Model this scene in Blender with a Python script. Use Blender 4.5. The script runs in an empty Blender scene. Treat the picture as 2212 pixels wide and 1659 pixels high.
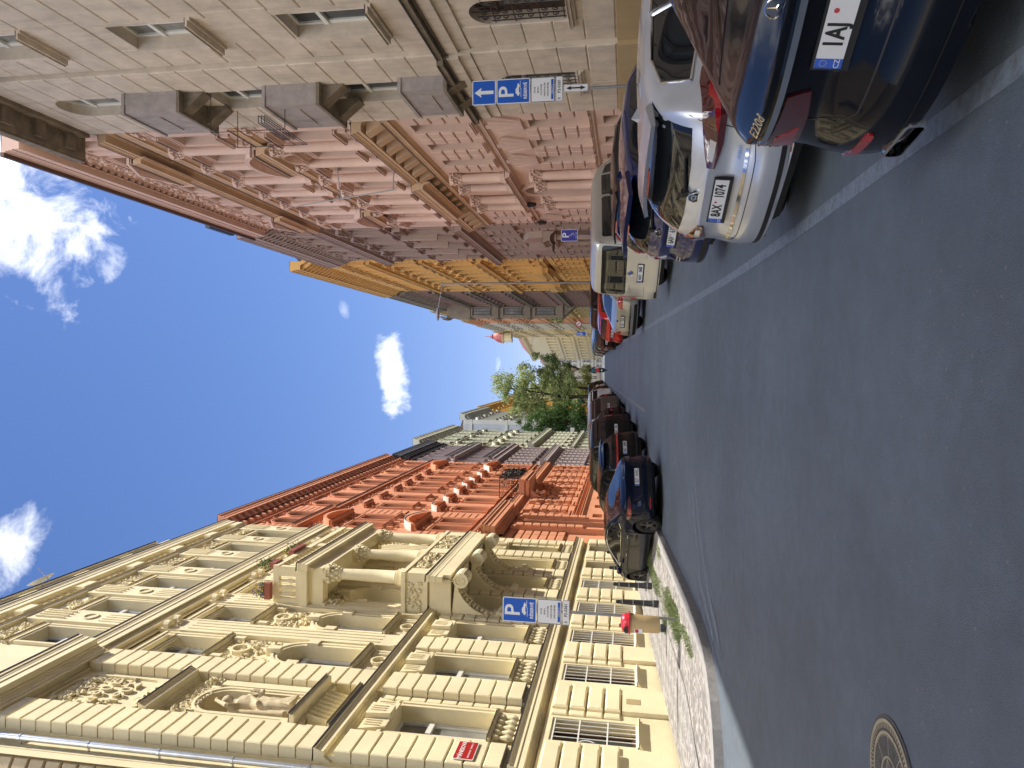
import bpy, bmesh, math, random
import numpy as np
from mathutils import Vector, Matrix
from mathutils.bvhtree import BVHTree
R = math.radians; PI = math.pi
random.seed(7)
SC = bpy.context.scene
COL = SC.collection

# ---------------- camera (the eye is the origin: z = 0 is eye height, the street rises away from it) ----------------
def _n(v): v = np.array(v, float); return v / np.linalg.norm(v)
_Z = _n([129.5, 9350, -1533.]); _Y = np.array([39.5, -249, -1533.]); _Y = _n(_Y - _Y.dot(_Z) * _Z); _X = np.cross(_Y, _Z)
_M = np.stack([_X, _Y, _Z], 1)            # world -> upright camera
r_, u_, b_ = _M[0], _M[1], _M[2]          # upright camera axes in the world
cam = bpy.data.objects.new("camera", bpy.data.cameras.new("camera")); COL.objects.link(cam)
cam.matrix_world = Matrix(((-u_[0], r_[0], b_[0], 0), (-u_[1], r_[1], b_[1], 0), (-u_[2], r_[2], b_[2], 0), (0, 0, 0, 1)))
cam.data.sensor_width = 36; cam.data.lens = 36 * 1533 / 2212
cam.data.clip_start = 0.05; cam.data.clip_end = 6000
SC.camera = cam

# ---------------- sun, sky with clouds, exposure ----------------
SUN_EL, SUN_AZ = R(60), R(17)             # azimuth turned from +X towards +Y
sdir = Vector((math.cos(SUN_EL) * math.cos(SUN_AZ), math.cos(SUN_EL) * math.sin(SUN_AZ), math.sin(SUN_EL)))
sl = bpy.data.lights.new("sun", 'SUN'); sl.energy = 3.0; sl.angle = R(0.53); sl.color = (1, .93, .82)
so = bpy.data.objects.new("sun", sl); COL.objects.link(so); so.rotation_euler = sdir.to_track_quat('Z', 'Y').to_euler()
W = bpy.data.worlds.new("World"); SC.world = W; W.use_nodes = True
wn, wl = W.node_tree.nodes, W.node_tree.links
bg = wn["Background"]; bg.inputs[1].default_value = 0.07
sky = wn.new("ShaderNodeTexSky"); sky.sky_type = 'NISHITA'; sky.sun_disc = False
sky.sun_elevation = SUN_EL; sky.sun_rotation = math.atan2(sdir.x, sdir.y); sky.altitude = 300; sky.air_density = 1.15; sky.dust_density = .25; sky.ozone_density = 3.0
tc = wn.new("ShaderNodeTexCoord")
def wmath(op, a, b=None, clamp=False):
    n = wn.new("ShaderNodeMath"); n.operation = op; n.use_clamp = clamp
    for i, v in enumerate((a, b)):
        if v is None: continue
        if isinstance(v, (int, float)): n.inputs[i].default_value = v
        else: wl.new(v, n.inputs[i])
    return n.outputs[0]
noi = wn.new("ShaderNodeTexNoise"); noi.inputs['Scale'].default_value = 17; noi.inputs['Detail'].default_value = 9; noi.inputs['Roughness'].default_value = .62; noi.inputs['Distortion'].default_value = .35
wl.new(tc.outputs['Generated'], noi.inputs['Vector'])
def cloud(d, a, la, lb, dens):            # an elliptical bank of cloud around direction d, long axis a
    d = Vector(d).normalized(); a = Vector(a); a = (a - a.dot(d) * d).normalized(); b = d.cross(a)
    outs = []
    for ax, l in ((a, la), (b, lb)):
        n = wn.new("ShaderNodeVectorMath"); n.operation = 'DOT_PRODUCT'; wl.new(tc.outputs['Generated'], n.inputs[0]); n.inputs[1].default_value = ax
        outs.append(wmath('POWER', wmath('ABSOLUTE', wmath('DIVIDE', n.outputs['Value'], l)), 2.0))
    n = wn.new("ShaderNodeVectorMath"); n.operation = 'DOT_PRODUCT'; wl.new(tc.outputs['Generated'], n.inputs[0]); n.inputs[1].default_value = d
    front = wmath('GREATER_THAN', n.outputs['Value'], 0.2)
    m = wmath('SUBTRACT', 1.0, wmath('ADD', outs[0], outs[1]))
    m = wmath('ADD', wmath('MULTIPLY', m, .55), wmath('MULTIPLY', wmath('SUBTRACT', noi.outputs['Fac'], .5), 3.4))
    m = wmath('MULTIPLY', wmath('MULTIPLY', wmath('POWER', wmath('MULTIPLY', m, 1.25, True), 1.3), dens, True), front)
    return m
def pixdir(x, y):                          # direction seen at a point of the picture (2212 wide)
    v = np.array([829.5 - y, 1106 - x, -1533.]); return Vector(_M.T @ v).normalized()
CL = [(pixdir(40, 470), pixdir(180, 540) - pixdir(0, 400), .105, .075, 1.0), (pixdir(20, 1190), pixdir(60, 1190) - pixdir(0, 1170), .035, .05, .75),
      (pixdir(848, 805), pixdir(860, 880) - pixdir(835, 720), .066, .022, .95), (pixdir(1075, 785), pixdir(1075, 800) - pixdir(1075, 765), .016, .006, .5),
      (pixdir(745, 665), pixdir(745, 680) - pixdir(742, 660), .012, .008, .3),
      ]
HI = [(Vector((-.28, -.62, .73)), Vector((1, .1, .3)), .62, .40, 1.0), (Vector((.25, -.75, .6)), Vector((1, 0, .1)), .45, .25, 1.0), (Vector((-.75, -.1, .62)), Vector((.1, 1, .1)), .22, .16, 1.0)]
def bank(L_):
    mx = None
    for c in L_:
        o = cloud(*c); mx = o if mx is None else wmath('MAXIMUM', mx, o)
    return mx
mx = bank(CL); mh_ = bank(HI)      # HI: unseen bright clouds, added behind and above the camera to fill the street's shade
hs = wn.new("ShaderNodeHueSaturation"); hs.inputs['Saturation'].default_value = 1.2; hs.inputs['Value'].default_value = 1.0; wl.new(sky.outputs[0], hs.inputs['Color'])
tint = wn.new("ShaderNodeMixRGB"); tint.blend_type = 'MULTIPLY'; tint.inputs[0].default_value = 1; wl.new(hs.outputs[0], tint.inputs[1]); tint.inputs[2].default_value = (1.16, .9, .98, 1)
mixc = wn.new("ShaderNodeMixRGB"); wl.new(mx, mixc.inputs[0]); wl.new(tint.outputs[0], mixc.inputs[1]); mixc.inputs[2].default_value = (9.8, 10.0, 10.6, 1)
mix2 = wn.new("ShaderNodeMixRGB"); wl.new(mh_, mix2.inputs[0]); wl.new(mixc.outputs[0], mix2.inputs[1]); mix2.inputs[2].default_value = (54, 52, 50, 1)
wl.new(mix2.outputs[0], bg.inputs[0])
SC.view_settings.view_transform = 'Standard'; SC.view_settings.look = 'None'; SC.view_settings.gamma = 1; SC.view_settings.exposure = 1.25
SC.cycles.max_bounces = 7; SC.cycles.diffuse_bounces = 4; SC.cycles.glossy_bounces = 4; SC.cycles.transparent_max_bounces = 8
SC.cycles.sample_clamp_indirect = 6; SC.cycles.caustics_reflective = False; SC.cycles.caustics_refractive = False

# ---------------- materials ----------------
MATS = {}
def mat(name, col, rough=.8, metal=0, spec=.5, var=.0, vscale=2.0, stain=0, bump=0, bscale=30, coat=0, vr=None, emit=0, trans=0, alpha=1):
    if name in MATS: return MATS[name]
    m = bpy.data.materials.new(name); m.use_nodes = True; MATS[name] = m
    nt = m.node_tree; N, L = nt.nodes, nt.links; p = N["Principled BSDF"]
    p.inputs['Base Color'].default_value = (*col, 1); p.inputs['Roughness'].default_value = rough; p.inputs['Metallic'].default_value = metal
    p.inputs['Specular IOR Level'].default_value = spec; p.inputs['Coat Weight'].default_value = coat; p.inputs['Coat Roughness'].default_value = .03
    if trans: p.inputs['Transmission Weight'].default_value = trans
    if emit: p.inputs['Emission Color'].default_value = (*col, 1); p.inputs['Emission Strength'].default_value = emit
    if var or stain or bump:
        t = N.new("ShaderNodeTexCoord"); ge = N.new("ShaderNodeNewGeometry")
        src = ge.outputs['Position']
    out = None
    if var:
        n = N.new("ShaderNodeTexNoise"); n.inputs['Scale'].default_value = vscale; n.inputs['Detail'].default_value = 6; n.inputs['Roughness'].default_value = .65; L.new(src, n.inputs['Vector'])
        r = N.new("ShaderNodeMapRange"); r.inputs['From Min'].default_value = .3; r.inputs['From Max'].default_value = .7; r.inputs['To Min'].default_value = 1 - var; r.inputs['To Max'].default_value = 1 + var; L.new(n.outputs['Fac'], r.inputs['Value'])
        mu = N.new("ShaderNodeMixRGB"); mu.blend_type = 'MULTIPLY'; mu.inputs[0].default_value = 1; mu.inputs[1].default_value = (*col, 1); L.new(r.outputs[0], mu.inputs[2]); out = mu.outputs[0]
        if vr is not None:
            rr = N.new("ShaderNodeMapRange"); rr.inputs['To Min'].default_value = rough - vr; rr.inputs['To Max'].default_value = rough + vr; L.new(n.outputs['Fac'], rr.inputs['Value']); L.new(rr.outputs[0], p.inputs['Roughness'])
    if stain:
        mp = N.new("ShaderNodeMapping"); mp.inputs['Scale'].default_value = (1.6, 1.6, .22); L.new(src, mp.inputs[0])
        n = N.new("ShaderNodeTexNoise"); n.inputs['Scale'].default_value = 1.7; n.inputs['Detail'].default_value = 8; n.inputs['Roughness'].default_value = .7; L.new(mp.outputs[0], n.inputs['Vector'])
        r = N.new("ShaderNodeMapRange"); r.inputs['From Min'].default_value = .5; r.inputs['From Max'].default_value = .78; r.inputs['To Min'].default_value = 0; r.inputs['To Max'].default_value = stain; L.new(n.outputs['Fac'], r.inputs['Value'])
        mu = N.new("ShaderNodeMixRGB"); L.new(r.outputs[0], mu.inputs[0]); mu.inputs[2].default_value = (col[0] * .42 + .01, col[1] * .42 + .01, col[2] * .45 + .01, 1)
        if out: L.new(out, mu.inputs[1])
        else: mu.inputs[1].default_value = (*col, 1)
        out = mu.outputs[0]
    if out: L.new(out, p.inputs['Base Color'])
    if bump:
        n = N.new("ShaderNodeTexNoise"); n.inputs['Scale'].default_value = bscale; n.inputs['Detail'].default_value = 5; L.new(src, n.inputs['Vector'])
        b = N.new("ShaderNodeBump"); b.inputs['Strength'].default_value = bump; b.inputs['Distance'].default_value = .02; L.new(n.outputs['Fac'], b.inputs['Height']); L.new(b.outputs[0], p.inputs['Normal'])
    return m
def plaster(name, col, var=.07, stain=.22, bump=.25): return mat(name, col, .85, spec=.25, var=var, vscale=.9, stain=stain, bump=bump, bscale=24)

# ---------------- street profile ----------------
_ys = np.arange(-60, 1300, .25)
_slp = np.interp(_ys, [-60, 6, 12, 40, 100, 1300], [.012, .012, .062, .062, .034, .0325])
_gz = np.cumsum(_slp) * .25; _gz = _gz - np.interp(0, _ys, _gz) - 1.6
def G(y): return float(np.interp(y, _ys, _gz))

# ---------------- mesh builder and tags ----------------
def tag(o, label=None, cat=None, group=None, kind=None):
    if label: o['label'] = label
    if cat: o['category'] = cat
    if group: o['group'] = group
    if kind: o['kind'] = kind
    return o
def empty(name, loc=(0, 0, 0), rz=0, label=None, cat=None, group=None, kind=None):
    o = bpy.data.objects.new(name, None); o.empty_display_size = .3; COL.objects.link(o); o.location = loc; o.rotation_euler = (0, 0, rz)
    return tag(o, label, cat, group, kind)
def copy_tree(o, parent=None):
    c = o.copy(); COL.objects.link(c); c.parent = parent
    for ch in list(o.children): copy_tree(ch, c)
    return c
def link(name, me, parent=None, loc=None, rz=0):
    o = bpy.data.objects.new(name, me); COL.objects.link(o); o.parent = parent
    if loc is not None: o.location = loc
    if rz: o.rotation_euler = (0, 0, rz)
    return o
class MB:
    def __init__(s, xf=None): s.v = []; s.f = []; s.xf = xf or (lambda a, b, c: (a, b, c))
    def add(s, vs, fs):
        n = len(s.v); s.v += [s.xf(*p) for p in vs]; s.f += [tuple(i + n for i in f) for f in fs]
    def quad(s, a, b, c, d): s.add([a, b, c, d], [(0, 1, 2, 3)])
    _k = 0
    def eps(s): MB._k = (MB._k + 1) % 11; return .0004 + MB._k * .0003      # keeps flush faces of neighbouring pieces off one plane
    def box(s, x0, x1, y0, y1, z0, z1):
        e = s.eps() if min(abs(x1 - x0), abs(y1 - y0), abs(z1 - z0)) > .03 else 0; x0 -= e; x1 += e; y0 -= e; y1 += e; z0 -= e; z1 += e
        s.add([(x0, y0, z0), (x1, y0, z0), (x1, y1, z0), (x0, y1, z0), (x0, y0, z1), (x1, y0, z1), (x1, y1, z1), (x0, y1, z1)],
              [(0, 3, 2, 1), (4, 5, 6, 7), (0, 1, 5, 4), (1, 2, 6, 5), (2, 3, 7, 6), (3, 0, 4, 7)])
    def block(s, s0, s1, z0, z1, t0, t1, c=.03):   # a dressed stone block standing out from a wall
        s.add([(s0, t0, z0), (s1, t0, z0), (s1, t0, z1), (s0, t0, z1), (s0, t1 - c, z0), (s1, t1 - c, z0), (s1, t1 - c, z1), (s0, t1 - c, z1),
               (s0 + c, t1, z0 + c), (s1 - c, t1, z0 + c), (s1 - c, t1, z1 - c), (s0 + c, t1, z1 - c)],
              [(0, 1, 5, 4), (1, 2, 6, 5), (2, 3, 7, 6), (3, 0, 4, 7), (4, 5, 9, 8), (5, 6, 10, 9), (6, 7, 11, 10), (7, 4, 8, 11), (8, 9, 10, 11)])
    def run(s, prof, s0, s1, ret=0):               # profile of (t, z) swept along the wall; ret = mitre the ends back to the wall
        n = len(prof); tmin = min(p[0] for p in prof); e = s.eps(); s0 -= e; s1 += e
        a = [(s0 + (0 if not ret else -(t - tmin)) * 1.0, t, z) for t, z in prof]; b = [(s1 + (0 if not ret else (t - tmin)), t, z) for t, z in prof]
        f = [(i, i + 1, n + i + 1, n + i) for i in range(n - 1)]
        s.add(a + b, f)
        if ret:
            for e, q in ((s0, a), (s1, b)):
                bk = [(e_, tmin, z) for (e_, t, z) in [(p[0], p[1], p[2]) for p in q]]
                s.add(q + bk, [(i, i + 1, n + i + 1, n + i) for i in range(n - 1)])
        else:
            s.add(a, [tuple(range(n))]); s.add(b, [tuple(range(n))])
    def prism(s, out, t0, t1):                      # outline of (s, z) pushed out from t0 to t1
        t1 += s.eps(); n = len(out); s.add([(p[0], t0, p[1]) for p in out] + [(p[0], t1, p[1]) for p in out],
                            [tuple(range(n)), tuple(range(n, 2 * n))] + [(i, (i + 1) % n, n + (i + 1) % n, n + i) for i in range(n)])
    def strip(s, inner, outer, t0, t1):             # closed band between two polylines of (s, z)
        t1 += s.eps(); n = len(inner)
        v = [(p[0], t0, p[1]) for p in inner] + [(p[0], t0, p[1]) for p in outer] + [(p[0], t1, p[1]) for p in inner] + [(p[0], t1, p[1]) for p in outer]
        f = []
        for i in range(n - 1):
            f += [(2 * n + i, 2 * n + i + 1, 3 * n + i + 1, 3 * n + i), (i, i + 1, 2 * n + i + 1, 2 * n + i), (n + i, n + i + 1, 3 * n + i + 1, 3 * n + i)]
        f += [(0, n, 3 * n, 2 * n), (n - 1, 2 * n - 1, 4 * n - 1, 3 * n - 1)]
        s.add(v, f)
    def lathe(s, cx, cy, prof, n=12, a0=0, a1=2 * PI, cap=False):
        full = abs(a1 - a0 - 2 * PI) < 1e-6; m = n if full else n + 1
        v = [(cx + r * math.cos(a0 + (a1 - a0) * i / n), cy + r * math.sin(a0 + (a1 - a0) * i / n), z) for r, z in prof for i in range(m)]
        f = []
        for j in range(len(prof) - 1):
            for i in range(n if full else n):
                i2 = (i + 1) % m if full else i + 1
                f.append((j * m + i, j * m + i2, (j + 1) * m + i2, (j + 1) * m + i))
        if cap: f += [tuple(range(m)), tuple(range((len(prof) - 1) * m, len(prof) * m))]
        s.add(v, f)
    def tube(s, p0, p1, r0, r1=None, n=8, cap=True):
        r1 = r0 if r1 is None else r1; a = Vector(p0); b = Vector(p1); d = (b - a).normalized()
        u = d.orthogonal().normalized(); w = d.cross(u)
        v = [tuple(q + (u * math.cos(2 * PI * i / n) + w * math.sin(2 * PI * i / n)) * r) for q, r in ((a, r0), (b, r1)) for i in range(n)]
        f = [(i, (i + 1) % n, n + (i + 1) % n, n + i) for i in range(n)]
        if cap: f += [tuple(range(n)), tuple(range(n, 2 * n))]
        s.add(v, f)
    def path(s, pts, r, n=6):
        for a, b in zip(pts, pts[1:]): s.tube(a, b, r, r, n)
    def blob(s, c, r, jit=.3, rng=random):          # small lumpy bit of stucco ornament
        V = [(0, 0, 1), (0, 0, -1), (1, 0, 0), (-1, 0, 0), (0, 1, 0), (0, -1, 0), (.6, .6, .55), (-.6, .6, .55), (.6, .6, -.55), (-.6, .6, -.55)]
        F = [(0, 2, 6), (0, 6, 7), (0, 7, 3), (0, 3, 5), (0, 5, 2), (6, 4, 7), (6, 2, 8), (6, 8, 4), (7, 4, 9), (7, 9, 3), (4, 8, 9), (1, 8, 2), (1, 9, 8), (1, 3, 9), (1, 5, 3), (1, 2, 5)]
        a = rng.random() * PI; ca, sa = math.cos(a), math.sin(a)
        vs = []
        for x, y, z in V:
            k = 1 + (rng.random() - .5) * jit * 2
            x, z = x * ca - z * sa, x * sa + z * ca
            vs.append((c[0] + x * r[0] * k, c[1] + y * r[1] * k, c[2] + z * r[2] * k))
        s.add(vs, F)
    def build(s, name, material, parent=None, smooth=False, tri=False):
        me = bpy.data.meshes.new(name); me.from_pydata(s.v, [], s.f); me.validate(); me.materials.append(material)
        if smooth:
            for p in me.polygons: p.use_smooth = True
            try: me.set_sharp_from_angle(angle=R(40))
            except Exception: pass
        return link(name, me, parent)
def relief(mb, s0, s1, z0, z1, t, n, r=.06, depth=.05, seed=1, sym=True):
    g = random.Random(seed); m = n // 2 if sym else n; c = (s0 + s1) / 2
    for i in range(m):
        x = g.uniform(0, (s1 - s0) / 2) if sym else g.uniform(s0, s1); z = g.uniform(z0, z1); rr = r * g.uniform(.5, 1.35); e = g.uniform(.5, 1.8)
        for sg in ((-1, 1) if sym else (1,)):
            mb.blob((c + sg * x if sym else x, t, z), (rr * e, depth * g.uniform(.6, 1.4), rr / e), .3, g)
    for i in range(m // 3):      # curling stems
        x = g.uniform(.15, .9) * (s1 - s0) / 2; z = g.uniform(z0, z1); rr = r * g.uniform(1.2, 2.2); a0 = g.uniform(0, 6)
        for sg in (-1, 1):
            cc = c + sg * x
            p = [(cc + sg * rr * (1 - k * .09) * math.cos(a0 + k * .7), t + .015, z + rr * (1 - k * .09) * math.sin(a0 + k * .7)) for k in range(8)]
            for a, b in zip(p, p[1:]): mb.tube(a, b, r * .22, n=4, cap=False)
def arc(cx, cz, r, a0, a1, n): return [(cx + r * math.cos(a0 + (a1 - a0) * i / n), cz + r * math.sin(a0 + (a1 - a0) * i / n)) for i in range(n + 1)]
# ---------------- facade kit: every house is worked out in (s along the street, t out of the wall, z up) ----------------
GLASS = mat("window_glass", (.035, .045, .055), .04, spec=.9, var=.35, vscale=.35)
GLASS2 = mat("window_glass_curtained", (.20, .20, .19), .09, spec=.9, var=.4, vscale=1.3)
FRAME_W = mat("white_window_frame", (.72, .72, .68), .45)
FRAME_D = mat("brown_window_frame", (.10, .055, .035), .5)
LEAD = mat("lead_flashing", (.055, .055, .06), .45, metal=.4, var=.2)
ROOFM = mat("roof_sheet", (.16, .10, .08), .6, var=.2, vscale=3)
ZINC = mat("zinc_pipe", (.50, .53, .56), .32, metal=.8, var=.12, vscale=5)
IRON = mat("wrought_iron", (.018, .018, .02), .45, spec=.5)
_wc = {}
class Fac:
    def __init__(s, name, label, side, P, s0, s1, z0, z1, m, group=None, cat='building', depth=11):
        s.side, s.P, s.s0, s.s1, s.z0, s.z1, s.m = side, P, s0, s1, z0, z1, m
        s.o = (side * P, s0, z0); s.root = empty(name, s.o, 0, label, cat, group)
        s.holes = []; s.depth = depth; s.mbs = {}; s.idx = {}; s.split = True
    def xf(s, a, b, c): return (s.side * (s.P - b) - s.o[0], a - s.o[1], c - s.o[2])
    def mb(s): return MB(s.xf)
    def g(s, name, m=None, smooth=False):         # the named part of this house, filled bit by bit
        k = (name, (m or s.m).name, smooth, s.idx.get(name, 0))
        if k not in s.mbs: s.mbs[k] = (s.mb(), m or s.m, smooth)
        return s.mbs[k][0]
    def new(s, name):
        if s.split: s.idx[name] = s.idx.get(name, 0) + 1
    def loc(s, a, b, c): return s.xf(a, b, c)
    def hole(s, c, z, w, h, arch=0, depth=.28): s.holes.append((c - w / 2, c + w / 2, z, z + h, arch, depth))
    def window(s, c, z, w, h, arch=0, depth=.28, frame=None, glass=None, bars=(1, 1), hole=True, t=0, style='', lift=0):
        if hole: s.hole(c, z, w, h, arch, depth)
        frame = frame or FRAME_W; glass = glass or (GLASS2 if random.random() < .35 else GLASS)
        k = (s.side, round(w, 2), round(h, 2), arch, frame.name, bars, style)
        if k not in _wc:
            X = lambda a, b, c_: (-s.side * b, a, c_)
            f = MB(X); fw = .065; x = w / 2; zs = h - (w / 2 if arch else 0)
            f.box(-x, -x + fw, -.06, .02, 0, zs); f.box(x - fw, x, -.06, .02, 0, zs); f.box(-x, x, -.06, .02, 0, fw)
            if arch: f.strip(arc(0, zs, x - fw, 0, PI, 12), arc(0, zs, x, 0, PI, 12), -.06, .02)
            else: f.box(-x, x, -.06, .02, h - fw, h)
            tz = zs if arch else h * .66
            if bars[1]: f.box(-x, x, -.05, .055, tz - .055, tz + .055)
            for i in range(bars[0]):
                bx = -x + w * (i + 1) / (bars[0] + 1); f.box(bx - .045, bx + .045, -.05, .04, 0, h - fw)
            if not style:
                for sg in (-1, 1):   # casement rails
                    f.box(sg * .05 if sg > 0 else -x + fw, x - fw if sg > 0 else -.05, -.055, .008, fw, fw + .07)
                    for e in (.05, x - fw - .05): f.box(min(sg * e, sg * (e + .05)), max(sg * e, sg * (e + .05)), -.055, .008, fw, tz)
            p = MB(X)
            if arch: p.prism([(-x, 0), (x, 0)] + arc(0, zs, x, 0, PI, 12), -.05, -.035)
            else: p.box(-x, x, -.05, -.035, 0, h)
            fo = f.build('window', frame); po = p.build('pane', glass); fm, pm = fo.data, po.data
            bpy.data.objects.remove(fo); bpy.data.objects.remove(po); _wc[k] = (fm, pm, {})
        fm, pm, alt = _wc[k]
        o = link('window', fm, s.root, s.loc(c, t - depth, z))
        if glass.name not in alt:
            q = pm.copy(); q.materials.clear(); q.materials.append(glass); alt[glass.name] = q
        link('pane', alt[glass.name], o)
        return o
    def wall(s, t=0, holes=None, z0=None, z1=None, s0=None, s1=None, name='wall'):
        z0 = s.z0 - 1.5 if z0 is None else z0; z1 = s.z1 if z1 is None else z1; s0 = s.s0 if s0 is None else s0; s1 = s.s1 if s1 is None else s1
        H = s.holes if holes is None else holes; m = s.g(name)
        H = [h for h in H if h[0] < s1 and h[1] > s0 and h[2] < z1 and h[3] > z0]
        zs = sorted({z0, z1} | {min(max(v, z0), z1) for h in H for v in h[2:4]})
        for a, b in zip(zs, zs[1:]):
            if b - a < 1e-4: continue
            zc = (a + b) / 2; row = sorted([(h[0], h[1]) for h in H if h[2] < zc < h[3]]); x = s0
            for h0, h1 in row + [(s1, s1)]:
                if h0 > x + 1e-4: m.quad((x, t, a), (h0, t, a), (h0, t, b), (x, t, b))
                x = max(x, h1)
        for (a, b, c, d, ar, dp) in H:
            if ar:
                r = (b - a) / 2; zc = d - r; cx = (a + b) / 2; A = arc(cx, zc, r, 0, PI, 12)
                m.quad((a, t, c), (a, t - dp, c), (a, t - dp, zc), (a, t, zc)); m.quad((b, t, c), (b, t - dp, c), (b, t - dp, zc), (b, t, zc))
                for p, q in zip(A, A[1:]): m.quad((p[0], t, p[1]), (q[0], t, q[1]), (q[0], t - dp, q[1]), (p[0], t - dp, p[1]))
                m.add([(p[0], t, p[1]) for p in A[:7]] + [(b, t, d)], [tuple(range(8))])
                m.add([(p[0], t, p[1]) for p in A[6:]] + [(a, t, d)], [tuple(range(8))])
            else:
                m.quad((a, t, c), (a, t - dp, c), (a, t - dp, d), (a, t, d)); m.quad((b, t, c), (b, t - dp, c), (b, t - dp, d), (b, t, d)); m.quad((a, t, d), (b, t, d), (b, t - dp, d), (a, t - dp, d))
            m.quad((a, t, c), (b, t, c), (b, t - dp, c), (a, t - dp, c))
    def body(s, rooftop=2.6, roofm=None, inset=.3, sidem=None):
        b = s.g('side_wall', sidem); D = s.depth; z0 = s.z0 - 1.5
        for e in (s.s0, s.s1): b.quad((e, 0, z0), (e, -D, z0), (e, -D, s.z1), (e, 0, s.z1))
        b.quad((s.s0, -D, z0), (s.s1, -D, z0), (s.s1, -D, s.z1), (s.s0, -D, s.z1))
        r = s.g('roof', roofm or ROOFM); zt = s.z1 + rooftop
        r.add([(s.s0, inset, s.z1 + .02), (s.s1, inset, s.z1 + .02), (s.s1, -D * .35, zt), (s.s0, -D * .35, zt), (s.s0, -D, s.z1 + .02), (s.s1, -D, s.z1 + .02)],
              [(0, 1, 2, 3), (3, 2, 5, 4), (0, 3, 4), (1, 5, 2)])
    def cornice(s, z0, z1, proj, s0=None, s1=None, steps=3, name='cornice', dent=0, mod=0, ret=0, t=0, flash=True, m=None):
        if steps == 3: steps = 4
        s0 = s.s0 if s0 is None else s0; s1 = s.s1 if s1 is None else s1; h = z1 - z0
        fr = [(.4, .5), (.95, .9), (1.0, 1.0)] if steps <= 2 else [(.1, .1), (.2, .2), (.3, .3), (.4, .36), (.84, .62), (.9, .74), (.96, .86), (1.02, 1.0)]
        P = [(t, z0)]; zl = z0
        for k_, (a, e_) in enumerate(fr):
            if steps > 2 and k_ in (2, 6): P += [(t + proj * (a - .03), zl + h * .02), (t + proj * a, z0 + h * e_)]       # a cyma instead of a square step
            else: P += [(t + proj * a, zl), (t + proj * a, z0 + h * e_ - .002)]
            zl = z0 + h * e_
        P[-1] = (P[-1][0], z1 - .01); P.append((t, z1 - .01))
        s.g(name, m).run(P, s0, s1, ret)
        top = s.g('flashing', LEAD) if flash else s.g(name, m)
        e = (proj + .03) if ret else 0
        top.quad((s0 - e, t - .02, z1 + .03), (s1 + e, t - .02, z1 + .03), (s1 + e, t + proj + .03, z1), (s0 - e, t + proj + .03, z1))
        if flash: top.quad((s0 - e, t + proj + .032, z1), (s1 + e, t + proj + .032, z1), (s1 + e, t + proj + .032, z1 - .025), (s0 - e, t + proj + .032, z1 - .025))
        if dent:
            k = s.g('dentil'); n = int((s1 - s0) / dent)
            for i in range(n):
                a = s0 + (i + .25) * (s1 - s0) / n; k.box(a, a + dent * .5, t, t + proj * .42, z0 + h * .12, z0 + h * .38)
        if mod:
            k = s.g('modillion', m); n = max(1, int((s1 - s0) / mod))
            for i in range(n):
                a = s0 + (i + .5) * (s1 - s0) / n; w = mod * .16; s.new('modillion'); k = s.g('modillion', m)
                k.add([(a - w, t, z0 - h * .35), (a + w, t, z0 - h * .35), (a + w, t, z0 + h * .42), (a - w, t, z0 + h * .42),
                       (a - w, t + proj * .45, z0 - h * .05), (a + w, t + proj * .45, z0 - h * .05), (a + w, t + proj * .85, z0 + h * .42), (a - w, t + proj * .85, z0 + h * .42)],
                      [(0, 1, 5, 4), (4, 5, 6, 7), (0, 4, 7, 3), (1, 2, 6, 5), (2, 3, 7, 6)])
    def surround(s, c, z, w, h, b=.16, t=.07, arch=0, t0=0, name='window_surround'):
        s.new(name); m = s.g(name); x = w / 2
        zs = z + h - (x if arch else 0)
        for sg in (-1, 1):
            a, e = sorted((c + sg * x, c + sg * (x + b))); m.box(a, e, t0, t0 + t, z, zs)
            a, e = sorted((c + sg * (x + b * .62), c + sg * (x + b + .02))); m.box(a, e, t0, t0 + t + .03, z, zs)
        if arch:
            m.strip(arc(c, zs, x, 0, PI, 14), arc(c, zs, x + b, 0, PI, 14), t0, t0 + t); m.strip(arc(c, zs, x + b * .62, 0, PI, 14), arc(c, zs, x + b + .02, 0, PI, 14), t0, t0 + t + .03)
        else:
            m.box(c - x - b, c + x + b, t0, t0 + t, z + h, z + h + b); m.box(c - x - b - .02, c + x + b + .02, t0, t0 + t + .03, z + h + b * .62, z + h + b + .02)
    def sill(s, c, z, w, proj=.2, h=.12, t=0, br=True, name='sill'):
        s.new(name); s.cornice(z - h, z, proj, c - w / 2, c + w / 2, 2, name, ret=0, t=t, flash=False)
        if br:
            m = s.g(name)
            for sg in (-1, 1):
                a = c + sg * (w / 2 - .14); m.box(a - .07, a + .07, t, t + proj * .7, z - h - .3, z - h)
    def pediment(s, c, z, w, kind='tri', proj=.25, h=.5, t=0, orn=0):
        s.new('pediment'); x = w / 2; s.cornice(z, z + .14, proj, c - x, c + x, 2, 'pediment', t=t, flash=(kind == 'flat'))
        m = s.g('pediment')
        if kind == 'tri':
            m.prism([(c - x, z + .13), (c + x, z + .13), (c, z + h)], t, t + .06)
            for sg in (-1, 1): m.prism([(c + sg * (x + .03), z + .13), (c + sg * (x + .03), z + .25), (c, z + h + .13), (c, z + h)], t, t + proj)
        elif kind in ('seg', 'round'):
            rr = x if kind == 'round' else (x * x + h * h) / (2 * h); cz = z + .13 + (0 if kind == 'round' else h - rr); a0 = 0 if kind == 'round' else math.asin((rr - h) / rr)
            A = arc(c, cz, rr - .06, a0, PI - a0, 14); B = arc(c, cz, rr + .09, a0, PI - a0, 14)
            m.strip(A, B, t, t + proj); m.prism(A, t, t + .05)
        if orn: relief(s.g('ornament'), c - x * .7, c + x * .7, z + .18, z + h * .8, t + .08, orn, .05, .06, int(c * 7) + 3)
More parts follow.
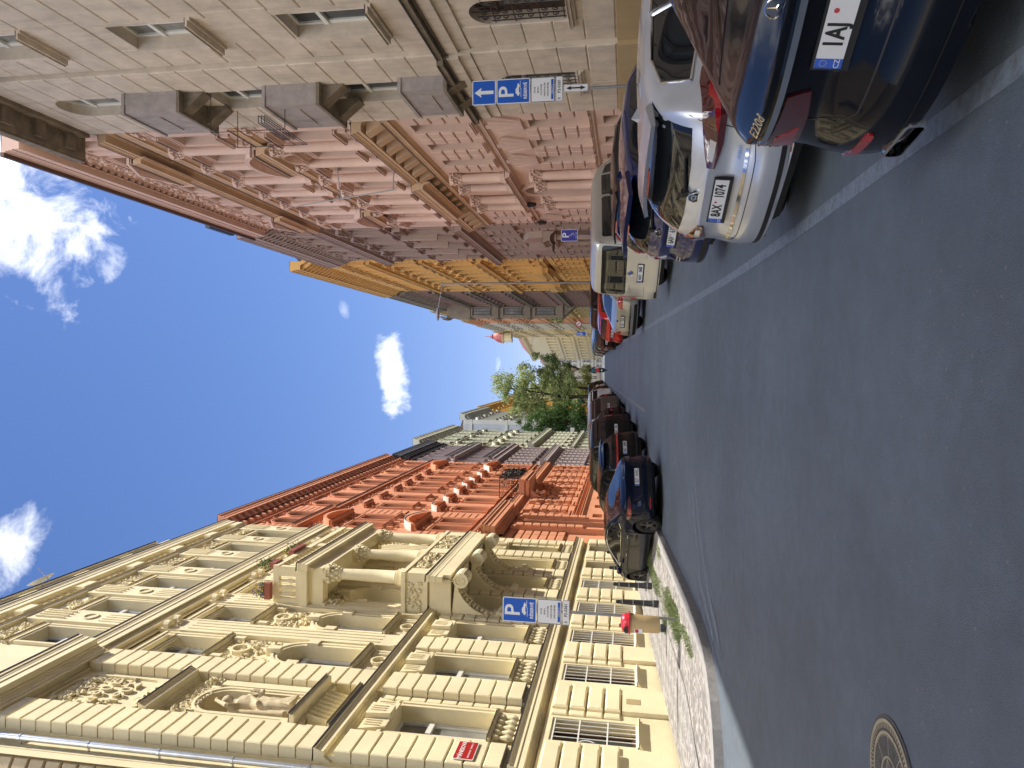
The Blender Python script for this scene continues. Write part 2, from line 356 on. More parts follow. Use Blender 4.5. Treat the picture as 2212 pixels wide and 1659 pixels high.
    def blocks(s, s0, s1, z0, z1, n, t=0, pr=.07, gap=.035, c=.03, name='rustication', m=None):
        b = s.g(name, m); h = (z1 - z0) / n
        for i in range(n): b.block(s0, s1, z0 + i * h + gap / 2, z0 + (i + 1) * h - gap / 2, t, t + pr, c)
    def rust(s, z0, z1, n, skip, t=0, pr=.06, gap=.04, m=None, joint=0):    # rusticated courses between openings [(s0, s1, z0, z1)]
        b = s.g('rustication', m); h = (z1 - z0) / n
        for i in range(n):
            a, e = z0 + i * h + gap / 2, z0 + (i + 1) * h - gap / 2
            x = s.s0; segs = []
            for q in sorted(k for k in skip if k[2] < e and k[3] > a):
                if q[0] > x: segs.append((x, q[0]))
                x = max(x, q[1])
            if x < s.s1: segs.append((x, s.s1))
            for p, q in segs:
                k = max(1, int((q - p) / joint + .5)) if joint else 1
                for j in range(k):
                    u, v = p + (q - p) * j / k, p + (q - p) * (j + 1) / k
                    if v - u > .09: b.block(u + (gap / 2 if j else 0), v - (gap / 2 if j < k - 1 else 0), a, e, t, t + pr, .025)
    def pilaster(s, c, w, z0, z1, t=0, pr=.14, cap=True, name='pilaster'):
        s.new(name); m = s.g(name); m.box(c - w / 2, c + w / 2, t, t + pr, z0, z1)
        for q, zz in ((.05, (z0, z0 + .16)), (.025, (z0 + .16, z0 + .24))): m.box(c - w / 2 - q, c + w / 2 + q, t, t + pr + q, *zz)
        if cap:
            m.box(c - w / 2 - .06, c + w / 2 + .06, t, t + pr + .06, z1 - .1, z1); m.box(c - w / 2 - .025, c + w / 2 + .025, t, t + pr + .03, z1 - .55, z1 - .49)
            relief(s.g('ornament'), c - w / 2, c + w / 2, z1 - .44, z1 - .14, t + pr + .03, 12, .055, .07, int(c * 13))
    def column(s, c, t, z0, z1, r, n=16, corin=True):
        h = z1 - z0
        P = [(r * 1.45, z0), (r * 1.45, z0 + .12), (r * 1.3, z0 + .13), (r * 1.35, z0 + .2), (r * 1.1, z0 + .22), (r * 1.15, z0 + .28), (r, z0 + .32), (r * 1.0, z0 + h * .4), (r * .86, z1 - .55), (r * .98, z1 - .53), (r * .98, z1 - .48), (r * .84, z1 - .46), (r * 1.15, z1 - .12), (r * 1.5, z1 - .1), (r * 1.5, z1)]
        m = s.mb(); m.lathe(c, t, P, n, cap=True)
        o = m.build('column', s.m, s.root, True)
        if corin:
            g = random.Random(int(c * 31)); k = s.mb()
            for lv in range(3):
                for i in range(9):
                    a = 2 * PI * (i + lv * .5) / 9; rr = r * (1.0 + .16 * lv)
                    k.blob((c + rr * math.cos(a), t + rr * math.sin(a), z1 - .42 + lv * .13), (.06, .06, .09), .25, g)
            for a in (PI / 4, 3 * PI / 4, 5 * PI / 4, 7 * PI / 4): k.lathe(c + r * 1.45 * math.cos(a), t + r * 1.45 * math.sin(a), [(.01, z1 - .22), (.07, z1 - .2), (.07, z1 - .12), (.01, z1 - .1)], 8)
            k.build('capital', s.m, o)
        return o
    def balusters(s, s0, s1, z0, z1, t, n, r=.075):
        m = s.mb(); h = z1 - z0
        for i in range(n):
            c = s0 + (i + .5) * (s1 - s0) / n
            m.lathe(c, t, [(r * .8, z0), (r * .8, z0 + h * .08), (r * .4, z0 + h * .12), (r * 1.0, z0 + h * .32), (r * .95, z0 + h * .42), (r * .38, z0 + h * .72), (r * .7, z0 + h * .78), (r * .8, z0 + h * .92), (r * .8, z1)], 8)
        m.build('balusters', s.m, s.root, True)
    def done(s):
        for k, (b, m, smooth) in s.mbs.items():
            if b.v: b.build(k[0], m, s.root, smooth)
        return s.root
# ---------------- ground: road, parking bays, pavements, kerbs, markings ----------------
ASPH = mat("asphalt", (.112, .138, .168), .62, spec=.45, var=.12, vscale=5, bump=.5, bscale=160)
def asphalt_detail():
    nt = ASPH.node_tree; N, L = nt.nodes, nt.links; p = N["Principled BSDF"]
    ge = N.new("ShaderNodeNewGeometry"); v = N.new("ShaderNodeTexVoronoi"); v.inputs['Scale'].default_value = 75; L.new(ge.outputs['Position'], v.inputs['Vector'])
    r = N.new("ShaderNodeMapRange"); r.inputs['From Min'].default_value = 0; r.inputs['From Max'].default_value = .35; r.inputs['To Min'].default_value = .62; r.inputs['To Max'].default_value = 1.12; L.new(v.outputs['Distance'], r.inputs['Value'])
    w = N.new("ShaderNodeTexWhiteNoise"); L.new(v.outputs['Position'], w.inputs['Vector'])
    g = N.new("ShaderNodeMath"); g.operation = 'GREATER_THAN'; g.inputs[1].default_value = .997; L.new(w.outputs['Value'], g.inputs[0])
    big = N.new("ShaderNodeTexNoise"); big.inputs['Scale'].default_value = .45; big.inputs['Detail'].default_value = 4; L.new(ge.outputs['Position'], big.inputs['Vector'])
    br = N.new("ShaderNodeMapRange"); br.inputs['From Min'].default_value = .35; br.inputs['From Max'].default_value = .65; br.inputs['To Min'].default_value = .86; br.inputs['To Max'].default_value = 1.12; L.new(big.outputs['Fac'], br.inputs['Value'])
    old = p.inputs['Base Color'].links[0].from_socket
    m1 = N.new("ShaderNodeMixRGB"); m1.blend_type = 'MULTIPLY'; m1.inputs[0].default_value = 1; L.new(old, m1.inputs[1]); L.new(r.outputs[0], m1.inputs[2])
    m3 = N.new("ShaderNodeMixRGB"); m3.blend_type = 'MULTIPLY'; m3.inputs[0].default_value = 1; L.new(m1.outputs[0], m3.inputs[1]); L.new(br.outputs[0], m3.inputs[2])
    m2 = N.new("ShaderNodeMixRGB"); L.new(g.outputs[0], m2.inputs[0]); L.new(m3.outputs[0], m2.inputs[1]); m2.inputs[2].default_value = (.2, .2, .2, 1); L.new(m2.outputs[0], p.inputs['Base Color'])
asphalt_detail()
COBB = mat("granite_setts", (.34, .32, .30), .8)
def paving(m, scale, c1, c2, c3, jig=0):
    nt = m.node_tree; N, L = nt.nodes, nt.links; p = N["Principled BSDF"]; ge = N.new("ShaderNodeNewGeometry")
    v = N.new("ShaderNodeTexVoronoi"); v.inputs['Scale'].default_value = scale; v.inputs['Randomness'].default_value = .35; L.new(ge.outputs['Position'], v.inputs['Vector'])
    e = N.new("ShaderNodeTexVoronoi"); e.feature = 'DISTANCE_TO_EDGE'; e.inputs['Scale'].default_value = scale; e.inputs['Randomness'].default_value = .35; L.new(ge.outputs['Position'], e.inputs['Vector'])
    w = N.new("ShaderNodeTexWhiteNoise"); L.new(v.outputs['Position'], w.inputs['Vector'])
    a = N.new("ShaderNodeMixRGB"); a.inputs[1].default_value = (*c1, 1); a.inputs[2].default_value = (*c2, 1)
    if jig:
        sp = N.new("ShaderNodeSeparateXYZ"); L.new(v.outputs['Position'], sp.inputs[0])
        ck = N.new("ShaderNodeTexChecker"); ck.inputs['Scale'].default_value = jig
        mp = N.new("ShaderNodeMapping"); mp.inputs['Rotation'].default_value = (0, 0, PI / 4); mp.inputs['Scale'].default_value = (1, 1, 0); L.new(v.outputs['Position'], mp.inputs[0]); L.new(mp.outputs[0], ck.inputs[0])
        L.new(ck.outputs['Fac'], a.inputs[0])
    else: L.new(w.outputs['Value'], a.inputs[0])
    hv = N.new("ShaderNodeMapRange"); hv.inputs['To Min'].default_value = .75; hv.inputs['To Max'].default_value = 1.2; L.new(w.outputs['Value'], hv.inputs['Value'])
    b = N.new("ShaderNodeMixRGB"); b.blend_type = 'MULTIPLY'; b.inputs[0].default_value = 1; L.new(a.outputs[0], b.inputs[1]); L.new(hv.outputs[0], b.inputs[2])
    r = N.new("ShaderNodeMapRange"); r.inputs['From Max'].default_value = .1; L.new(e.outputs['Distance'], r.inputs['Value'])
    c = N.new("ShaderNodeMixRGB"); L.new(r.outputs[0], c.inputs[0]); c.inputs[1].default_value = (*c3, 1); L.new(b.outputs[0], c.inputs[2]); L.new(c.outputs[0], p.inputs['Base Color'])
    bu = N.new("ShaderNodeBump"); bu.inputs['Strength'].default_value = .6; bu.inputs['Distance'].default_value = .01; L.new(r.outputs[0], bu.inputs['Height']); L.new(bu.outputs[0], p.inputs['Normal'])
paving(COBB, 9, (.25, .235, .22), (.35, .33, .31), (.18, .17, .16))
MOSA = mat("mosaic_paving", (.4, .38, .35), .8); paving(MOSA, 17, (.37, .355, .335), (.26, .25, .24), (.22, .21, .2), 3.2)
KERB = mat("granite_kerb", (.33, .32, .31), .75, var=.2, vscale=9, bump=.2, bscale=60)
WORN = mat("worn_white_paint", (.42, .43, .44), .7)
def worn(m, lo, hi, base):
    nt = m.node_tree; N, L = nt.nodes, nt.links; p = N["Principled BSDF"]; ge = N.new("ShaderNodeNewGeometry")
    n = N.new("ShaderNodeTexNoise"); n.inputs['Scale'].default_value = 14; n.inputs['Detail'].default_value = 10; n.inputs['Roughness'].default_value = .8; L.new(ge.outputs['Position'], n.inputs['Vector'])
    r = N.new("ShaderNodeMapRange"); r.inputs['From Min'].default_value = lo; r.inputs['From Max'].default_value = hi; L.new(n.outputs['Fac'], r.inputs['Value'])
    c = N.new("ShaderNodeMixRGB"); L.new(r.outputs[0], c.inputs[0]); c.inputs[1].default_value = (.115, .127, .148, 1); c.inputs[2].default_value = (*base, 1); L.new(c.outputs[0], p.inputs['Base Color'])
worn(WORN, .38, .56, (.19, .235, .295))
FAINT = mat("faint_white_paint", (.2, .2, .2), .7); worn(FAINT, .38, .62, (.26, .27, .28))
def sheet(name, xs, ys, dz, m, kind='structure', zf=None):
    b = MB(); nx = len(xs)
    for y in ys:
        for x in xs: b.v.append((x(y) if callable(x) else x, y, G(y) + dz + (zf(x, y) if zf else 0)))
    for j in range(len(ys) - 1):
        for i in range(nx - 1): b.f.append((j * nx + i, j * nx + i + 1, (j + 1) * nx + i + 1, (j + 1) * nx + i))
    o = b.build(name, m); tag(o, kind=kind) if kind else None; return o
YS = [-60, -40, -20, -10, -5] + list(np.arange(-3, 40, .5)) + list(np.arange(40, 130, 2)) + list(np.arange(130, 700, 15)) + [900, 1250]
sheet('road', [-400, -30, -8, -4, 0, 4, 8, 30, 400], YS, 0, ASPH)
# left pavement: rounded corner at the side street, straight kerb, then it steps back for the parking bays
KL = [(-30, 9.72), (-12, 9.78), (-7.5, 9.85), (-6.3, 9.95), (-5.66, 10.15), (-5.2, 10.38), (-4.9, 10.62), (-4.62, 10.95), (-4.42, 11.4), (-4.31, 12.0), (-4.25, 13.0), (-4.22, 14.5), (-4.22, 16.5), (-4.24, 19.0), (-4.4, 19.45), (-4.8, 19.8), (-5.3, 20.05), (-5.9, 20.3), (-6.0, 22), (-6.0, 30), (-6.0, 50), (-6.0, 64), (-6.0, 90), (-6.0, 130), (-6.0, 260)]
KH = .13
def pavement(name, pts, inner, m, dz=0, w=None):
    b = MB(); n = len(pts)
    for (x, y), (xi, yi) in zip(pts, inner): b.v += [(x, y, G(y) + KH + dz), (xi, yi, G(yi) + KH + dz + .02 * abs(xi - x))]
    b.f = [(2 * i, 2 * i + 1, 2 * i + 3, 2 * i + 2) for i in range(n - 1)]
    return tag(b.build(name, m), kind='structure')
def dense(p):
    out = []
    for (a, b) in zip(p, p[1:]):
        n = max(1, int(math.dist(a, b) / 1.0)) if b[1] < 60 else max(1, int(math.dist(a, b) / 4))
        out += [(a[0] + (b[0] - a[0]) * i / n, a[1] + (b[1] - a[1]) * i / n) for i in range(n)]
    return out + [p[-1]]
KLd = dense(KL)
kw = .28
def inset(p, w):
    out = []
    for i in range(len(p)):
        a = Vector(p[max(0, i - 1)]); c = Vector(p[min(len(p) - 1, i + 1)]); d = (c - a).normalized(); n = Vector((-d.y, d.x))
        out.append((p[i][0] + n.x * w, p[i][1] + n.y * w))
    return out
KI = inset(KLd, kw)
pavement('pavement', KI, [(-7.3, max(y, 12.2)) if y > 10.6 else (x - .1 if x < -8 else -8.0 - (10.6 - y) * .2, 12.4) for x, y in KI], COBB)
mb = MB()
for (a, b, c, d) in zip(KLd, KLd[1:], KI, KI[1:]):
    A = lambda p, z: (p[0], p[1], G(p[1]) + z)
    mb.quad(A(a, KH + .005), A(b, KH + .005), A(d, KH + .005), A(c, KH + .005)); mb.quad(A(a, -.02), A(b, -.02), A(b, KH + .005), A(a, KH + .005))
tag(mb.build('kerb', KERB), kind='structure')
mb = MB()
for y0, y1 in [(12.9 + i * .5, 13.4 + i * .5) for i in range(100)]:
    mb.quad((-5.75, y0, G(y0) + KH + .035), (-5.75, y1, G(y1) + KH + .035), (-7.36, y1, G(y1) + KH + .055), (-7.36, y0, G(y0) + KH + .055))
mb.add([(-5.75, 12.9, G(12.9) + KH + .035), (-7.36, 12.9, G(12.9) + KH + .055), (-9.0, 11.4, G(11.4) + KH + .05), (-6.4, 11.0, G(11.0) + KH + .04)], [(0, 1, 2, 3)])
mb.add([(-9.0, 11.4, G(11.4) + KH + .05), (-6.4, 11.0, G(11) + KH + .04), (-20, 10.3, G(10.3) + KH + .05), (-20, 11.6, G(11.6) + KH + .05)], [(0, 1, 2, 3)])
tag(mb.build('pavement', MOSA), kind='structure')
# right pavement
mb = MB(); mk = MB()
for y0, y1 in zip(YS, YS[1:]):
    if y0 < -40 or y1 > 300: continue
    z0, z1 = G(y0) + KH, G(y1) + KH
    mb.quad((5.85, y0, z0), (5.85, y1, z1), (8.6, y1, z1 + .04), (8.6, y0, z0 + .04))
    mk.quad((5.6, y0, z0 + .005), (5.6, y1, z1 + .005), (5.86, y1, z1 + .005), (5.86, y0, z0 + .005)); mk.quad((5.6, y0, z0 - .15), (5.6, y1, z1 - .15), (5.6, y1, z1 + .005), (5.6, y0, z0 + .005))
tag(mb.build('pavement', COBB), kind='structure'); tag(mk.build('kerb', KERB), kind='structure')
def stroke(b, pts, w, dz=.004):
    for (a, c) in zip(pts, pts[1:]):
        a = Vector(a); c = Vector(c); d = (c - a).normalized(); n = Vector((-d.y, d.x)) * w / 2
        k = max(1, int((c - a).length))
        for i in range(k):
            p = a + (c - a) * i / k; q = a + (c - a) * (i + 1) / k
            b.quad(*[(v.x, v.y, G(v.y) + dz) for v in (p - n, q - n, q + n, p + n)])
mb = MB(); stroke(mb, [(1.25, -8), (1.25, 95)], .12); tag(mb.build('road_marking', WORN), kind='structure')
mb = MB(); stroke(mb, [(-1.5, 24), (-1.5, 90)], .12); tag(mb.build('road_marking', FAINT), kind='structure')
mb = MB()
for P_, w in (([(-1.62, 14.5), (-2.6, 13.85), (-3.8, 13.1), (-4.05, 12.6), (-4.5, 10.6)], .06), ([(-1.9, 13.75), (-2.8, 13.2), (-3.7, 12.5), (-4.2, 11.2)], .12), ([(-2.05, 13.3), (-2.9, 12.6), (-3.6, 11.8), (-4.1, 10.7)], .12), ([(-2.1, 13.0), (-3.0, 12.2), (-3.55, 11.4), (-4.4, 10.3)], .045)): stroke(mb, P_, w)
tag(mb.build('road_marking', WORN), kind='structure')
# ---------------- houses ----------------
CREAM = plaster("cream_plaster", (.77, .685, .45), .09, .12)
# --- left: cream house at the corner ---
F = Fac('apartment_building', 'cream stucco corner house with columned loggia, statue niche and barred ground windows', -1, 7.6, 12.55, 30.0, G(14), 18.0, CREAM, cat='building')
C = [14.33, 17.05, 19.4, 21.75, 24.1, 26.45, 28.8]
mids = [15.75, 18.22, 20.57, 22.92, 25.27, 27.62, 29.6]
base = F.z0 - 1.0
BW = .92
GR = mat("white_bars", (.78, .78, .74), .4)
bh = []
for i, c in enumerate(C):
    bh.append((c - BW / 2, c + BW / 2, -.3, 1.48, 0, .3))
F.wall(t=.15, holes=bh, z0=base, z1=1.62)
F.g('wall').quad((12.55, .15, 1.62), (30, .15, 1.62), (30, 0, 1.62), (12.55, 0, 1.62)); F.g('wall').quad((12.55, .15, base), (12.55, .15, 1.62), (12.55, -.3, 1.62), (12.55, -.3, base))
STK = {}
for i, c in enumerate(C):
    F.window(c, -.3, BW, 1.78, 0, .3, FRAME_D, GLASS, (1, 0), hole=False, t=.15)
    if i < 5:
        b = F.mb()
        for k in range(6): x = c - BW / 2 + .03 + k * (BW - .06) / 5; b.tube((x, .12, -.27), (x, .12, 1.42), .011, n=5)
        for z in (-.26, .32, .9, 1.42): b.box(c - BW / 2, c + BW / 2, .11, .135, z - .014, z + .014)
        b.build('grille', GR, F.root)
    F.new('sill'); F.cornice(-.38, -.3, .1, c - .52, c + .52, 1, 'sill', t=.15, flash=False)
for s_, w_ in [(15.6, 1.0)] + [(m, .86) for m in mids[1:-1]]:
    F.blocks(s_ - w_ / 2, s_ + w_ / 2, .05, 1.55, 4, .15, .12, .045, .035); F.g('rustication').box(s_ - w_ / 2, s_ + w_ / 2, .15, .25, base, .03)
    for sg in (-1, 1):
        a, e = sorted((s_ + sg * (w_ / 2 + .02), s_ + sg * (w_ / 2 + .22))); F.blocks(a, e, .05, 1.55, 4, .15, .05, .045, .02)
F.blocks(12.58, 13.5, .05, 1.55, 4, .15, .12, .045, .035); F.blocks(13.52, 13.78, .05, 1.55, 4, .15, .05, .045, .02)
F.blocks(29.3, 29.98, .05, 1.55, 4, .15, .12, .045, .035)
F.cornice(1.62, 2.1, .3, ret=0, t=.02, flash=True)
# main wall
for c in C:
    F.window(c, 2.7, 1.1, 2.14, 0, .3); 
    F.window(c, 6.66, 1.08, 2.2, 1, .3) if c != C[0] else None
    F.window(c, 10.6, 1.1, 1.85, 0, .28) if c != C[0] else None
    F.window(c, 14.1, 1.02, 2.05, 0, .26) if c != C[0] else None
    F.hole(c, 2.12, 1.1, .5, 0, .3)
F.hole(C[0], 6.8, .95, 2.5, 1, .55)
F.wall(z0=1.6)
for c in C: F.g('wall').quad((c - .55, -.29, 2.1), (c + .55, -.29, 2.1), (c + .55, -.29, 2.7), (c - .55, -.29, 2.7))
def niche_back():
    b = F.g('niche'); c = C[0]; r = .475
    for j in range(12):
        for i in range(8):
            a0, a1 = PI * j / 12, PI * (j + 1) / 12
            z0, z1 = 6.8 + 2.03 * i / 8, 6.8 + 2.03 * (i + 1) / 8
            b.quad(*[(c + r * math.cos(a), -.5 * math.sin(a) - .03, z) for a, z in ((a0, z0), (a1, z0), (a1, z1), (a0, z1))])
        for i in range(5):
            e0, e1 = PI / 2 * i / 5, PI / 2 * (i + 1) / 5
            rb = lambda a, e: (c + r * math.cos(a) * math.cos(e), -.5 * math.sin(a) * math.cos(e) - .03 - .02 * math.cos(a * 12), 8.83 + r * math.sin(e))
            b.quad(rb(a0, e0), rb(a1, e0), rb(a1, e1), rb(a0, e1))
    F.surround(c, 6.8, .95, 2.5, .12, .08, 1)
niche_back()
for i, c in enumerate(C):
    F.surround(c, 2.7, 1.1, 2.14, .13, .06)
    F.new('keystone'); F.new('sill')
    for k, (a0, a1, pr) in enumerate(((-.62, -.24, .13), (-.22, .22, .24), (.24, .62, .13))):
        F.g('keystone').add([(c + a0 * .82, 0, 4.85), (c + a1 * .82, 0, 4.85), (c + a1 * 1.1, 0, 5.38), (c + a0 * 1.1, 0, 5.38), (c + a0 * .82, pr, 4.85), (c + a1 * .82, pr, 4.85), (c + a1 * 1.1, pr, 5.38), (c + a0 * 1.1, pr, 5.38)],
                            [(4, 5, 6, 7), (0, 1, 5, 4), (1, 2, 6, 5), (2, 3, 7, 6), (3, 0, 4, 7)])
        for q in (-.09, 0, .09): F.g('keystone').box(c + (a0 + a1) / 2 * .95 + q - .015, c + (a0 + a1) / 2 * .95 + q + .015, pr, pr + .025, 5.0, 5.32)
    F.balusters(c - .52, c + .52, 2.14, 2.6, .06, 5)
    F.cornice(2.58, 2.7, .16, c - .62, c + .62, 1, 'sill', t=0, flash=False)
    if i:
        F.surround(c, 6.66, 1.08, 2.2, .15, .07, 1)
        for sg in (-1, 1): F.g('ornament').box(c + sg * .54 - .03 + (.03 if sg > 0 else -.2), c + sg * .54 + (.23 if sg > 0 else 0), 0, .14, 8.05, 8.35)
        F.g('keystone').prism([(c - .08, 8.8), (c + .08, 8.8), (c + .14, 9.15), (c - .14, 9.15)], 0, .2)
        relief(F.g('ornament'), c - .62, c + .62, 9.05, 10.35, .03, 60, .06, .06, i)
        F.g('ornament').strip(arc(c, 9.95, .2, 0, 2 * PI, 16), arc(c, 9.95, .27, 0, 2 * PI, 16), 0, .11)
        F.sill(c, 6.64, 1.5, .2, .14, br=False); F.sill(c, 10.58, 1.45, .2, .13, br=True)
        # cartouche panel below the arched window
        F.g('ornament').strip(arc(c, 6.15, .17, 0, 2 * PI, 12), arc(c, 6.15, .22, 0, 2 * PI, 12), 0, .08)
        F.g('ornament').strip(arc(c + .25, 6.15, .3, -1.2, 1.2, 8), arc(c + .25, 6.15, .34, -1.2, 1.2, 8), 0, .06)
        for q in range(4):
            for sg in (-1, 1): F.g('ornament').box(c + sg * .42 - .012 + q * .04 * sg, c + sg * .42 + .012 + q * .04 * sg, 0, .05, 5.92, 6.4)
        F.surround(c, 10.6, 1.1, 1.85, .14, .07)
        F.surround(c, 14.1, 1.02, 2.05, .12, .06)
        F.cornice(16.3, 16.42, .1, c - .7, c + .7, 2, 'window_surround', flash=False)
        F.g('ornament').box(c - .62, c + .62, 0, .04, 16.5, 17.1); relief(F.g('ornament'), c - .55, c + .55, 16.55, 17.05, .05, 34, .055, .06, 50 + i)
        relief(F.g('ornament'), c - .5, c + .5, 16.2, 16.3, .04, 8, .04, .04, 70 + i)
P2 = [(12.58, 13.42), (15.3, 16.12)]
for a, e in P2:      # quoined corner piers
    F.g('rustication').box(a + .03, e - .03, 0, .12, 2.15, 13.0)
    F.blocks(a, e, 2.2, 5.45, 9, 0, .24, .03, .02); F.blocks(a, e, 5.85, 12.95, 20, 0, .24, .03, .02)
    F.blocks(e + .01, e + .2, 2.2, 5.45, 9, 0, .07, .03, .015); F.blocks(e + .01, e + .17, 5.85, 12.2, 18, 0, .07, .03, .015)
    F.blocks(a - .2, a - .01, 2.2, 5.45, 9, 0, .07, .03, .015) if a > 13 else None
for m in mids[1:]:
    w = .78 if m < 29 else .6
    F.blocks(m - w / 2, m + w / 2, 2.15, 5.45, 9, 0, .15, .03, .02)
    for sg in (-1, 1):
        a, e = sorted((m + sg * (w / 2 + .01), m + sg * (w / 2 + .16))); F.blocks(a, e, 2.2, 5.45, 9, 0, .05, .03, .015)
    F.pilaster(m, .74, 5.86, 12.95, 0, .12, False)
    for q in (-.2, 0, .2): F.g('pilaster').box(m + q - .02, m + q + .02, .12, .145, 6.5, 12.1)
    for q in (-.22, .22):   # rolled scrolls under the big cornice
        F.g('ornament').lathe(m + q, .17, [(.001, 12.62), (.13, 12.64), (.13, 12.8), (.001, 12.82)], 12)
    relief(F.g('ornament'), m - .12, m + .12, 12.5, 12.85, .18, 10, .05, .06, int(m))
    F.pilaster(m, .8, 13.72, 17.1, 0, .14, False)
    F.g('ornament').strip(arc(m, 15.35, .17, 0, 2 * PI, 14), arc(m, 15.35, .22, 0, 2 * PI, 14), .14, .18)
    for q in (-.24, -.08, .08, .24): F.g('pilaster').box(m + q - .02, m + q + .02, .14, .17, 13.9, 14.9); F.g('pilaster').box(m + q - .02, m + q + .02, .14, .2, 16.0, 16.95)
F.cornice(5.5, 5.84, .27, t=0)
F.cornice(12.1, 12.22, .06, 16.2, 30, 1, flash=False)
F.cornice(12.88, 13.7, .36, 15.9, 30); F.cornice(12.92, 13.74, .36, 12.5, 15.9, t=.26)
F.cornice(12.88, 13.1, .22, 12.5, 30, 2, flash=False)
F.cornice(17.1, 17.3, .2, flash=False); F.cornice(17.5, 18.25, .34, dent=.3)
for m in mids: F.g('ornament').block(m - .3, m + .3, 17.3, 17.62, 0, .28, .02)
F.g('attic').box(12.6, 27.4, -.5, -.25, 17.9, 19.9); F.cornice(19.75, 19.95, .12, 12.55, 27.45, 2, 'attic', t=-.26, flash=True)
for m in mids[:-1]: F.g('attic').box(m - .35, m + .35, -.25, -.18, 18.3, 19.7)
# corner bay: niche storey, cartouche with the date, fluted apron
F.new('sill'); F.cornice(6.55, 6.78, .42, 13.42, 15.3, 2, 'sill'); F.cornice(5.84, 5.95, .3, 13.42, 15.3, 1, 'sill', flash=False)
for q in range(8): F.g('ornament').add([(13.75 + q * .16 - .03, 0, 6.0), (13.75 + q * .16 + .03, 0, 6.0), (13.75 + q * .16, .16, 6.0), (13.75 + q * .16 - .05, 0, 6.52), (13.75 + q * .16 + .05, 0, 6.52), (13.75 + q * .16, .28, 6.52)], [(0, 2, 5, 3), (2, 1, 4, 5)])
for c_ in (13.6, 15.12):
    F.pilaster(c_, .22, 6.8, 9.3, 0, .1, False); relief(F.g('ornament'), c_ - .12, c_ + .12, 9.3, 9.6, .1, 12, .06, .08, int(c_ * 3))
relief(F.g('ornament'), 13.6, 15.1, 9.25, 9.8, .05, 44, .06, .06, 5)
F.new('sill'); F.cornice(9.9, 10.2, .34, 13.42, 15.3, 3, 'sill')
F.g('ornament').strip([(13.62, 11.2), (13.62, 12.5), (14.0, 12.75), (14.66, 12.75), (15.05, 12.5), (15.05, 11.2)] + arc(14.33, 11.1, .72, 0, -PI, 12)[1:], [(13.57, 11.15), (13.57, 12.55), (14.0, 12.81), (14.66, 12.81), (15.1, 12.55), (15.1, 11.15)] + arc(14.33, 11.1, .77, 0, -PI, 12)[1:], 0, .05)
relief(F.g('ornament'), 13.75, 14.9, 12.15, 12.6, .04, 54, .06, .06, 9)
for sg in (-1, 1): relief(F.g('ornament'), 14.33 + sg * .55 - .12, 14.33 + sg * .55 + .12, 11.3, 12.1, .03, 16, .05, .05, 11 + sg)
relief(F.g('ornament'), 13.9, 14.75, 10.55, 10.7, .03, 10, .05, .05, 21)
_fonts = {}
def text(body, size, depth, m, parent, M4, name='lettering', sx=1, bold=0):
    cu = bpy.data.curves.new(name, 'FONT'); cu.body = body; cu.size = size; cu.extrude = depth; cu.align_x = 'CENTER'; cu.align_y = 'CENTER'; cu.offset = bold; cu.resolution_u = 3
    o = bpy.data.objects.new(name, cu); COL.objects.link(o)
    bpy.context.view_layer.update()
    me = bpy.data.meshes.new_from_object(o.evaluated_get(bpy.context.evaluated_depsgraph_get())); bpy.data.objects.remove(o)
    me.transform(Matrix.Diagonal((sx, 1, 1, 1))); me.transform(M4); me.materials.clear(); me.materials.append(m)
    return link(name, me, parent)
def fmat(F, a, b, c):    # lettering plane lying on the wall at (s, t, z); reads left to right from the street
    o = Vector(F.loc(a, b, c)); n = Vector((-F.side, 0, 0)); up = Vector((0, 0, 1)); r = up.cross(n)
    return Matrix(((r.x, up.x, n.x, o.x), (r.y, up.y, n.y, o.y), (r.z, up.z, n.z, o.z), (0, 0, 0, 1)))
DARKP = plaster("cream_plaster_weathered", (.45, .37, .22))
for i, (tx, z) in enumerate((("1901", 11.75), ("1902", 11.25))):
    text(tx, .42, .035, CREAM, F.root, fmat(F, 14.33, .04, z), 'date_numerals', 1.15, .002)
# loggia with three columns
L0, L1, T = 20.4, 25.75, 1.28
l = F.g('loggia')
l.box(L0 + .1, L1 - .1, 0, T - .05, 5.35, 5.85); F.cornice(5.08, 5.86, .2, L0, L1, 3, 'loggia', t=T - .15, ret=1)
l.box(L0 + .04, L1 - .04, 0, T + .02, 5.15, 5.8)
for e in (L0, L1): F.cornice(5.6, 5.86, .0, e, e + .01, 1, 'loggia', t=0, flash=False)
def parapet(z0, z1, t1, s0, s1):
    l.box(s0, s1, t1 - .16, t1, z0, z0 + .12); l.box(s0 - .03, s1 + .03, t1 - .2, t1 + .06, z1 - .12, z1)
    n = 3
    for c_ in [s0 + .28, (s0 + s1) / 2, s1 - .28]: l.box(c_ - .26, c_ + .26, t1 - .2, t1 + .03, z0, z1 - .1)
    for e in (s0, s1): l.box(e - .02 if e == s0 else e - .14, e + .14 if e == s0 else e + .02, 0, t1, z0, z0 + .12); l.box(e - .05 if e == s0 else e - .17, e + .17 if e == s0 else e + .05, 0, t1, z1 - .12, z1)
parapet(5.86, 6.66, T, L0, L1)
l.box(L0 + .04, L1 - .04, T - .14, T - .02, 5.9, 6.6); l.box(L0 + .02, L0 + .1, 0, T - .1, 5.9, 6.6)
for a, e in ((L0 + .6, 22.7), (23.4, L1 - .6)): relief(F.g('ornament'), a, e, 6.05, 6.45, T + .0, 60, .06, .06, int(a))
for q in (.35, .8): relief(F.g('ornament'), L0 - .0, L0 + .02, 6.05, 6.45, q, 2, .05, .05, 3)
mb2 = F.g('ornament')
for i in range(40):
    g_ = random.Random(i); mb2.blob((L0 - .0, g_.uniform(.2, T - .25), g_.uniform(6.05, 6.48)), (.05, .06, .06), .3, g_)
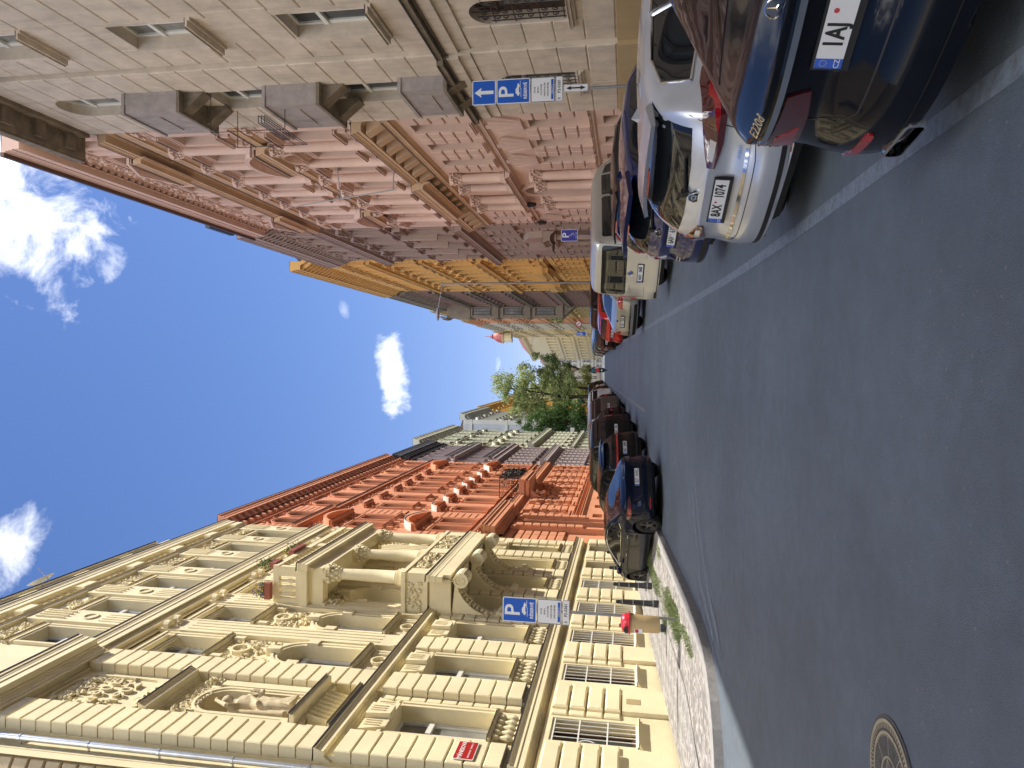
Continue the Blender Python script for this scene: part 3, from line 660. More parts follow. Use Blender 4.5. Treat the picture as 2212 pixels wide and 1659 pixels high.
for c_ in (20.72, 23.08, 25.42): F.column(c_, T - .22, 6.66, 9.2, .19)
for c_ in (20.62, 25.5): F.pilaster(c_, .36, 6.66, 9.2, 0, .16)
l.box(L0 + .05, L1 - .05, T - .42, T - .02, 9.2, 9.62); l.box(L0 + .05, L0 + .42, 0, T, 9.2, 9.62); l.box(L1 - .42, L1 - .05, 0, T, 9.2, 9.62); l.box(L0 + .05, L1 - .05, 0, T - .04, 9.62, 9.9)
F.cornice(9.42, 9.93, .24, L0 + .02, L1 - .02, 3, 'loggia', t=T - .04, ret=1); l.box(L0 - .1, L1 + .1, 0, T + .02, 9.66, 9.91)
l.box(L0 + .0, L0 + .1, 0, T - .1, 9.94, 10.06)
for e in (L0, L1 - .16): l.box(e, e + .16, 0, T, 10.62, 10.8); l.box(e, e + .16, T - .3, T, 9.93, 10.7); l.box(e, e + .16, 0, .3, 9.93, 10.7)
l.box(L0, L1, T - .16, T + .02, 10.62, 10.8); l.box(L0, L1, T - .14, T, 9.93, 10.05); l.box(23.0, 23.3, T - .18, T, 9.95, 10.7)
F.balusters(L0 + .3, 23.0, 10.05, 10.62, T - .08, 9); F.balusters(23.3, L1 - .3, 10.05, 10.62, T - .08, 9)
b = F.mb()
for q in range(3): b.lathe(L0 + .08, .42 + q * .2, [(.06, 10.05), (.035, 10.1), (.08, 10.25), (.03, 10.5), (.06, 10.62)], 8)
b.build('balusters', CREAM, F.root, True)
for c_ in (20.75, 23.08, 25.4):     # big scrolled consoles under the loggia
    k = F.mb(); n = 14
    inn = [(.06 + (T - .16) * (1 - math.cos(PI / 2 * i / n)), 3.7 + 1.35 * math.sin(PI / 2 * i / n)) for i in range(n + 1)]
    out_ = [(0, 3.7 + i * 1.45 / n) for i in range(n + 1)]
    for w0, w1, off in ((-.19, .19, 0), (-.25, -.19, -.05), (.19, .25, -.05)):
        for (p, q, p2, q2) in zip(inn, inn[1:], out_, out_[1:]):
            A = [(c_ + w0, p[0] - off * .3, p[1] + off), (c_ + w1, p[0] - off * .3, p[1] + off), (c_ + w1, q[0] - off * .3, q[1] + off), (c_ + w0, q[0] - off * .3, q[1] + off)]
            k.quad(*A); k.quad(A[0], A[3], (c_ + w0, 0, q2[1]), (c_ + w0, 0, p2[1])); k.quad(A[1], A[2], (c_ + w1, 0, q2[1]), (c_ + w1, 0, p2[1]))
    for (cx, cz, rr) in ((T - .14, 4.86, .23), (.14, 3.66, .13)):
        for i in range(16):
            a0, a1 = 2 * PI * i / 16, 2 * PI * (i + 1) / 16
            k.quad((c_ - .28, cx + rr * math.cos(a0), cz + rr * math.sin(a0)), (c_ + .28, cx + rr * math.cos(a0), cz + rr * math.sin(a0)), (c_ + .28, cx + rr * math.cos(a1), cz + rr * math.sin(a1)), (c_ - .28, cx + rr * math.cos(a1), cz + rr * math.sin(a1)))
        for sg in (-.28, .28):
            k.add([(c_ + sg, cx + rr * math.cos(2 * PI * i / 16), cz + rr * math.sin(2 * PI * i / 16)) for i in range(16)], [tuple(range(16))])
            for q in range(14): 
                a = q * .75; r1 = rr * (.85 - q * .055); a2 = a + .75
                k.tube((c_ + sg * 1.05, cx + r1 * math.cos(a), cz + r1 * math.sin(a)), (c_ + sg * 1.05, cx + r1 * .94 * math.cos(a2), cz + r1 * .94 * math.sin(a2)), .015, n=4, cap=False)
    g_ = random.Random(int(c_))
    for i in range(1, n):
        for _ in range(3): k.blob((c_ + g_.uniform(-.13, .13), inn[i][0] + .02, inn[i][1] - .03), (.07, .06, .06), .3, g_)
    k.build('console', CREAM, F.root)
F.body(1.4, LEAD, inset=-.6)
# street sign, downpipe
F.done(); CREAMF = F
RED = mat("red_enamel", (.42, .018, .018), .25, coat=.5); WHT = mat("white_enamel", (.78, .78, .76), .3)
t0 = F.P - .255
def plate_obj(name, label, cat, w, h, M4, bgm, frame=None, parts=(), group=None, th=.012):
    """flat sign lying in the xy plane of M4"""
    root = empty(name, tuple(M4.translation), 0, label, cat, group); L4 = Matrix.Translation(-M4.translation) @ M4
    def rr(w, h, r, z0, z1, m, nm, par=root):
        b = MB(); pts = []
        for cx, cy, a in ((w / 2 - r, h / 2 - r, 0), (-w / 2 + r, h / 2 - r, PI / 2), (-w / 2 + r, -h / 2 + r, PI), (w / 2 - r, -h / 2 + r, 1.5 * PI)):
            pts += [(cx + r * math.cos(a + k * PI / 8), cy + r * math.sin(a + k * PI / 8)) for k in range(5)]
        n = len(pts); b.add([(x, y, z0) for x, y in pts] + [(x, y, z1) for x, y in pts], [tuple(range(n)), tuple(range(n, 2 * n))] + [(i, (i + 1) % n, n + (i + 1) % n, n + i) for i in range(n)])
        b.v = [tuple(L4 @ Vector(p)) for p in b.v]; return b.build(nm, m, par)
    if frame: rr(w, h, .03 * min(1, h * 2), 0, th, frame, 'frame'); rr(w - .03, h - .03, .022 * min(1, h * 2), th, th + .002, bgm, 'panel')
    else: rr(w, h, .02, 0, th, bgm, 'panel')
    return root, L4, th + .002
M4 = Matrix.Translation(Vector(F.o)) @ fmat(F, 12.98, .258, 2.95)
rt, L4, zt = plate_obj('street_sign', 'red enamel street name sign reading Mánesova on the cream corner pier', 'street sign', .62, .40, M4, RED, WHT)
text('MÁNESOVA', .115, .001, WHT, rt, L4 @ Matrix.Translation((0, .07, zt + .001)), sx=.95, bold=.002); text('VINOHRADY · PRAHA 2', .048, .001, WHT, rt, L4 @ Matrix.Translation((0, -.09, zt + .001)))
# --- chamfered neighbour round the corner and zinc downpipe ---
d = Vector((-.857, -.515)).normalized()   # runs away to the left and back
nb = empty('apartment_building', (-7.75, 12.2, G(12)), 0, 'tan rusticated corner wall beyond the zinc downpipe', 'building')
TAN = plaster("tan_plaster", (.55, .45, .29), .08, .2)
def cx(a, b, c): return (d.x * a + (-d.y * -1) * -b * -1 * -1 if False else d.x * a + .515 * b, d.y * a - .857 * b, c - G(12))
b = MB(cx); b.quad((0, 0, -3), (9, 0, -3), (9, 0, 19.5), (0, 0, 19.5)); b.build('wall', TAN, nb)
b = MB(cx)
n = 56
for i in range(n):
    z = -1.1 + i * .36
    b.block(.15, 1.25, z + .02, z + .34, 0, .12, .02); b.block(2.9, 4.0, z + .02, z + .34, 0, .12, .02)
    b.block(1.27, 1.5, z + .02, z + .34, 0, .05, .02)
b.build('rustication', TAN, nb)
b = MB(cx); b.run([(0, 1.6), (.3, 1.7), (.32, 2.1), (0, 2.12)], 0, 9); b.run([(0, 13), (.3, 13.3), (.36, 13.7), (0, 13.72)], 0, 9); b.run([(0, 17.5), (.3, 18), (.36, 18.25), (0, 18.3)], 0, 9); b.build('cornice', TAN, nb)
b = MB(cx); b.quad((9, 0, -3), (9, -12, -3), (9, -12, 19.5), (9, 0, 19.5)); b.quad((0, 0, 19.5), (9, 0, 19.5), (9, -12, 19.5), (0, -12, 19.5)); b.build('roof', ROOFM, nb)
# window of the chamfer (just left of the picture, its reflection shows in the cars)
b = MB(cx); b.box(1.8, 2.7, .0, .02, 2.7, 4.9); b.box(1.8, 2.7, .0, .02, 6.7, 8.9); b.build('window', GLASS, nb)
b = MB(); b.add([(-7.76, 12.0, -1.3), (-7.76, 12.7, -1.3), (-7.76, 12.7, 19.4), (-7.76, 12.0, 19.4)], [(0, 1, 2, 3)])
b.v = [(x + 7.75, y - 12.2, z - G(12)) for x, y, z in b.v]; b.build('recess_wall', CREAM, nb)
pp = empty('downpipe', (-7.62, 12.36, G(12)), 0, 'grey zinc downpipe in the corner of the cream house', 'downpipe')
b = MB(); b.tube((0, 0, .15), (0, 0, 19.6), .062, n=14); b.build('pipe', ZINC, pp, True)
b = MB()
for z in np.arange(.9, 19, 1.55): b.tube((0, 0, z), (0, 0, z + .05), .072, n=14); b.box(-.14, 0, -.015, .015, z + .01, z + .04)
b.build('pipe_clamp', ZINC, pp)
# --- left: orange house ---
ORG = plaster("orange_plaster", (.66, .30, .17), .08, .14)
O = Fac('apartment_building', 'orange stucco house with curved pediments and a vine covered iron balcony', -1, 7.6, 30.0, 53.2, G(38), 17.6, ORG)
OC = [31.5, 33.05, 35.95, 38.35, 40.85, 42.9, 45.0, 47.3, 50.0, 51.7]
def lowrow(F, cs, z, h, w=.95, **k):
    for c in cs: F.window(c, z, w, h, 0, .3, FRAME_D, **k)
for c in OC:
    O.window(c, 14.85, .95, 1.75, 1, .3); O.window(c, 11.0, .95, 1.8, 0, .3); O.window(c, 7.0, .95, 1.82, 0, .3)
    if c > 34: O.window(c, 2.9, .92, 1.98, 0, .35); O.window(c, 1.22, .8, .48, 0, .35, IRON, style='s', bars=(1, 0))
O.hole(33.0, -1.6, 1.5, 6.7, 1, .9)
O.wall(); O.body(2.0)
b = O.mb(); b.box(32.3, 33.7, -.9, -.85, -2, 3.3); b.build('door', mat("brown_door", (.12, .05, .03), .5), O.root)
b = O.mb(); b.box(32.2, 33.8, -.9, -.86, 3.3, 5.2); b.build('pane', GLASS, O.root)
for i, c in enumerate(OC):
    g_ = O.g('ornament')
    O.surround(c, 14.85, .95, 1.75, .13, .06, 1); relief(g_, c - .55, c + .55, 16.55, 17.0, .04, 14, .055, .07, i)
    O.surround(c, 11.0, .95, 1.8, .14, .07); O.surround(c, 7.0, .95, 1.82, .14, .07)
    O.sill(c, 10.98, 1.3, .2, .12); O.sill(c, 6.98, 1.3, .12, .1, br=False)
    relief(g_, c - .5, c + .5, 12.95, 13.4, .05, 18, .06, .08, i + 20); relief(g_, c - .5, c + .5, 8.95, 9.4, .05, 18, .06, .08, i + 40)
    relief(g_, c - .3, c + .3, 10.2, 10.7, .04, 10, .05, .05, i + 60); relief(g_, c - .4, c + .4, 6.2, 6.55, .04, 12, .05, .06, i + 80)
for c in OC[2:-2]:
    O.pediment(c, 13.45, 1.25, 'flat', .26, .4); O.g('pediment').prism([(c - .2, 13.6), (c + .2, 13.6), (c + .1, 13.9), (c - .1, 13.9)], 0, .24)
    O.pediment(c, 9.45, 1.35, 'seg', .28, .42)
for a, e in ((30.9, 33.65), (49.3, 52.4)):
    c = (a + e) / 2; O.pediment(c, 13.4, e - a, 'seg', .32, .7, orn=26); O.pediment(c, 9.4, e - a, 'seg', .34, .65, orn=26)
wh = mat("pale_flashing", (.62, .58, .52), .6, var=.1)
for c, w_ in [(x, 1.35) for x in OC[2:-2]] + [(32.3, 2.75), (50.85, 3.1)]:     # pale sheet on the curved heads
    h = .42 if w_ < 2 else .65; x = w_ / 2; rr = (x * x + h * h) / (2 * h); cz = 9.45 + .13 + h - rr; a0 = math.asin((rr - h) / rr)
    O.g('flashing', wh).strip(arc(c, cz, rr + .085, a0, PI - a0, 12), arc(c, cz, rr + .11, a0, PI - a0, 12), 0, .31 if w_ < 2 else .37)
sk = [(c - .55, c + .55, 0, 5.0) for c in OC[2:]] + [(32.05, 33.95, -3, 5.3)]
O.rust(2.65, 5.25, 7, sk, 0, .09, .05, joint=.9); O.rust(5.25, 5.5, 1, [], 0, .05, .03)
for z0, z1 in ((7.0, 9.4), (11.0, 13.4), (14.9, 17.0)):
    for a, e in ((30.05, 30.85), (33.75, 34.95), (48.2, 49.2), (52.3, 53.15)): O.rust(z0, z1, 7, [(29, a, 0, 99), (e, 60, 0, 99)], 0, .05, .03)
for c in OC[2:]:   # gibbs blocks round the low windows
    for k in range(4):
        for sg in (-1, 1):
            a, e = sorted((c + sg * .46, c + sg * .68)); O.g('rustication').block(a, e, 3.1 + k * .5, 3.35 + k * .5, 0, .16, .02)
    O.g('keystone').prism([(c - .1, 4.88), (c + .1, 4.88), (c + .17, 5.25), (c - .17, 5.25)], 0, .2); O.balusters(c - .42, c + .42, 2.62, 2.88, .05, 4); O.new('sill'); O.g('sill').box(c - .55, c + .55, 0, .14, 2.84, 2.92)
O.cornice(2.1, 2.3, .12, 34, 53.2, 2, flash=False); O.cornice(2.45, 2.62, .1, 34, 53.2, 2, flash=False)
O.cornice(5.5, 6.15, .3); O.cornice(6.62, 6.9, .14, flash=False); O.cornice(5.35, 6.2, .5, 30.6, 35.2, 3, t=.15, ret=1); relief(O.g('ornament'), 30.9, 35, 6.2, 6.7, .1, 40, .07, .08, 71)
O.cornice(14.55, 14.88, .2, dent=.3); O.cornice(14.6, 14.98, .3, 30.0, 34.4)
relief(O.g('ornament'), 30.2, 53, 14.25, 14.5, .03, 120, .06, .06, 90)
O.cornice(17.85, 18.65, .52, mod=.58); O.cornice(17.0, 17.2, .14, flash=False)
for i in range(40):
    a = 30.3 + i * .58
    O.new('modillion'); O.g('modillion').lathe(a, .12, [(.02, 17.25), (.13, 17.35), (.15, 17.5), (.1, 17.7)], 8)
for sg in (-1, 1): O.pilaster(33 + sg * 1.05, .3, -1.4, 5.2, 0, .26, False); O.blocks(33 + sg * 1.05 - .2, 33 + sg * 1.05 + .2, 1.9, 5.0, 8, .26, .1)
O.surround(33.0, -1.6, 1.5, 6.7, .16, .12, 1)
# balcony
bl = O.g('balcony'); bl.box(39.65, 43.05, 0, 1.1, 5.75, 6.05); O.cornice(5.45, 6.08, .14, 39.7, 43.0, 3, 'balcony', t=1.0, ret=1); bl.box(39.75, 42.95, 0, 1.05, 5.5, 5.75)
for c in (40.1, 42.6):
    A = [(0, 4.4)] + [(.05 + .85 * (1 - math.cos(PI / 2 * i / 8)), 4.4 + 1.1 * math.sin(PI / 2 * i / 8)) for i in range(9)] + [(0, 5.5)]
    bl.add([(c - .2, p[0], p[1]) for p in A] + [(c + .2, p[0], p[1]) for p in A], [tuple(range(len(A))), tuple(range(len(A), 2 * len(A)))] + [(i, i + 1, len(A) + i + 1, len(A) + i) for i in range(len(A) - 1)])
    relief(O.g('ornament'), c - .2, c + .2, 4.3, 5.2, .3, 26, .08, .16, int(c))
b = O.mb()
def rail(b, p, q, z0, z1, n, seed=1):
    b.tube((*p, z1), (*q, z1), .022, n=5); b.tube((*p, z0 + .08), (*q, z0 + .08), .016, n=5)
    g_ = random.Random(seed)
    for i in range(n + 1):
        x = p[0] + (q[0] - p[0]) * i / n; y = p[1] + (q[1] - p[1]) * i / n; b.tube((x, y, z0), (x, y, z1), .012, n=4)
        if i < n:
            dx, dy = (q[0] - p[0]) / n, (q[1] - p[1]) / n
            for cz, r in ((z0 + .3, .12), (z0 + .62, .1), (z0 + .9, .07)):
                if cz + r > z1: continue
                P_ = [(x + dx * (.5 + .42 * math.cos(a) * (1 - k * .05)), y + dy * (.5 + .42 * math.cos(a) * (1 - k * .05)), cz + r * math.sin(a) * (1 - k * .05)) for k in range(10) for a in [k * .8]]
                b.path(P_, .009, 4)
rail(b, (39.72, .0), (39.72, 1.14), 6.08, 7.18, 4); rail(b, (39.72, 1.14), (43.0, 1.14), 6.08, 7.18, 11); rail(b, (43.0, 1.14), (43.0, 0), 6.08, 7.18, 4)
for y in (0.02, 1.14): b.box(39.68, 39.76, y - .03, y + .03, 6.08, 7.22)
b.build('railing', IRON, O.root)
O.done()
VINE = mat("dry_vine_leaves", (.022, .024, .02), .7)
vn = empty('climbing_vine', (-6.5, 41.3, 6.1), 0, 'dark withered vine hanging over the iron balcony railing', 'vine')
b = MB(); g_ = random.Random(4)
for i in range(900):
    s_ = g_.betavariate(1.6, 1.2) * 3.2 - 1.5; z = g_.random() ** .8 * (1.15 if s_ > -.6 else .7 + .4 * g_.random()); x = .05 + g_.uniform(-.12, .14)
    if g_.random() < .12: x = -g_.random() * 1.0
    c = Vector((x, s_, 1.2 - z * 1.05)); n_ = Vector((g_.gauss(0, 1), g_.gauss(0, 1), g_.gauss(0, 1))).normalized(); u = n_.orthogonal().normalized() * g_.uniform(.03, .07); w = n_.cross(u)
    b.add([tuple(c - u), tuple(c + w), tuple(c + u), tuple(c - w)], [(0, 1, 2, 3)])
b.build('leaf_mass', VINE, vn)
b = MB()
for k in range(7):
    y = -1.4 + k * .45; b.path([(0.03, y, 0), (.06, y + .1, .4), (0, y + .25, .8), (.05, y + .5, 1.15)], .015, 4)
b.build('stem', VINE, vn)

def rows(F, spec, cs, t=0):
    """spec: (z, h, w, arch, pediment, frame) for each storey"""
    for (z, h, w, ar, ped, fr) in spec:
        for i, c in enumerate(cs):
            F.window(c, z, w, h, ar, .25, fr)
def trim(F, spec, cs, orn=8, srd=.13):
    for j, (z, h, w, ar, ped, fr) in enumerate(spec):
        for i, c in enumerate(cs):
            if srd: F.surround(c, z, w, h, srd, .07, ar)
            F.sill(c, z, w + .35, .16, .1, br=False)
            p = ped[i % len(ped)] if isinstance(ped, (list, tuple)) else ped
            if p: F.pediment(c, z + h + .18, w + .5, p, .28, .42); 
            if orn: relief(F.g('ornament'), c - w / 2, c + w / 2, z + h + .2, z + h + .42, .06, orn, .06, .07, int(c * 3 + z))
# --- left: mauve-grey house with dark iron balconies ---
MAU = plaster("mauve_plaster", (.42, .36, .36), .08, .2); DKC = mat("dark_cornice", (.07, .075, .08), .6, var=.2)
M_ = Fac('apartment_building', 'mauve grey house with dark cornice and long iron balconies beyond the orange house', -1, 7.6, 53.25, 64.0, G(58), 16.8, MAU)
MC = [54.2 + 1.75 * i for i in range(6)]; SP = [(3.2, 2.1, .85, 0, 0, None), (7.2, 2.0, .85, 0, 0, None), (10.95, 2.2, .85, 0, 0, None), (14.0, 2.0, .85, 0, 0, None)]
rows(M_, SP, MC); M_.wall(); M_.body(2.4); trim(M_, SP[2:], MC, 8); trim(M_, SP[:2], MC, 0)
M_.rust(3.2, 5.3, 6, [(c - .5, c + .5, 0, 9) for c in MC], 0, .1, .07); M_.rust(7.1, 9.3, 6, [(c - .5, c + .5, 0, 9.4) for c in MC], 0, .08, .07)
M_.cornice(5.7, 6.5, .45); M_.cornice(9.55, 10.2, .4); M_.cornice(2.4, 2.8, .16); M_.cornice(16.4, 16.7, .2, m=DKC); M_.cornice(17.1, 18.2, .5, mod=.62, m=DKC)
for z in (10.25, 13.3):
    M_.g('balcony').box(53.4, 63.9, 0, .45, z - .1, z); b = M_.mb(); rail(b, (53.4, .45), (63.9, .45), z, z + .75, 26); b.build('railing', IRON, M_.root)
M_.done()
# --- left: pale green house ---
GRN = plaster("pale_green_plaster", (.56, .58, .46), .07, .12)
V = Fac('apartment_building', 'pale green and cream house with bossed piers on the side street corner', -1, 7.6, 64.05, 79.8, G(70), 19.0, GRN)
VC = [65.6, 68.6, 71.6, 74.9, 78.0]; SP = [(3.2, 1.5, .9, 0, 0, FRAME_D), (6.0, 1.9, .95, 0, 0, None), (9.75, 2.05, .95, 0, 'seg', None), (13.4, 2.0, .95, 0, ('tri', 'flat'), None), (16.6, 1.5, .9, 0, 0, None)]
rows(V, SP, VC); V.wall(); V.body(2.6); trim(V, SP, VC, 8)
V.rust(5.5, 8.1, 6, [(c - .55, c + .55, 0, 8.0) for c in VC], 0, .09, .06, joint=.9)
for z0, z1 in ((9.4, 12.6), (13.2, 18.4)): 
    for a in (64.3, 67.1, 70.1, 73.2, 76.4): V.blocks(a - .35, a + .35, z0, z1, int((z1 - z0) / .45), 0, .09)
V.cornice(4.6, 5.18, .32); V.cornice(8.2, 8.98, .5); V.cornice(12.75, 13.05, .2); V.cornice(16.0, 16.3, .2); V.cornice(18.9, 19.9, .6, mod=.8)
V.g('shop_door', mat("green_shop_door", (.02, .12, .07), .4)).box(74.0, 76.6, 0, .06, 2.3, 4.6)
V.done()
# --- right: grey stone house in the shade ---
STN = mat("buff_stone", (.58, .50, .41), .85, spec=.25, var=.17, vscale=1.6, stain=.5, bump=.35, bscale=34)
STD = mat("weathered_stone", (.20, .165, .125), .9, spec=.2, var=.35, vscale=2.2, stain=.5, bump=.35, bscale=30)
S = Fac('apartment_building', 'buff stone house with heavy stone balconies, arched grilled windows and dark eaves', 1, 8.3, -14, 23.0, G(14), 19.5, STN)
SA = [-8, -4.5, -1, 2.5, 6.0, 9.6, 13.05, 16.58]; SB = 20.62
for c in SA:
    for z, h in ((15.3, 2.5), (10.65, 2.35), (6.1, 2.35)): S.window(c, z, 1.32, h, 0, .34)
    S.window(c + .1, 1.55, 1.15, 2.3, 1, .34, FRAME_D)
sb = []
for z, h, ar in ((15.9, 2.4, 1), (10.9, 1.9, 0), (6.7, 2.0, 0), (1.55, 2.3, 1)):
    S.window(SB, z, 1.4, h, ar, .34, hole=False, t=.14); sb.append((SB - .7, SB + .7, z, z + h, ar, .34))
S.wall(s1=18.35); S.wall(t=.14, holes=sb, s0=18.35); S.g('wall').quad((18.35, 0, -3), (18.35, .14, -3), (18.35, .14, 19.5), (18.35, 0, 19.5)); S.g('wall').quad((23, 0, -3), (23, .14, -3), (23, .14, 19.5), (23, 0, 19.5)); S.body(2.2)
hs_ = [(c - .66, c + .66, z, z + h) for c in SA for z, h in ((15.3, 2.5), (10.65, 2.35), (6.1, 2.35))] + [(c - .475, c + .675, 1.55, 3.85) for c in SA]
S.s1 = 18.32; S.rust(.42, 4.2, 5, hs_, 0, .03, .018, joint=2.3); S.rust(5.15, 19.4, 17, hs_, 0, .03, .018, joint=2.6)
S.s0, S.s1 = 18.36, 23.0; hb = [(a, b_, c, d_) for a, b_, c, d_, *_r in sb]
S.rust(.42, 4.2, 5, hb, .14, .03, .018, joint=2.3); S.rust(5.15, 19.4, 17, hb, .14, .03, .018, joint=2.6); S.s0 = -14
S.g('plinth', plaster("ochre_plaster", (.42, .31, .17))).box(-14, 23, -.2, .10, -3, .39); S.g('plinth', MATS["ochre_plaster"]).box(18.3, 23.03, .10, .22, -3, .39)
for c in SA + [SB]:
    t_ = .14 if c == SB else 0
    for z in (6.1, 10.65, 15.3):
        if c != SB: S.sill(c, z, 1.62, .26, .13, t=t_, br=False, name='sill'); S.new('window_surround'); S.g('window_surround').box(c - .82, c - .66, t_, t_ + .05, z, z + 2.4); S.g('window_surround').box(c + .66, c + .82, t_, t_ + .05, z, z + 2.4)
    S.sill(c + (.1 if t_ == 0 else 0), 1.5, 1.6, .16, .16, t=t_, br=False)
    if c > 10:
        cc = c + (.1 if t_ == 0 else 0); b = S.mb(); T_ = t_ - .04
        for q in range(5): x = cc - .46 + q * .23; b.tube((x, T_, 1.58), (x, T_, 3.3 + .5 * math.cos((q - 2) * .7)), .014, n=4)
        for z in (1.62, 2.2, 2.8, 3.3): b.box(cc - .55, cc + .55, T_ - .01, T_ + .01, z - .012, z + .012)
        g_ = random.Random(3)
        for q in range(4):
            for z in (1.8, 2.05, 2.4, 2.65, 3.0, 3.2, 3.5):
                x = cc - .345 + q * .23; sg = 1 if q % 2 else -1
                b.path([(x + .09 * (1 - k * .09) * math.cos(k * .9) * sg, T_ - .02, z + .1 * (1 - k * .09) * math.sin(k * .9)) for k in range(9)], .011, 4)
        b.build('grille', IRON, S.root)
S.cornice(4.2, 4.85, .16, -14, 18.4, 2, 'string_course'); S.cornice(4.78, 5.1, .3, -14, 18.4, 2, 'string_course', m=STD)
S.cornice(4.2, 4.85, .16, 18.36, 23.0, 2, 'string_course', t=.14); S.cornice(4.78, 5.1, .3, 18.36, 23.0, 2, 'string_course', t=.14, m=STD)
GRAN = mat('grey_granite', (.34, .30, .285), .85, spec=.25, var=.18, vscale=3, stain=.55, bump=.35, bscale=40)
def stone_balcony(zb, z0, z1, pr):
    m = S.mb(); c = SB; x = 1.0
    m.box(c - x, c + x, .1, .14 + pr, zb, z0); m.box(c - x, c + x, .14 + pr - .16, .14 + pr, z0, z1 - .08); m.box(c - x - .04, c + x + .04, .14 + pr - .22, .14 + pr + .05, z1 - .1, z1)
    for e in (-1, 1): a, d_ = sorted((c + e * x, c + e * (x - .16))); m.box(a, d_, .1, .14 + pr, z0, z1 - .08); m.box(a - .02, d_ + .02, .1, .14 + pr + .05, z1 - .1, z1)
    m.box(c - .6, c + .6, .14 + pr - .02, .14 + pr + .03, z0 + .15, z1 - .25)
    o = m.build('balcony', GRAN, S.root)
    k = S.mb(); k.box(c - x - .05, c + x + .05, .1, .14 + pr + .06, zb - .1, zb)
    for e in (-.62, .62): k.add([(c + e - .22, .1, zb - .75), (c + e + .22, .1, zb - .75), (c + e + .22, .1, zb - .1), (c + e - .22, .1, zb - .1), (c + e - .22, .2, zb - .75), (c + e + .22, .2, zb - .75), (c + e + .22, .1 + pr, zb - .1), (c + e - .22, .1 + pr, zb - .1)], [(0, 1, 5, 4), (4, 5, 6, 7), (0, 4, 7, 3), (1, 2, 6, 5), (2, 3, 7, 6)])
    k.build('bracket', STD, o)
for a in ((5.25, 5.55, 6.6, .42), (9.05, 9.6, 10.75, .62), (13.5, 14.2, 15.35, .62)): stone_balcony(*a)
S.cornice(19.25, 19.62, .12, -14, 23.0, 2, 't', flash=False) if 0 else None
e_ = S.g('eaves', STD); e_.box(-14, 23.1, -.2, 1.0, 19.55, 19.72); e_.box(-14, 23.16, .9, 1.1, 19.6, 19.95); e_.box(-14, 22.9, 0, .3, 19.2, 19.55)
for i in range(28): e_.box(-13 + i * 1.3, -12.6 + i * 1.3, .25, .85, 19.42, 19.55)
S.g('roof').quad((-14, 1.1, 19.96), (23.1, 1.1, 19.96), (23.1, -4, 21.7), (-14, -4, 21.7))
S.done()
for c_, z in ((20.1, 12.9), (19.9, 8.7)):
    pass
fr_ = empty('clothes_airer', (8.3 - 1.1, 20.7, 11.2), 0, 'thin black wire frame fixed out in front of an upper stone balcony', 'wire frame')
b = MB(); b.path([(1.0, -.75, 1.4), (-.25, -.75, 1.4), (-.25, -.75, -1.0), (1.0, -.75, -1.0)], .012, 4); b.path([(-.25, -.75, 1.4), (-.25, .75, 1.4), (-.25, .75, -1.0), (-.25, -.75, -1.0)], .012, 4); b.path([(-.25, .75, 1.4), (1.0, .75, 1.4)], .012, 4)
for z in (-.9, -.6): b.path([(-.25, -.75, z), (-.25, .75, z)], .01, 4)
b.build('wire', IRON, fr_)
fb = empty('flower_box', (8.3 - .95, 20.65, 10.8), 0, 'empty black mesh flower basket on the stone balcony', 'flower box')
b = MB()
for z in (0, .1, .2): b.path([(0, -.8, z), (-.22, -.8, z), (-.22, .8, z), (0, .8, z), (0, -.8, z)], .012, 4)
for i in range(17): b.tube((-.22, -.8 + i * .1, 0), (-.22, -.8 + i * .1, .2), .008, n=4); b.tube((0, -.8 + i * .1, 0), (-.22, -.8 + i * .1, 0), .008, n=4)
b.build('basket', IRON, fb)
# --- right: pink house ---
PNK = plaster("pink_plaster", (.66, .48, .40), .06, .12); PSAND = plaster("sandstone_trim", (.60, .42, .28), .08, .14)
K = Fac('apartment_building', 'pink neo-renaissance house with half columns, pediments and an arched entrance', 1, 8.3, 23.05, 41.0, G(31), 22.0, PNK)
KC = [24.35, 26.5, 28.6, 31.2, 33.3, 35.4, 37.55, 39.7]
for c in KC:
    if not 30 < c < 36: K.window(c, 1.45, .85, 2.05, 0, .32); K.window(c, .45, .8, .5, 0, .3, FRAME_D, style='s', bars=(1, 0))
    K.window(c, 5.5, .85, 2.15, 0, .32)
    K.window(c, 10.4, .92, 1.95, 0, .32); K.window(c, 14.85, .92, 1.9, 0, .32); K.window(c, 19.3, .88, 1.6, 0, .3)
K.hole(33.3, -1.5, 1.5, 6.4, 1, .8)
K.holes = [h for h in K.holes if not (h[2] == 5.5 and 32 < (h[0] + h[1]) / 2 < 34)]
K.wall(); K.body(2.4)
b = K.mb(); b.box(32.5, 34.1, -.8, -.74, -2, 3.2); b.build('door', mat("red_brown_door", (.16, .05, .03), .5), K.root)
b = K.mb(); b.box(32.5, 34.1, -.8, -.75, 3.2, 5.1); b.build('tympanum', PSAND, K.root); relief(K.g('ornament', PSAND), 32.7, 33.9, 3.5, 4.5, -.72, 40, .07, .05, 3)
sk = [(c - .48, c + .48, 0, 8.0) for c in KC if not 30 < c < 36] + [(29.9, 36.4, -3, 9)]
K.rust(-.7, 1.2, 3, sk, 0, .05, .03, joint=1.2); K.rust(1.4, 3.7, 5, sk, 0, .08, .05, joint=.62); K.rust(5.3, 7.75, 5, sk, 0, .08, .05, joint=.62)
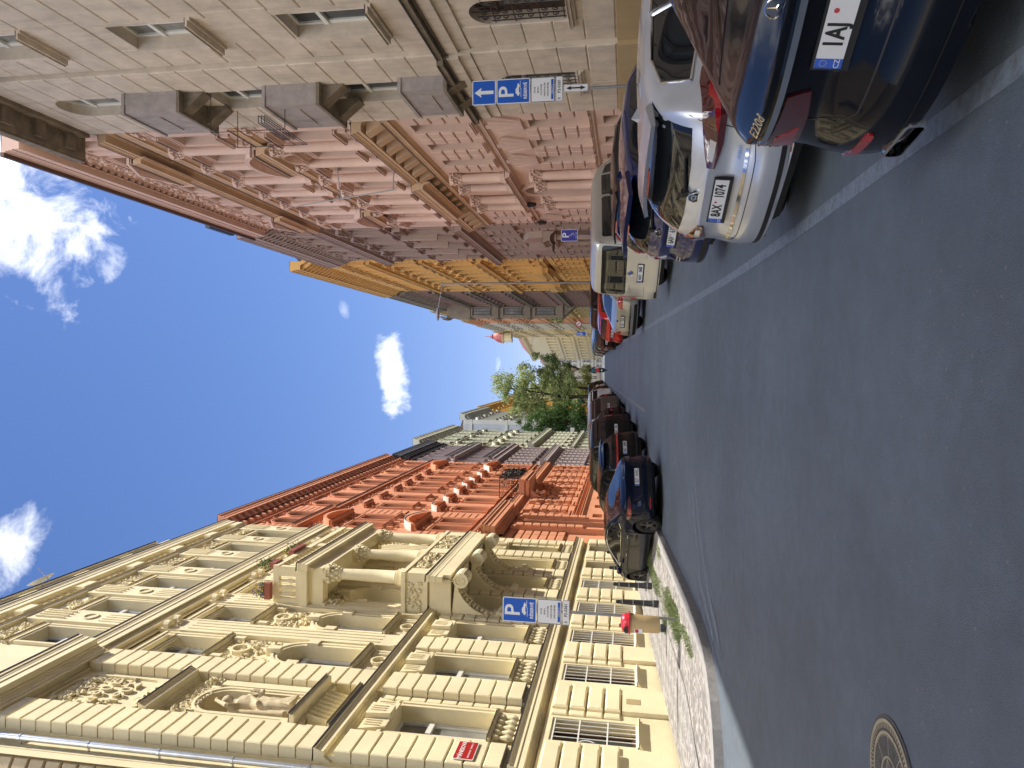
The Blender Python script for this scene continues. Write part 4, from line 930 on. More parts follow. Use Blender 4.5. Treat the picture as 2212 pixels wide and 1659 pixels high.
for c in KC:
    if 30 < c < 36: continue
    for (z0, z1) in ((3.72, 5.0),):      # voussoirs fanning over the ground windows
        for k in range(5):
            a = -.6 + k * .3; K.new('keystone') if k == 0 else None
            K.g('keystone').add([(c + a * .7 - .1, 0, z0), (c + a * .7 + .1, 0, z0), (c + a * 1.5 + .16, 0, z1 - abs(a) * .5), (c + a * 1.5 - .16, 0, z1 - abs(a) * .5), (c + a * .7 - .1, .1, z0), (c + a * .7 + .1, .1, z0), (c + a * 1.5 + .16, .1, z1 - abs(a) * .5), (c + a * 1.5 - .16, .1, z1 - abs(a) * .5)], [(4, 5, 6, 7), (0, 1, 5, 4), (1, 2, 6, 5), (2, 3, 7, 6), (3, 0, 4, 7)])
    K.sill(c, 1.4, 1.1, .14, .09, br=False, name='sill'); K.sill(c, 5.45, 1.15, .16, .1, br=False)
K.cornice(1.2, 1.36, .1, flash=False); K.cornice(4.95, 5.2, .14, flash=False)
for z0, w1 in ((1.4, 4.3), (5.3, 7.8)):
    for c in (30.4, 32.1, 34.5, 36.1): K.column(c, .2, z0, w1, .2, 14)
K.surround(33.3, -1.5, 1.5, 6.4, .22, .14, 1); K.cornice(5.0, 5.3, .4, 29.9, 36.4)
for c in (31.2, 35.4): K.surround(c, 5.5, .85, 2.15, .12, .08)
K.cornice(8.0, 8.35, .2, m=PSAND); K.cornice(8.85, 9.4, .55, m=PSAND, mod=0); K.cornice(8.6, 9.42, .4, 29.9, 36.4, t=.42, m=PSAND)
for i in range(17): 
    a = 23.5 + i * 1.05; K.new('modillion'); K.g('modillion', PSAND).add([(a - .22, 0, 8.3), (a + .22, 0, 8.3), (a + .22, 0, 8.95), (a - .22, 0, 8.95), (a - .22, .14, 8.3), (a + .22, .14, 8.3), (a + .22, .5, 8.95), (a - .22, .5, 8.95)], [(4, 5, 6, 7), (0, 1, 5, 4), (0, 4, 7, 3), (1, 2, 6, 5)])
for i, c in enumerate(KC):
    g_ = K.g('ornament')
    K.surround(c, 10.4, .92, 1.95, .13, .08); K.surround(c, 14.85, .92, 1.9, .13, .08); K.surround(c, 19.3, .88, 1.6, .12, .06)
    K.sill(c, 10.35, 1.25, .3, .13); K.sill(c, 14.8, 1.25, .26, .13); K.sill(c, 19.28, 1.2, .16, .1, br=False)
    K.pediment(c, 12.75, 1.35, ('flat', 'round', 'flat', 'tri')[i % 4], .3, .5)
    K.pediment(c, 17.0, 1.3, 'flat', .26, .5)
    relief(g_, c - .5, c + .5, 12.45, 12.7, .05, 8, .05, .06, i); relief(g_, c - .45, c + .45, 9.7, 10.1, .06, 10, .06, .08, i + 9); K.balusters(c - .4, c + .4, 9.55, 10.2, .1, 4)
edge = [23.35] + [(a + b_) / 2 for a, b_ in zip(KC, KC[1:])] + [40.75]
for i, c in enumerate(edge):
    if i in (0, 8): K.pilaster(c, .5, 9.45, 13.5, 0, .16); K.pilaster(c, .5, 13.9, 17.7, 0, .14)
    else: K.column(c, .14, 9.5, 13.55, .22, 12); K.column(c, .12, 13.95, 17.7, .2, 12)
    K.pilaster(c, .4, 19.05, 21.1, 0, .1, False)
K.cornice(13.55, 13.95, .2, m=PSAND); K.cornice(17.75, 18.3, .18, m=PSAND); K.cornice(18.5, 19.0, .5, m=PSAND); relief(K.g('ornament', PSAND), 23.2, 40.9, 18.3, 18.5, .12, 90, .06, .06, 8)
for c, kd in ((26.5, 'tri'), (37.55, 'tri')):
    K.cornice(18.5, 19.02, .3, c - 1.6, c + 1.6, t=.42, m=PSAND); K.pediment(c, 19.02, 3.2, kd, .5, .85, t=.2)
for c in (26.5, 37.55): K.cornice(13.4, 13.97, .35, c - 1.5, c + 1.5, t=.18, m=PSAND); K.pediment(c, 13.97, 3.0, 'seg', .5, .75, t=.1)
relief(K.g('ornament'), 23.3, 40.8, 21.15, 21.8, .06, 300, .09, .14, 77)
K.cornice(21.0, 21.15, .12, flash=False); K.cornice(21.85, 23.0, .62, dent=.42, m=PNK)
K.g('gutter', mat("copper_gutter", (.12, .07, .05), .5, metal=.5)).box(23.05, 41.0, .62, .78, 22.9, 23.06)
K.done()
# --- right: brown-grey art nouveau house ---
BRN = plaster("brown_grey_plaster", (.36, .27, .225), .08, .25)
B_ = Fac('apartment_building', 'brown grey art nouveau house with wavy hoods and a columned portal', 1, 8.3, 41.05, 54.8, G(48), 22.6, BRN)
BC = [42.4, 44.9, 47.9, 50.6, 53.3]; SP = [(5.2, 1.9, 1.0, 0, 0, None), (7.3, 1.5, 1.0, 0, 0, None), (11.2, 2.3, .95, 1, 'round', None), (15.2, 2.2, .95, 0, 'seg', None), (19.3, 1.9, .9, 0, 0, None)]
SPB = [s_ for s_ in SP if s_[0] != 5.2]; SPB[0] = (6.9, 2.0, 1.0, 0, 0, None)
rows(B_, SPB, BC); rows(B_, [(2.0, 2.4, 1.0, 0, 0, None)], [BC[0]] + BC[2:]); B_.hole(44.9, -1, 1.4, 5.2, 0, .8)
B_.wall(); B_.body(3.6, LEAD); trim(B_, SPB, BC, 18)
B_.rust(-.5, 9.4, 20, [(c - .6, c + .6, 1.8, 9.0) for c in BC] + [(43.6, 46.2, -1, 6.8)], 0, .08, .05)
b = B_.mb(); b.box(44.2, 45.6, -.8, -.76, -1, 4.2); b.build('door', FRAME_D, B_.root)
for c in (43.9, 45.9): B_.column(c, .4, .3, 4.6, .2, 12, False)
B_.cornice(4.6, 5.3, .7, 43.4, 46.4, t=.1, ret=0); B_.g('portal').prism([(43.4, 5.3), (46.4, 5.3), (46.2, 6.2), (44.9, 6.7), (43.6, 6.2)], 0, .5); B_.g('portal').box(45.2, 46.6, .5, 1.0, 4.9, 6.4)
B_.cornice(9.6, 10.3, .5); B_.cornice(14.5, 14.7, .3); B_.cornice(18.3, 19.2, .45, dent=.3); B_.cornice(22.6, 24.2, .6, mod=.5); relief(B_.g('ornament'), 41.2, 54.7, 21.7, 22.4, .06, 160, .09, .1, 5); relief(B_.g('ornament'), 41.2, 54.7, 17.6, 18.2, .06, 120, .09, .1, 6)
for c in [(a + b_) / 2 for a, b_ in zip(BC, BC[1:])]:
    B_.pilaster(c, .5, 10.35, 18.2, 0, .12); B_.g('ornament').block(c - .1, c + .1, 12, 14.4, 0, .5, .05)
    B_.pilaster(c, .45, 19.3, 22.4, 0, .1)
B_.g('dormer', mat("dormer_plaster", (.42, .38, .34), .8)).box(41.1, 43.6, -1.2, -.2, 24.0, 26.0); B_.g('roof', LEAD).box(41.0, 43.8, -2.4, -.1, 26.0, 26.3)
B_.done()
# --- right: ochre orange house ---
OCH = plaster("ochre_orange_plaster", (.66, .39, .13), .07, .16)
Q = Fac('apartment_building', 'ochre yellow house with broken pediments and bracketed eaves behind the street lamp', 1, 8.3, 54.85, 78.0, G(66), 26.6, OCH)
QC = [56.3 + 2.46 * i for i in range(9)]; SP = [(3.6, 2.1, .95, 0, 0, None), (7.9, 2.2, 1.0, 0, ('tri', 'flat', 'flat'), None), (12.6, 2.3, 1.0, 0, ('seg', 'tri', 'seg'), None), (17.2, 2.2, 1.0, 0, ('tri', 'tri', 'flat'), None), (21.6, 1.9, .95, 0, 0, None)]
rows(Q, SP, QC); Q.wall(); Q.body(3.2, LEAD); trim(Q, SP, QC, 8)
Q.rust(1.0, 6.4, 11, [(c - .6, c + .6, 1.8, 5.9) for c in QC], 0, .12, .08, joint=.75)
for i, c in enumerate([55.15] + [(a + b_) / 2 for a, b_ in zip(QC, QC[1:])] + [77.6]):
    if i % 3 == 0:
        for z0, z1 in ((7.3, 11.4), (12.2, 16.2), (17, 20.6)): Q.blocks(c - .45, c + .45, z0, z1, 9, 0, .14)
    else: Q.pilaster(c, .5, 7.2, 11.4, 0, .16); Q.pilaster(c, .5, 12.2, 16.2, 0, .14); Q.pilaster(c, .45, 17, 20.6, 0, .12)
Q.cornice(6.5, 7.0, .3); Q.cornice(11.4, 12.0, .45); Q.cornice(16.2, 16.7, .3); Q.cornice(20.6, 21.1, .4); relief(Q.g('ornament'), 55, 77.8, 24.0, 24.9, .06, 200, .1, .1, 5); Q.cornice(26.2, 27.6, .8, mod=.7); Q.cornice(23.6, 23.9, .2)
for a, e in ((58.5, 62.4), (69, 73)): Q.cornice(6.4, 7.1, .5, a, e, t=.3, ret=1); Q.g('balcony').box(a, e, 0, .8, 7.1, 7.9)
Q.done()
# --- right: sooty brown house with the stone oriel ---
SOT = plaster("sooty_brown_plaster", (.24, .155, .13), .15, .4)
SOM = plaster("sooty_stone", (.25, .205, .155), .2, .45)
N_ = Fac('apartment_building', 'sooty reddish brown house ending in a projecting stone oriel', 1, 8.3, 78.05, 100.5, G(90), 26.0, SOT)
NC = [79.6 + 2.4 * i for i in range(8)]; SP = [(5.0, 2.2, 1.0, 0, 0, None), (9.6, 2.3, 1.0, 0, 'flat', None), (14.3, 2.3, 1.0, 0, 'tri', None), (18.9, 2.2, 1.0, 0, 0, None), (22.8, 1.8, .95, 0, 0, None)]
rows(N_, SP, NC); N_.wall(); N_.body(3.0, LEAD); trim(N_, SP, NC, 8)
for z0, z1 in ((7.6, 8.3), (12.8, 13.3), (17.4, 17.9), (21.6, 22.1)): N_.cornice(z0, z1, .45, m=SOM)
N_.cornice(25.6, 27.2, .8, mod=.8, m=SOM); N_.rust(2, 7.4, 10, [(c - .7, c + .7, 4, 7.3) for c in NC], 0, .1, .08)
o_ = N_.g('oriel', SOM); o_.box(97.6, 100.5, 0, 1.7, 9.0, 25.4)
o_.add([(97.6, 0, 7.2), (100.5, 0, 7.2), (100.5, 1.7, 9.0), (97.6, 1.7, 9.0), (97.6, 0, 9), (100.5, 0, 9)], [(0, 1, 2, 3), (0, 3, 4), (1, 5, 2)])
for z in (9.4, 13.9, 18.4, 22.4): N_.cornice(z - .45, z, .2, 97.5, 100.6, 2, 'oriel', t=1.68, flash=False, m=SOM); o_.box(97.4, 97.62, 0, 1.85, z - .4, z)
for z in (10.2, 14.7, 19.1):
    m = N_.mb(); m.box(97.5, 97.6, .45, 1.35, z, z + 2.5); w_ = m.build('window', FRAME_D, N_.root); m = N_.mb(); m.box(97.48, 97.5, .5, .87, z + .05, z + 2.4); m.box(97.48, 97.5, .93, 1.3, z + .05, z + 2.4); m.build('pane', GLASS2, w_)
    for y in (.32, 1.4): o_.box(97.45, 97.6, y, y + .12, z - .1, z + 2.7)
    o_.box(97.4, 97.6, .25, 1.6, z + 2.6, z + 2.8)
N_.cornice(25.2, 26.0, .3, 97.4, 100.6, 3, 'oriel', t=1.7, m=SOM); N_.balusters(97.7, 100.4, 26.0, 26.8, 1.6, 8)
N_.done()
# --- the rest of the street further up, left and right, each a house of its own ---
def plain(label, side, P, s0, s1, zt, m, zs, w=1.0, h=2.1, pitch=2.5, ped=(0,), rz=0, loc=None, eave=.7, roofm=None, rust=0, dp=11, roof=2.6, group='houses further up the street', fine=True, first=None, orn=0):
    F = Fac('apartment_building', label, side, P, s0, s1, G(s0) if loc is None else loc[2], zt, m, None, depth=dp); F.split = fine
    n = max(1, int((s1 - s0) / pitch)); cs = [s0 + (i + .5) * (s1 - s0) / n for i in range(n)]
    for z in zs: 
        for c in cs: F.window(c, z, w, h, 0, .22, style='s')
    F.wall(); F.body(roof, roofm)
    for j, z in enumerate(zs):
        for i, c in enumerate(cs):
            F.surround(c, z, w, h, .14, .07); F.sill(c, z, w + .4, .18, .12, br=False)
            p = ped[(i + j) % len(ped)]
            if p: F.pediment(c, z + h + .2, w + .5, p, .3, .4)
    for a, b_ in zip(zs, zs[1:]): F.cornice((a + h + b_) / 2 - .15, (a + h + b_) / 2 + .2, .25)
    F.cornice(zt - .6, zt + .5, eave, mod=.9)
    if rust: F.rust(zs[0] - 2, zs[0] + h + .6, 9, [(c - w / 2 - .15, c + w / 2 + .15, zs[0] - .1, zs[0] + h) for c in cs], 0, .1, .08)
    F.done()
    if loc is not None: F.root.location = loc; F.root.rotation_euler = (0, 0, rz)
    return F
YG = plaster("yellow_green_plaster", (.53, .45, .24), .08, .2); SAL = plaster("salmon_plaster", (.60, .36, .23)); PAL = plaster("pale_grey_plaster", (.52, .52, .46)); CRM = plaster("straw_plaster", (.60, .52, .33)); YEL = plaster("egg_yellow_plaster", (.66, .44, .13)); WGY = plaster("warm_grey_plaster", (.46, .42, .34)); WHI = plaster("off_white_plaster", (.60, .58, .52))
plain('olive yellow house just past the stone oriel', 1, 8.3, 100.6, 124, 28.2, YG, [5.4, 10, 14.7, 19.3, 23.6], pitch=3.4, ped=('seg', 'flat'), rust=1)
plain('salmon pink house with a pale rounded neighbour bay', 1, 8.3, 124, 139, 29.0, SAL, [6.5, 11, 16, 20.8, 25], pitch=3, ped=('flat', 'tri'))
plain('pale grey house between the salmon and straw fronts', 1, 8.3, 139, 163, 29.6, PAL, [7.5, 12.2, 17, 21.8, 26], pitch=3.2, ped=('flat', 'seg'))
TW = plain('straw coloured corner house carrying a red onion turret', 1, 8.3, 163, 205, 31.0, CRM, [8.5, 13.4, 18.3, 23.2, 27.4], pitch=3.3, ped=('tri', 'flat'))
ON = mat("red_turret_roof", (.36, .09, .075), .55, var=.15)
tw = empty('roof_turret', (6.9, 173, 28.5), 0, 'red onion domed turret with a spire above the straw house', 'turret')
b = MB(); b.lathe(0, 0, [(1.55, 0), (1.55, 2.6), (1.9, 2.7), (1.9, 2.9)], 14, cap=True); b.build('drum', CRM, tw)
b = MB(); b.lathe(0, 0, [(1.9, 2.9), (1.75, 3.4), (1.6, 4.2), (1.15, 5.2), (.75, 5.7), (.5, 5.95), (.62, 6.1), (.62, 6.4), (.3, 6.7), (.34, 6.9), (.1, 7.2), (.05, 8.8)], 14, cap=True); b.build('onion_dome', ON, tw, True); tw.scale = (.9, .9, .78)
plain('cream corner house where the street bends', 1, 0, 0, 26, 30.5, CRM, [2.5, 7.5, 12.3, 17, 21.5], pitch=3, rz=R(14), loc=(8.1, 206, G(206)), ped=('flat',), roof=4, roofm=mat("tiled_roof", (.3, .13, .09), .7, var=.2))
plain('off white house facing down the street with many shutters', 1, 0, 0, 9, 27, WHI, [3, 8, 12.5, 17, 21.4], pitch=1.8, rz=R(62), loc=(7.0, 232, G(232)), ped=('flat',), eave=.5)
plain('narrow egg yellow house closing the view', 1, 0, 0, 3.8, 22.5, YEL, [3, 8, 12.5, 17], pitch=1.9, rz=R(75), loc=(2.6, 238, G(238)), eave=.4)
plain('wide warm grey house at the far end behind the trees', 1, 0, 0, 22, 19, WGY, [2.5, 6.5, 10.5, 14.6], pitch=2.0, rz=R(82), loc=(.8, 242, G(242)), ped=(0, 'flat'), eave=.5)
plain('tan house half hidden behind the trees at the far end', 1, 0, 0, 30, 18, YG, [2.5, 7, 12], pitch=2.4, rz=R(86), loc=(-20, 250, G(250)), eave=.5)
# left, beyond the side street: grey gabled corner house and yellow neighbour
BLU = plaster("blue_grey_plaster", (.40, .43, .45), .05, .15)
H_ = plain('grey white corner house beyond the side street with a plain blue grey end wall', -1, 7.6, 94.5, 112, 22.2, PAL, [4.6, 9.0, 13.4, 17.8], pitch=2.2, ped=('flat', 'seg'), eave=.9, roof=1.4)
def endwall():
    X = lambda a, b_, c_: (-(b_), a - 94.5, c_ - H_.z0)    # a along y, b_ to the left, up
    b = MB(X); b.box(94.4, 94.5, 0, 11, 1, 22.0); b.build('end_wall', BLU, H_.root)
    b = MB(X)
    for z in (8.9, 12.9, 16.0, 20.9): b.box(94.25, 94.4, -.1, 11, z, z + .35)
    b.box(94.3, 94.4, -.05, .5, 3, 21.9); b.build('cornice', PAL, H_.root)
    b = MB(X)
    for z in (10.0, 17.2): b.box(94.33, 94.4, 1.2, 3.0, z, z + 2.4); b.box(94.3, 94.33, 1.35, 2.85, z + .15, z + 2.25)
    b.build('relief_panel', PAL, H_.root)
    b = MB(X); b.add([(94.6, 1.0, 23.3), (96.6, 1, 23.3), (96.6, 3, 23.3), (94.6, 3, 23.3), (95.6, 2, 26)], [(0, 1, 4), (1, 2, 4), (2, 3, 4), (3, 0, 4)]); b.box(94.7, 96.5, 1.1, 2.9, 21.5, 23.4); b.build('pinnacle', LEAD, H_.root)
endwall()
plain('egg yellow house with dormers behind the light green tree', -1, 7.6, 112, 150, 23.5, YEL, [5.5, 10, 14.5, 19], pitch=2.5, ped=('flat', 'tri'), eave=.8)
plain('straw house far up on the left behind the trees', -1, 7.6, 150, 215, 26, CRM, [7, 12, 17, 22], pitch=3.2, eave=.8)
# houses behind the camera: they show in the cars' glass and shade the road
plain('cream house across the side street, mirrored in the parked cars', -1, 7.6, -40, -2, 18.5, CREAM, [-.2, 2.8, 6.8, 10.6, 14.4], pitch=2.6, w=1.05, h=2.0, ped=('flat', 0))
plain('brown house behind the camera closing the crossing', 1, 8.3, -50, -14.2, 20, BRN, [1, 5, 9, 13], pitch=3.0)
# ---------------- cars: a lofted body, everything else laid onto it ----------------
CGL = mat("car_glass", (.010, .013, .017), .02, spec=.75, coat=0)
RUB = mat("tyre_rubber", (.016, .016, .017), .85, var=.2, vscale=12)
BLK = mat("black_trim", (.012, .012, .013), .45)
CHR = mat("chrome", (.72, .73, .75), .08, metal=1)
ALU = mat("alloy_rim", (.42, .43, .45), .25, metal=.9)
ALD = mat("dark_alloy_rim", (.13, .135, .14), .35, metal=.7)
LRED = mat("red_lamp_glass", (.34, .008, .012), .08, spec=.9, coat=1); LDK = mat("dark_red_lamp_glass", (.07, .004, .008), .06, spec=.9, coat=1); LCL = mat("clear_lamp_glass", (.55, .52, .52), .08, coat=1); LOR = mat("orange_lamp", (.7, .12, .03), .2, coat=1)
PLW = mat("plate_white", (.70, .72, .76), .4); PLB = mat("plate_blue", (.02, .10, .52), .35); PLK = mat("plate_black", (.01, .01, .012), .5)
def paint(name, c, metal=.35, rough=.28): return mat(name, c, rough, metal=metal if max(c) > .1 else metal * .3, spec=.5 if max(c) > .1 else .12, coat=1 if max(c) > .1 else .3)
def cint(x, ks):
    ks = sorted(ks); xs = [k[0] for k in ks]; zs = [k[1] for k in ks]
    return float(np.interp(x, xs, zs))
def smooth(ks, n=2):
    ks = sorted(ks); X = np.linspace(ks[0][0], ks[-1][0], 240); Z = np.interp(X, [k[0] for k in ks], [k[1] for k in ks])
    k = np.ones(9) / 9
    for _ in range(n): Z = np.convolve(np.pad(Z, 4, mode='edge'), k, 'valid')
    return lambda x: float(np.interp(x, X, Z))
class Car:
    def __init__(s, L, W, top, belt, wheels=(.9, 3.7), R=.33, zb=.2, roofw=.72, bulge=.22, rear=((.2, .1), (.35, .02), (.5, 0), (.62, .0), (.68, .05), (.95, .1), (1.6, .1)), rearend=.55, wk=None, tumble=.985, archR=None):
        s.L, s.W, s.R = L, W, R; s.wheels = wheels; s.top = smooth(top); s.belt = smooth(belt); s.zb = zb
        A = archR or R + .065; s.A = A
        xs = set(np.round(np.linspace(0, L, 44), 3))
        for xw in wheels:
            xs |= set(np.round(xw + A * np.cos(np.linspace(0, PI, 13)), 3)) | {round(xw - A - .012, 3), round(xw + A + .012, 3)}
        xs = sorted(x for x in xs if 0 <= x <= L); xs = [x for i, x in enumerate(xs) if i == 0 or x - xs[i - 1] > .008]
        wk = wk or [(0, .93), (.35, .98), (1.0, 1.0), (L - 1.1, 1.0), (L - .45, .95), (L, .82)]
        wf = smooth(wk); verts = []; secs = []
        for x in xs:
            w = W / 2 * wf(x); t = s.top(x); b = min(s.belt(x), t - .02); z0 = zb + max(0, (x - (L - .6)) * .05) + max(0, (.5 - x) * .12)
            cab = max(0., min(1., (t - b - .06) / .35)); wr = w * (.93 - (.93 - roofw) * cab)
            P = [(0, z0), (.5 * w, z0), (.86 * w, z0), (.965 * w, z0 + .04), (.99 * w, z0 + .16), (1.0 * w, z0 + (b - z0) * .45), (1.0 * w, z0 + (b - z0) * .62), (tumble * w, b - .1), (.962 * w, b - .02), (.93 * w, b + .02 * cab)]
            for k in (.35, .68): P.append((.93 * w + (wr - .93 * w) * k * 1.0, b + (t - .06 * cab - .0 - b) * k))
            P += [(wr, t - .075 * cab - .012), (wr * .93, t - .03 * cab - .006), (wr * .6, t - .008), (0, t)]
            for xw in wheels:
                if abs(x - xw) < A:
                    az = R + math.sqrt(A * A - (x - xw) ** 2)
                    P = [(y, max(z, az + (.0 if i < 4 else .004 * i))) if i < 7 else (y, z) for i, (y, z) in enumerate(P)]
                    P = [(y * (1.012 if 3 <= i <= 6 else 1), z) for i, (y, z) in enumerate(P)]
            secs.append(P)
        n = len(secs[0]); s.rl = lambda z: cint(z, rear)
        def warp(x, y, z, w):
            q = min(1, abs(y) / (W / 2))
            if x < rearend: k = (1 - x / rearend) ** 1.5; x += k * (bulge * q ** 3 + s.rl(z))
            if x > L - .7: k = (1 - (L - x) / .7) ** 1.3; x -= k * (.42 * q ** 2.6 + cint(z, [(.2, .12), (.4, .02), (.6, .0), (.8, .12), (1.2, .3)]))
            return x, y, z
        for x, P in zip(xs, secs):
            for sg in (1, -1):
                for (y, z) in P: verts.append(warp(x, sg * y, z, 0))
        F = []; m = 2 * n
        for i in range(len(xs) - 1):
            for j in range(n - 1):
                a, b_ = i * m + j, (i + 1) * m + j
                F.append((a, b_, b_ + 1, a + 1)); F.append((a + n, a + n + 1, b_ + n + 1, b_ + n))
        NC = 8
        for ci, x, P in ((0, xs[0], secs[0]), (len(xs) - 1, xs[-1], secs[-1])):
            idx = []
            for j, (y, z) in enumerate(P):
                if y == 0: idx.append([ci * m + j] * (NC + 1)); continue
                row = [ci * m + n + j]
                for k in range(1, NC): verts.append(warp(x, -y + 2 * y * k / NC, z, 0)); row.append(len(verts) - 1)
                row.append(ci * m + j); idx.append(row)
            for r0, r1 in zip(idx, idx[1:]):
                for k in range(NC):
                    q = [r0[k], r0[k + 1], r1[k + 1], r1[k]]; q2 = []
                    for v in q:
                        if v not in q2: q2.append(v)
                    if len(q2) > 2: F.append(tuple(q2))
        bm = bmesh.new(); bv = [bm.verts.new(v) for v in verts]
        for f in F:
            try: bm.faces.new([bv[i] for i in f])
            except ValueError: pass
        bmesh.ops.remove_doubles(bm, verts=bm.verts, dist=.0008); bmesh.ops.recalc_face_normals(bm, faces=bm.faces)
        me = bpy.data.meshes.new('body'); bm.to_mesh(me); bm.free()
        o = bpy.data.objects.new('tmp', me); COL.objects.link(o); md = o.modifiers.new('s', 'SUBSURF'); md.levels = 1; md.render_levels = 1
        bpy.context.view_layer.update(); s.me = bpy.data.meshes.new_from_object(o.evaluated_get(bpy.context.evaluated_depsgraph_get())); bpy.data.objects.remove(o)
        s.me.name = 'body'
        for p in s.me.polygons: p.use_smooth = True
        b2 = bmesh.new(); b2.from_mesh(s.me); s.bvh = BVHTree.FromBMesh(b2); b2.free()
    piv = .6
    def hit(s, a, b, ax, off):
        if ax == 'rear': o, d = Vector((-2, a, b)), Vector((1, 0, 0))
        elif ax == 'wrap':
            sg = 1 if a > 0 else -1; q = abs(a)
            if q <= s.piv: o, d = Vector((-2, a, b)), Vector((1, 0, 0))
            else: th = (q - s.piv) / .5; d = Vector((math.cos(th), -sg * math.sin(th), 0)); o = Vector((.75, sg * s.piv, b)) - d * 3
        elif ax == 'front': o, d = Vector((s.L + 2, a, b)), Vector((-1, 0, 0))
        elif ax in ('left', 'right'): sg = 1 if ax == 'left' else -1; o, d = Vector((a, sg * 3, b)), Vector((0, -sg, 0))
        else: o, d = Vector((a, b, 4)), Vector((0, 0, -1))
        p, n, i, r = s.bvh.ray_cast(o, d)
        if p is None:
            p, n, i, r = s.bvh.find_nearest(o + d * (2 if ax in ('rear', 'front') else 2.1))
        if n.dot(d) > 0: n = -n
        return p + n * off, n
    def patch(s, out, ax, m, name, parent, off=.006, step=.07, rim=.012, mirror=False):
        bm = bmesh.new(); vs = [bm.verts.new((p[0], p[1], 0)) for p in out]; bm.faces.new(vs)
        a0, a1 = min(p[0] for p in out), max(p[0] for p in out); b0, b1 = min(p[1] for p in out), max(p[1] for p in out)
        for c0, c1, nrm in ((a0, a1, (1, 0, 0)), (b0, b1, (0, 1, 0))):
            k = int((c1 - c0) / step) + 1
            for i in range(1, k):
                co = Vector(nrm) * (c0 + (c1 - c0) * i / k)
                bmesh.ops.bisect_plane(bm, geom=bm.verts[:] + bm.edges[:] + bm.faces[:], plane_co=co, plane_no=nrm)
        bmesh.ops.triangulate(bm, faces=[f for f in bm.faces if len(f.verts) > 4])
        N = {}
        for v in bm.verts: p, n = s.hit(v.co.x, v.co.y, ax, off); N[v.index if v.index >= 0 else id(v)] = n; v.co = p; v.normal = n
        be = [e for e in bm.edges if e.is_boundary]
        if rim:
            r = bmesh.ops.extrude_edge_only(bm, edges=be); c = Vector((0, 0, 0)); 
            for g in r['geom']:
                if isinstance(g, bmesh.types.BMVert):
                    q = s.bvh.find_nearest(g.co); 
                    if q[0] is not None: g.co = q[0] - (g.co - q[0]).normalized() * .004 if (g.co - q[0]).length > 1e-5 else g.co
        me = bpy.data.meshes.new(name); bm.to_mesh(me); bm.free(); me.materials.append(m)
        me.transform(Matrix.Translation((-s.L / 2, 0, 0)))
        for p in me.polygons: p.use_smooth = True
        try: me.set_sharp_from_angle(angle=R(35))
        except Exception: pass
        return link(name, me, parent)
    def seam(s, pts, ax, parent=None, w=.006, m=None, mb=None):
        b = mb; 
        for (p, q) in zip(pts, pts[1:]):
            p = Vector(p); q = Vector(q); k = max(1, int((q - p).length / .08)); d = (q - p).normalized(); nn = Vector((-d.y, d.x)) * w / 2
            for i in range(k):
                u = p + (q - p) * i / k; v = p + (q - p) * (i + 1) / k
                b.quad(*[tuple(s.hit(*c, ax, .0022)[0] - Vector((s.L / 2, 0, 0))) for c in (u - nn, v - nn, v + nn, u + nn)])
def place(L, rear, heading, dz=0):
    h = Vector((math.sin(heading), math.cos(heading), 0)); c = Vector((*rear, 0)) + h * (L / 2); y = c.y
    slope = (G(y + 1) - G(y - 1)) / 2; n = Vector((0, -slope, 1)).normalized(); fx = (h - n * h.dot(n)).normalized(); ly = n.cross(fx)
    return Matrix(((fx.x, ly.x, n.x, c.x), (fx.y, ly.y, n.y, c.y), (fx.z, ly.z, n.z, G(y) + dz), (0, 0, 0, 1)))
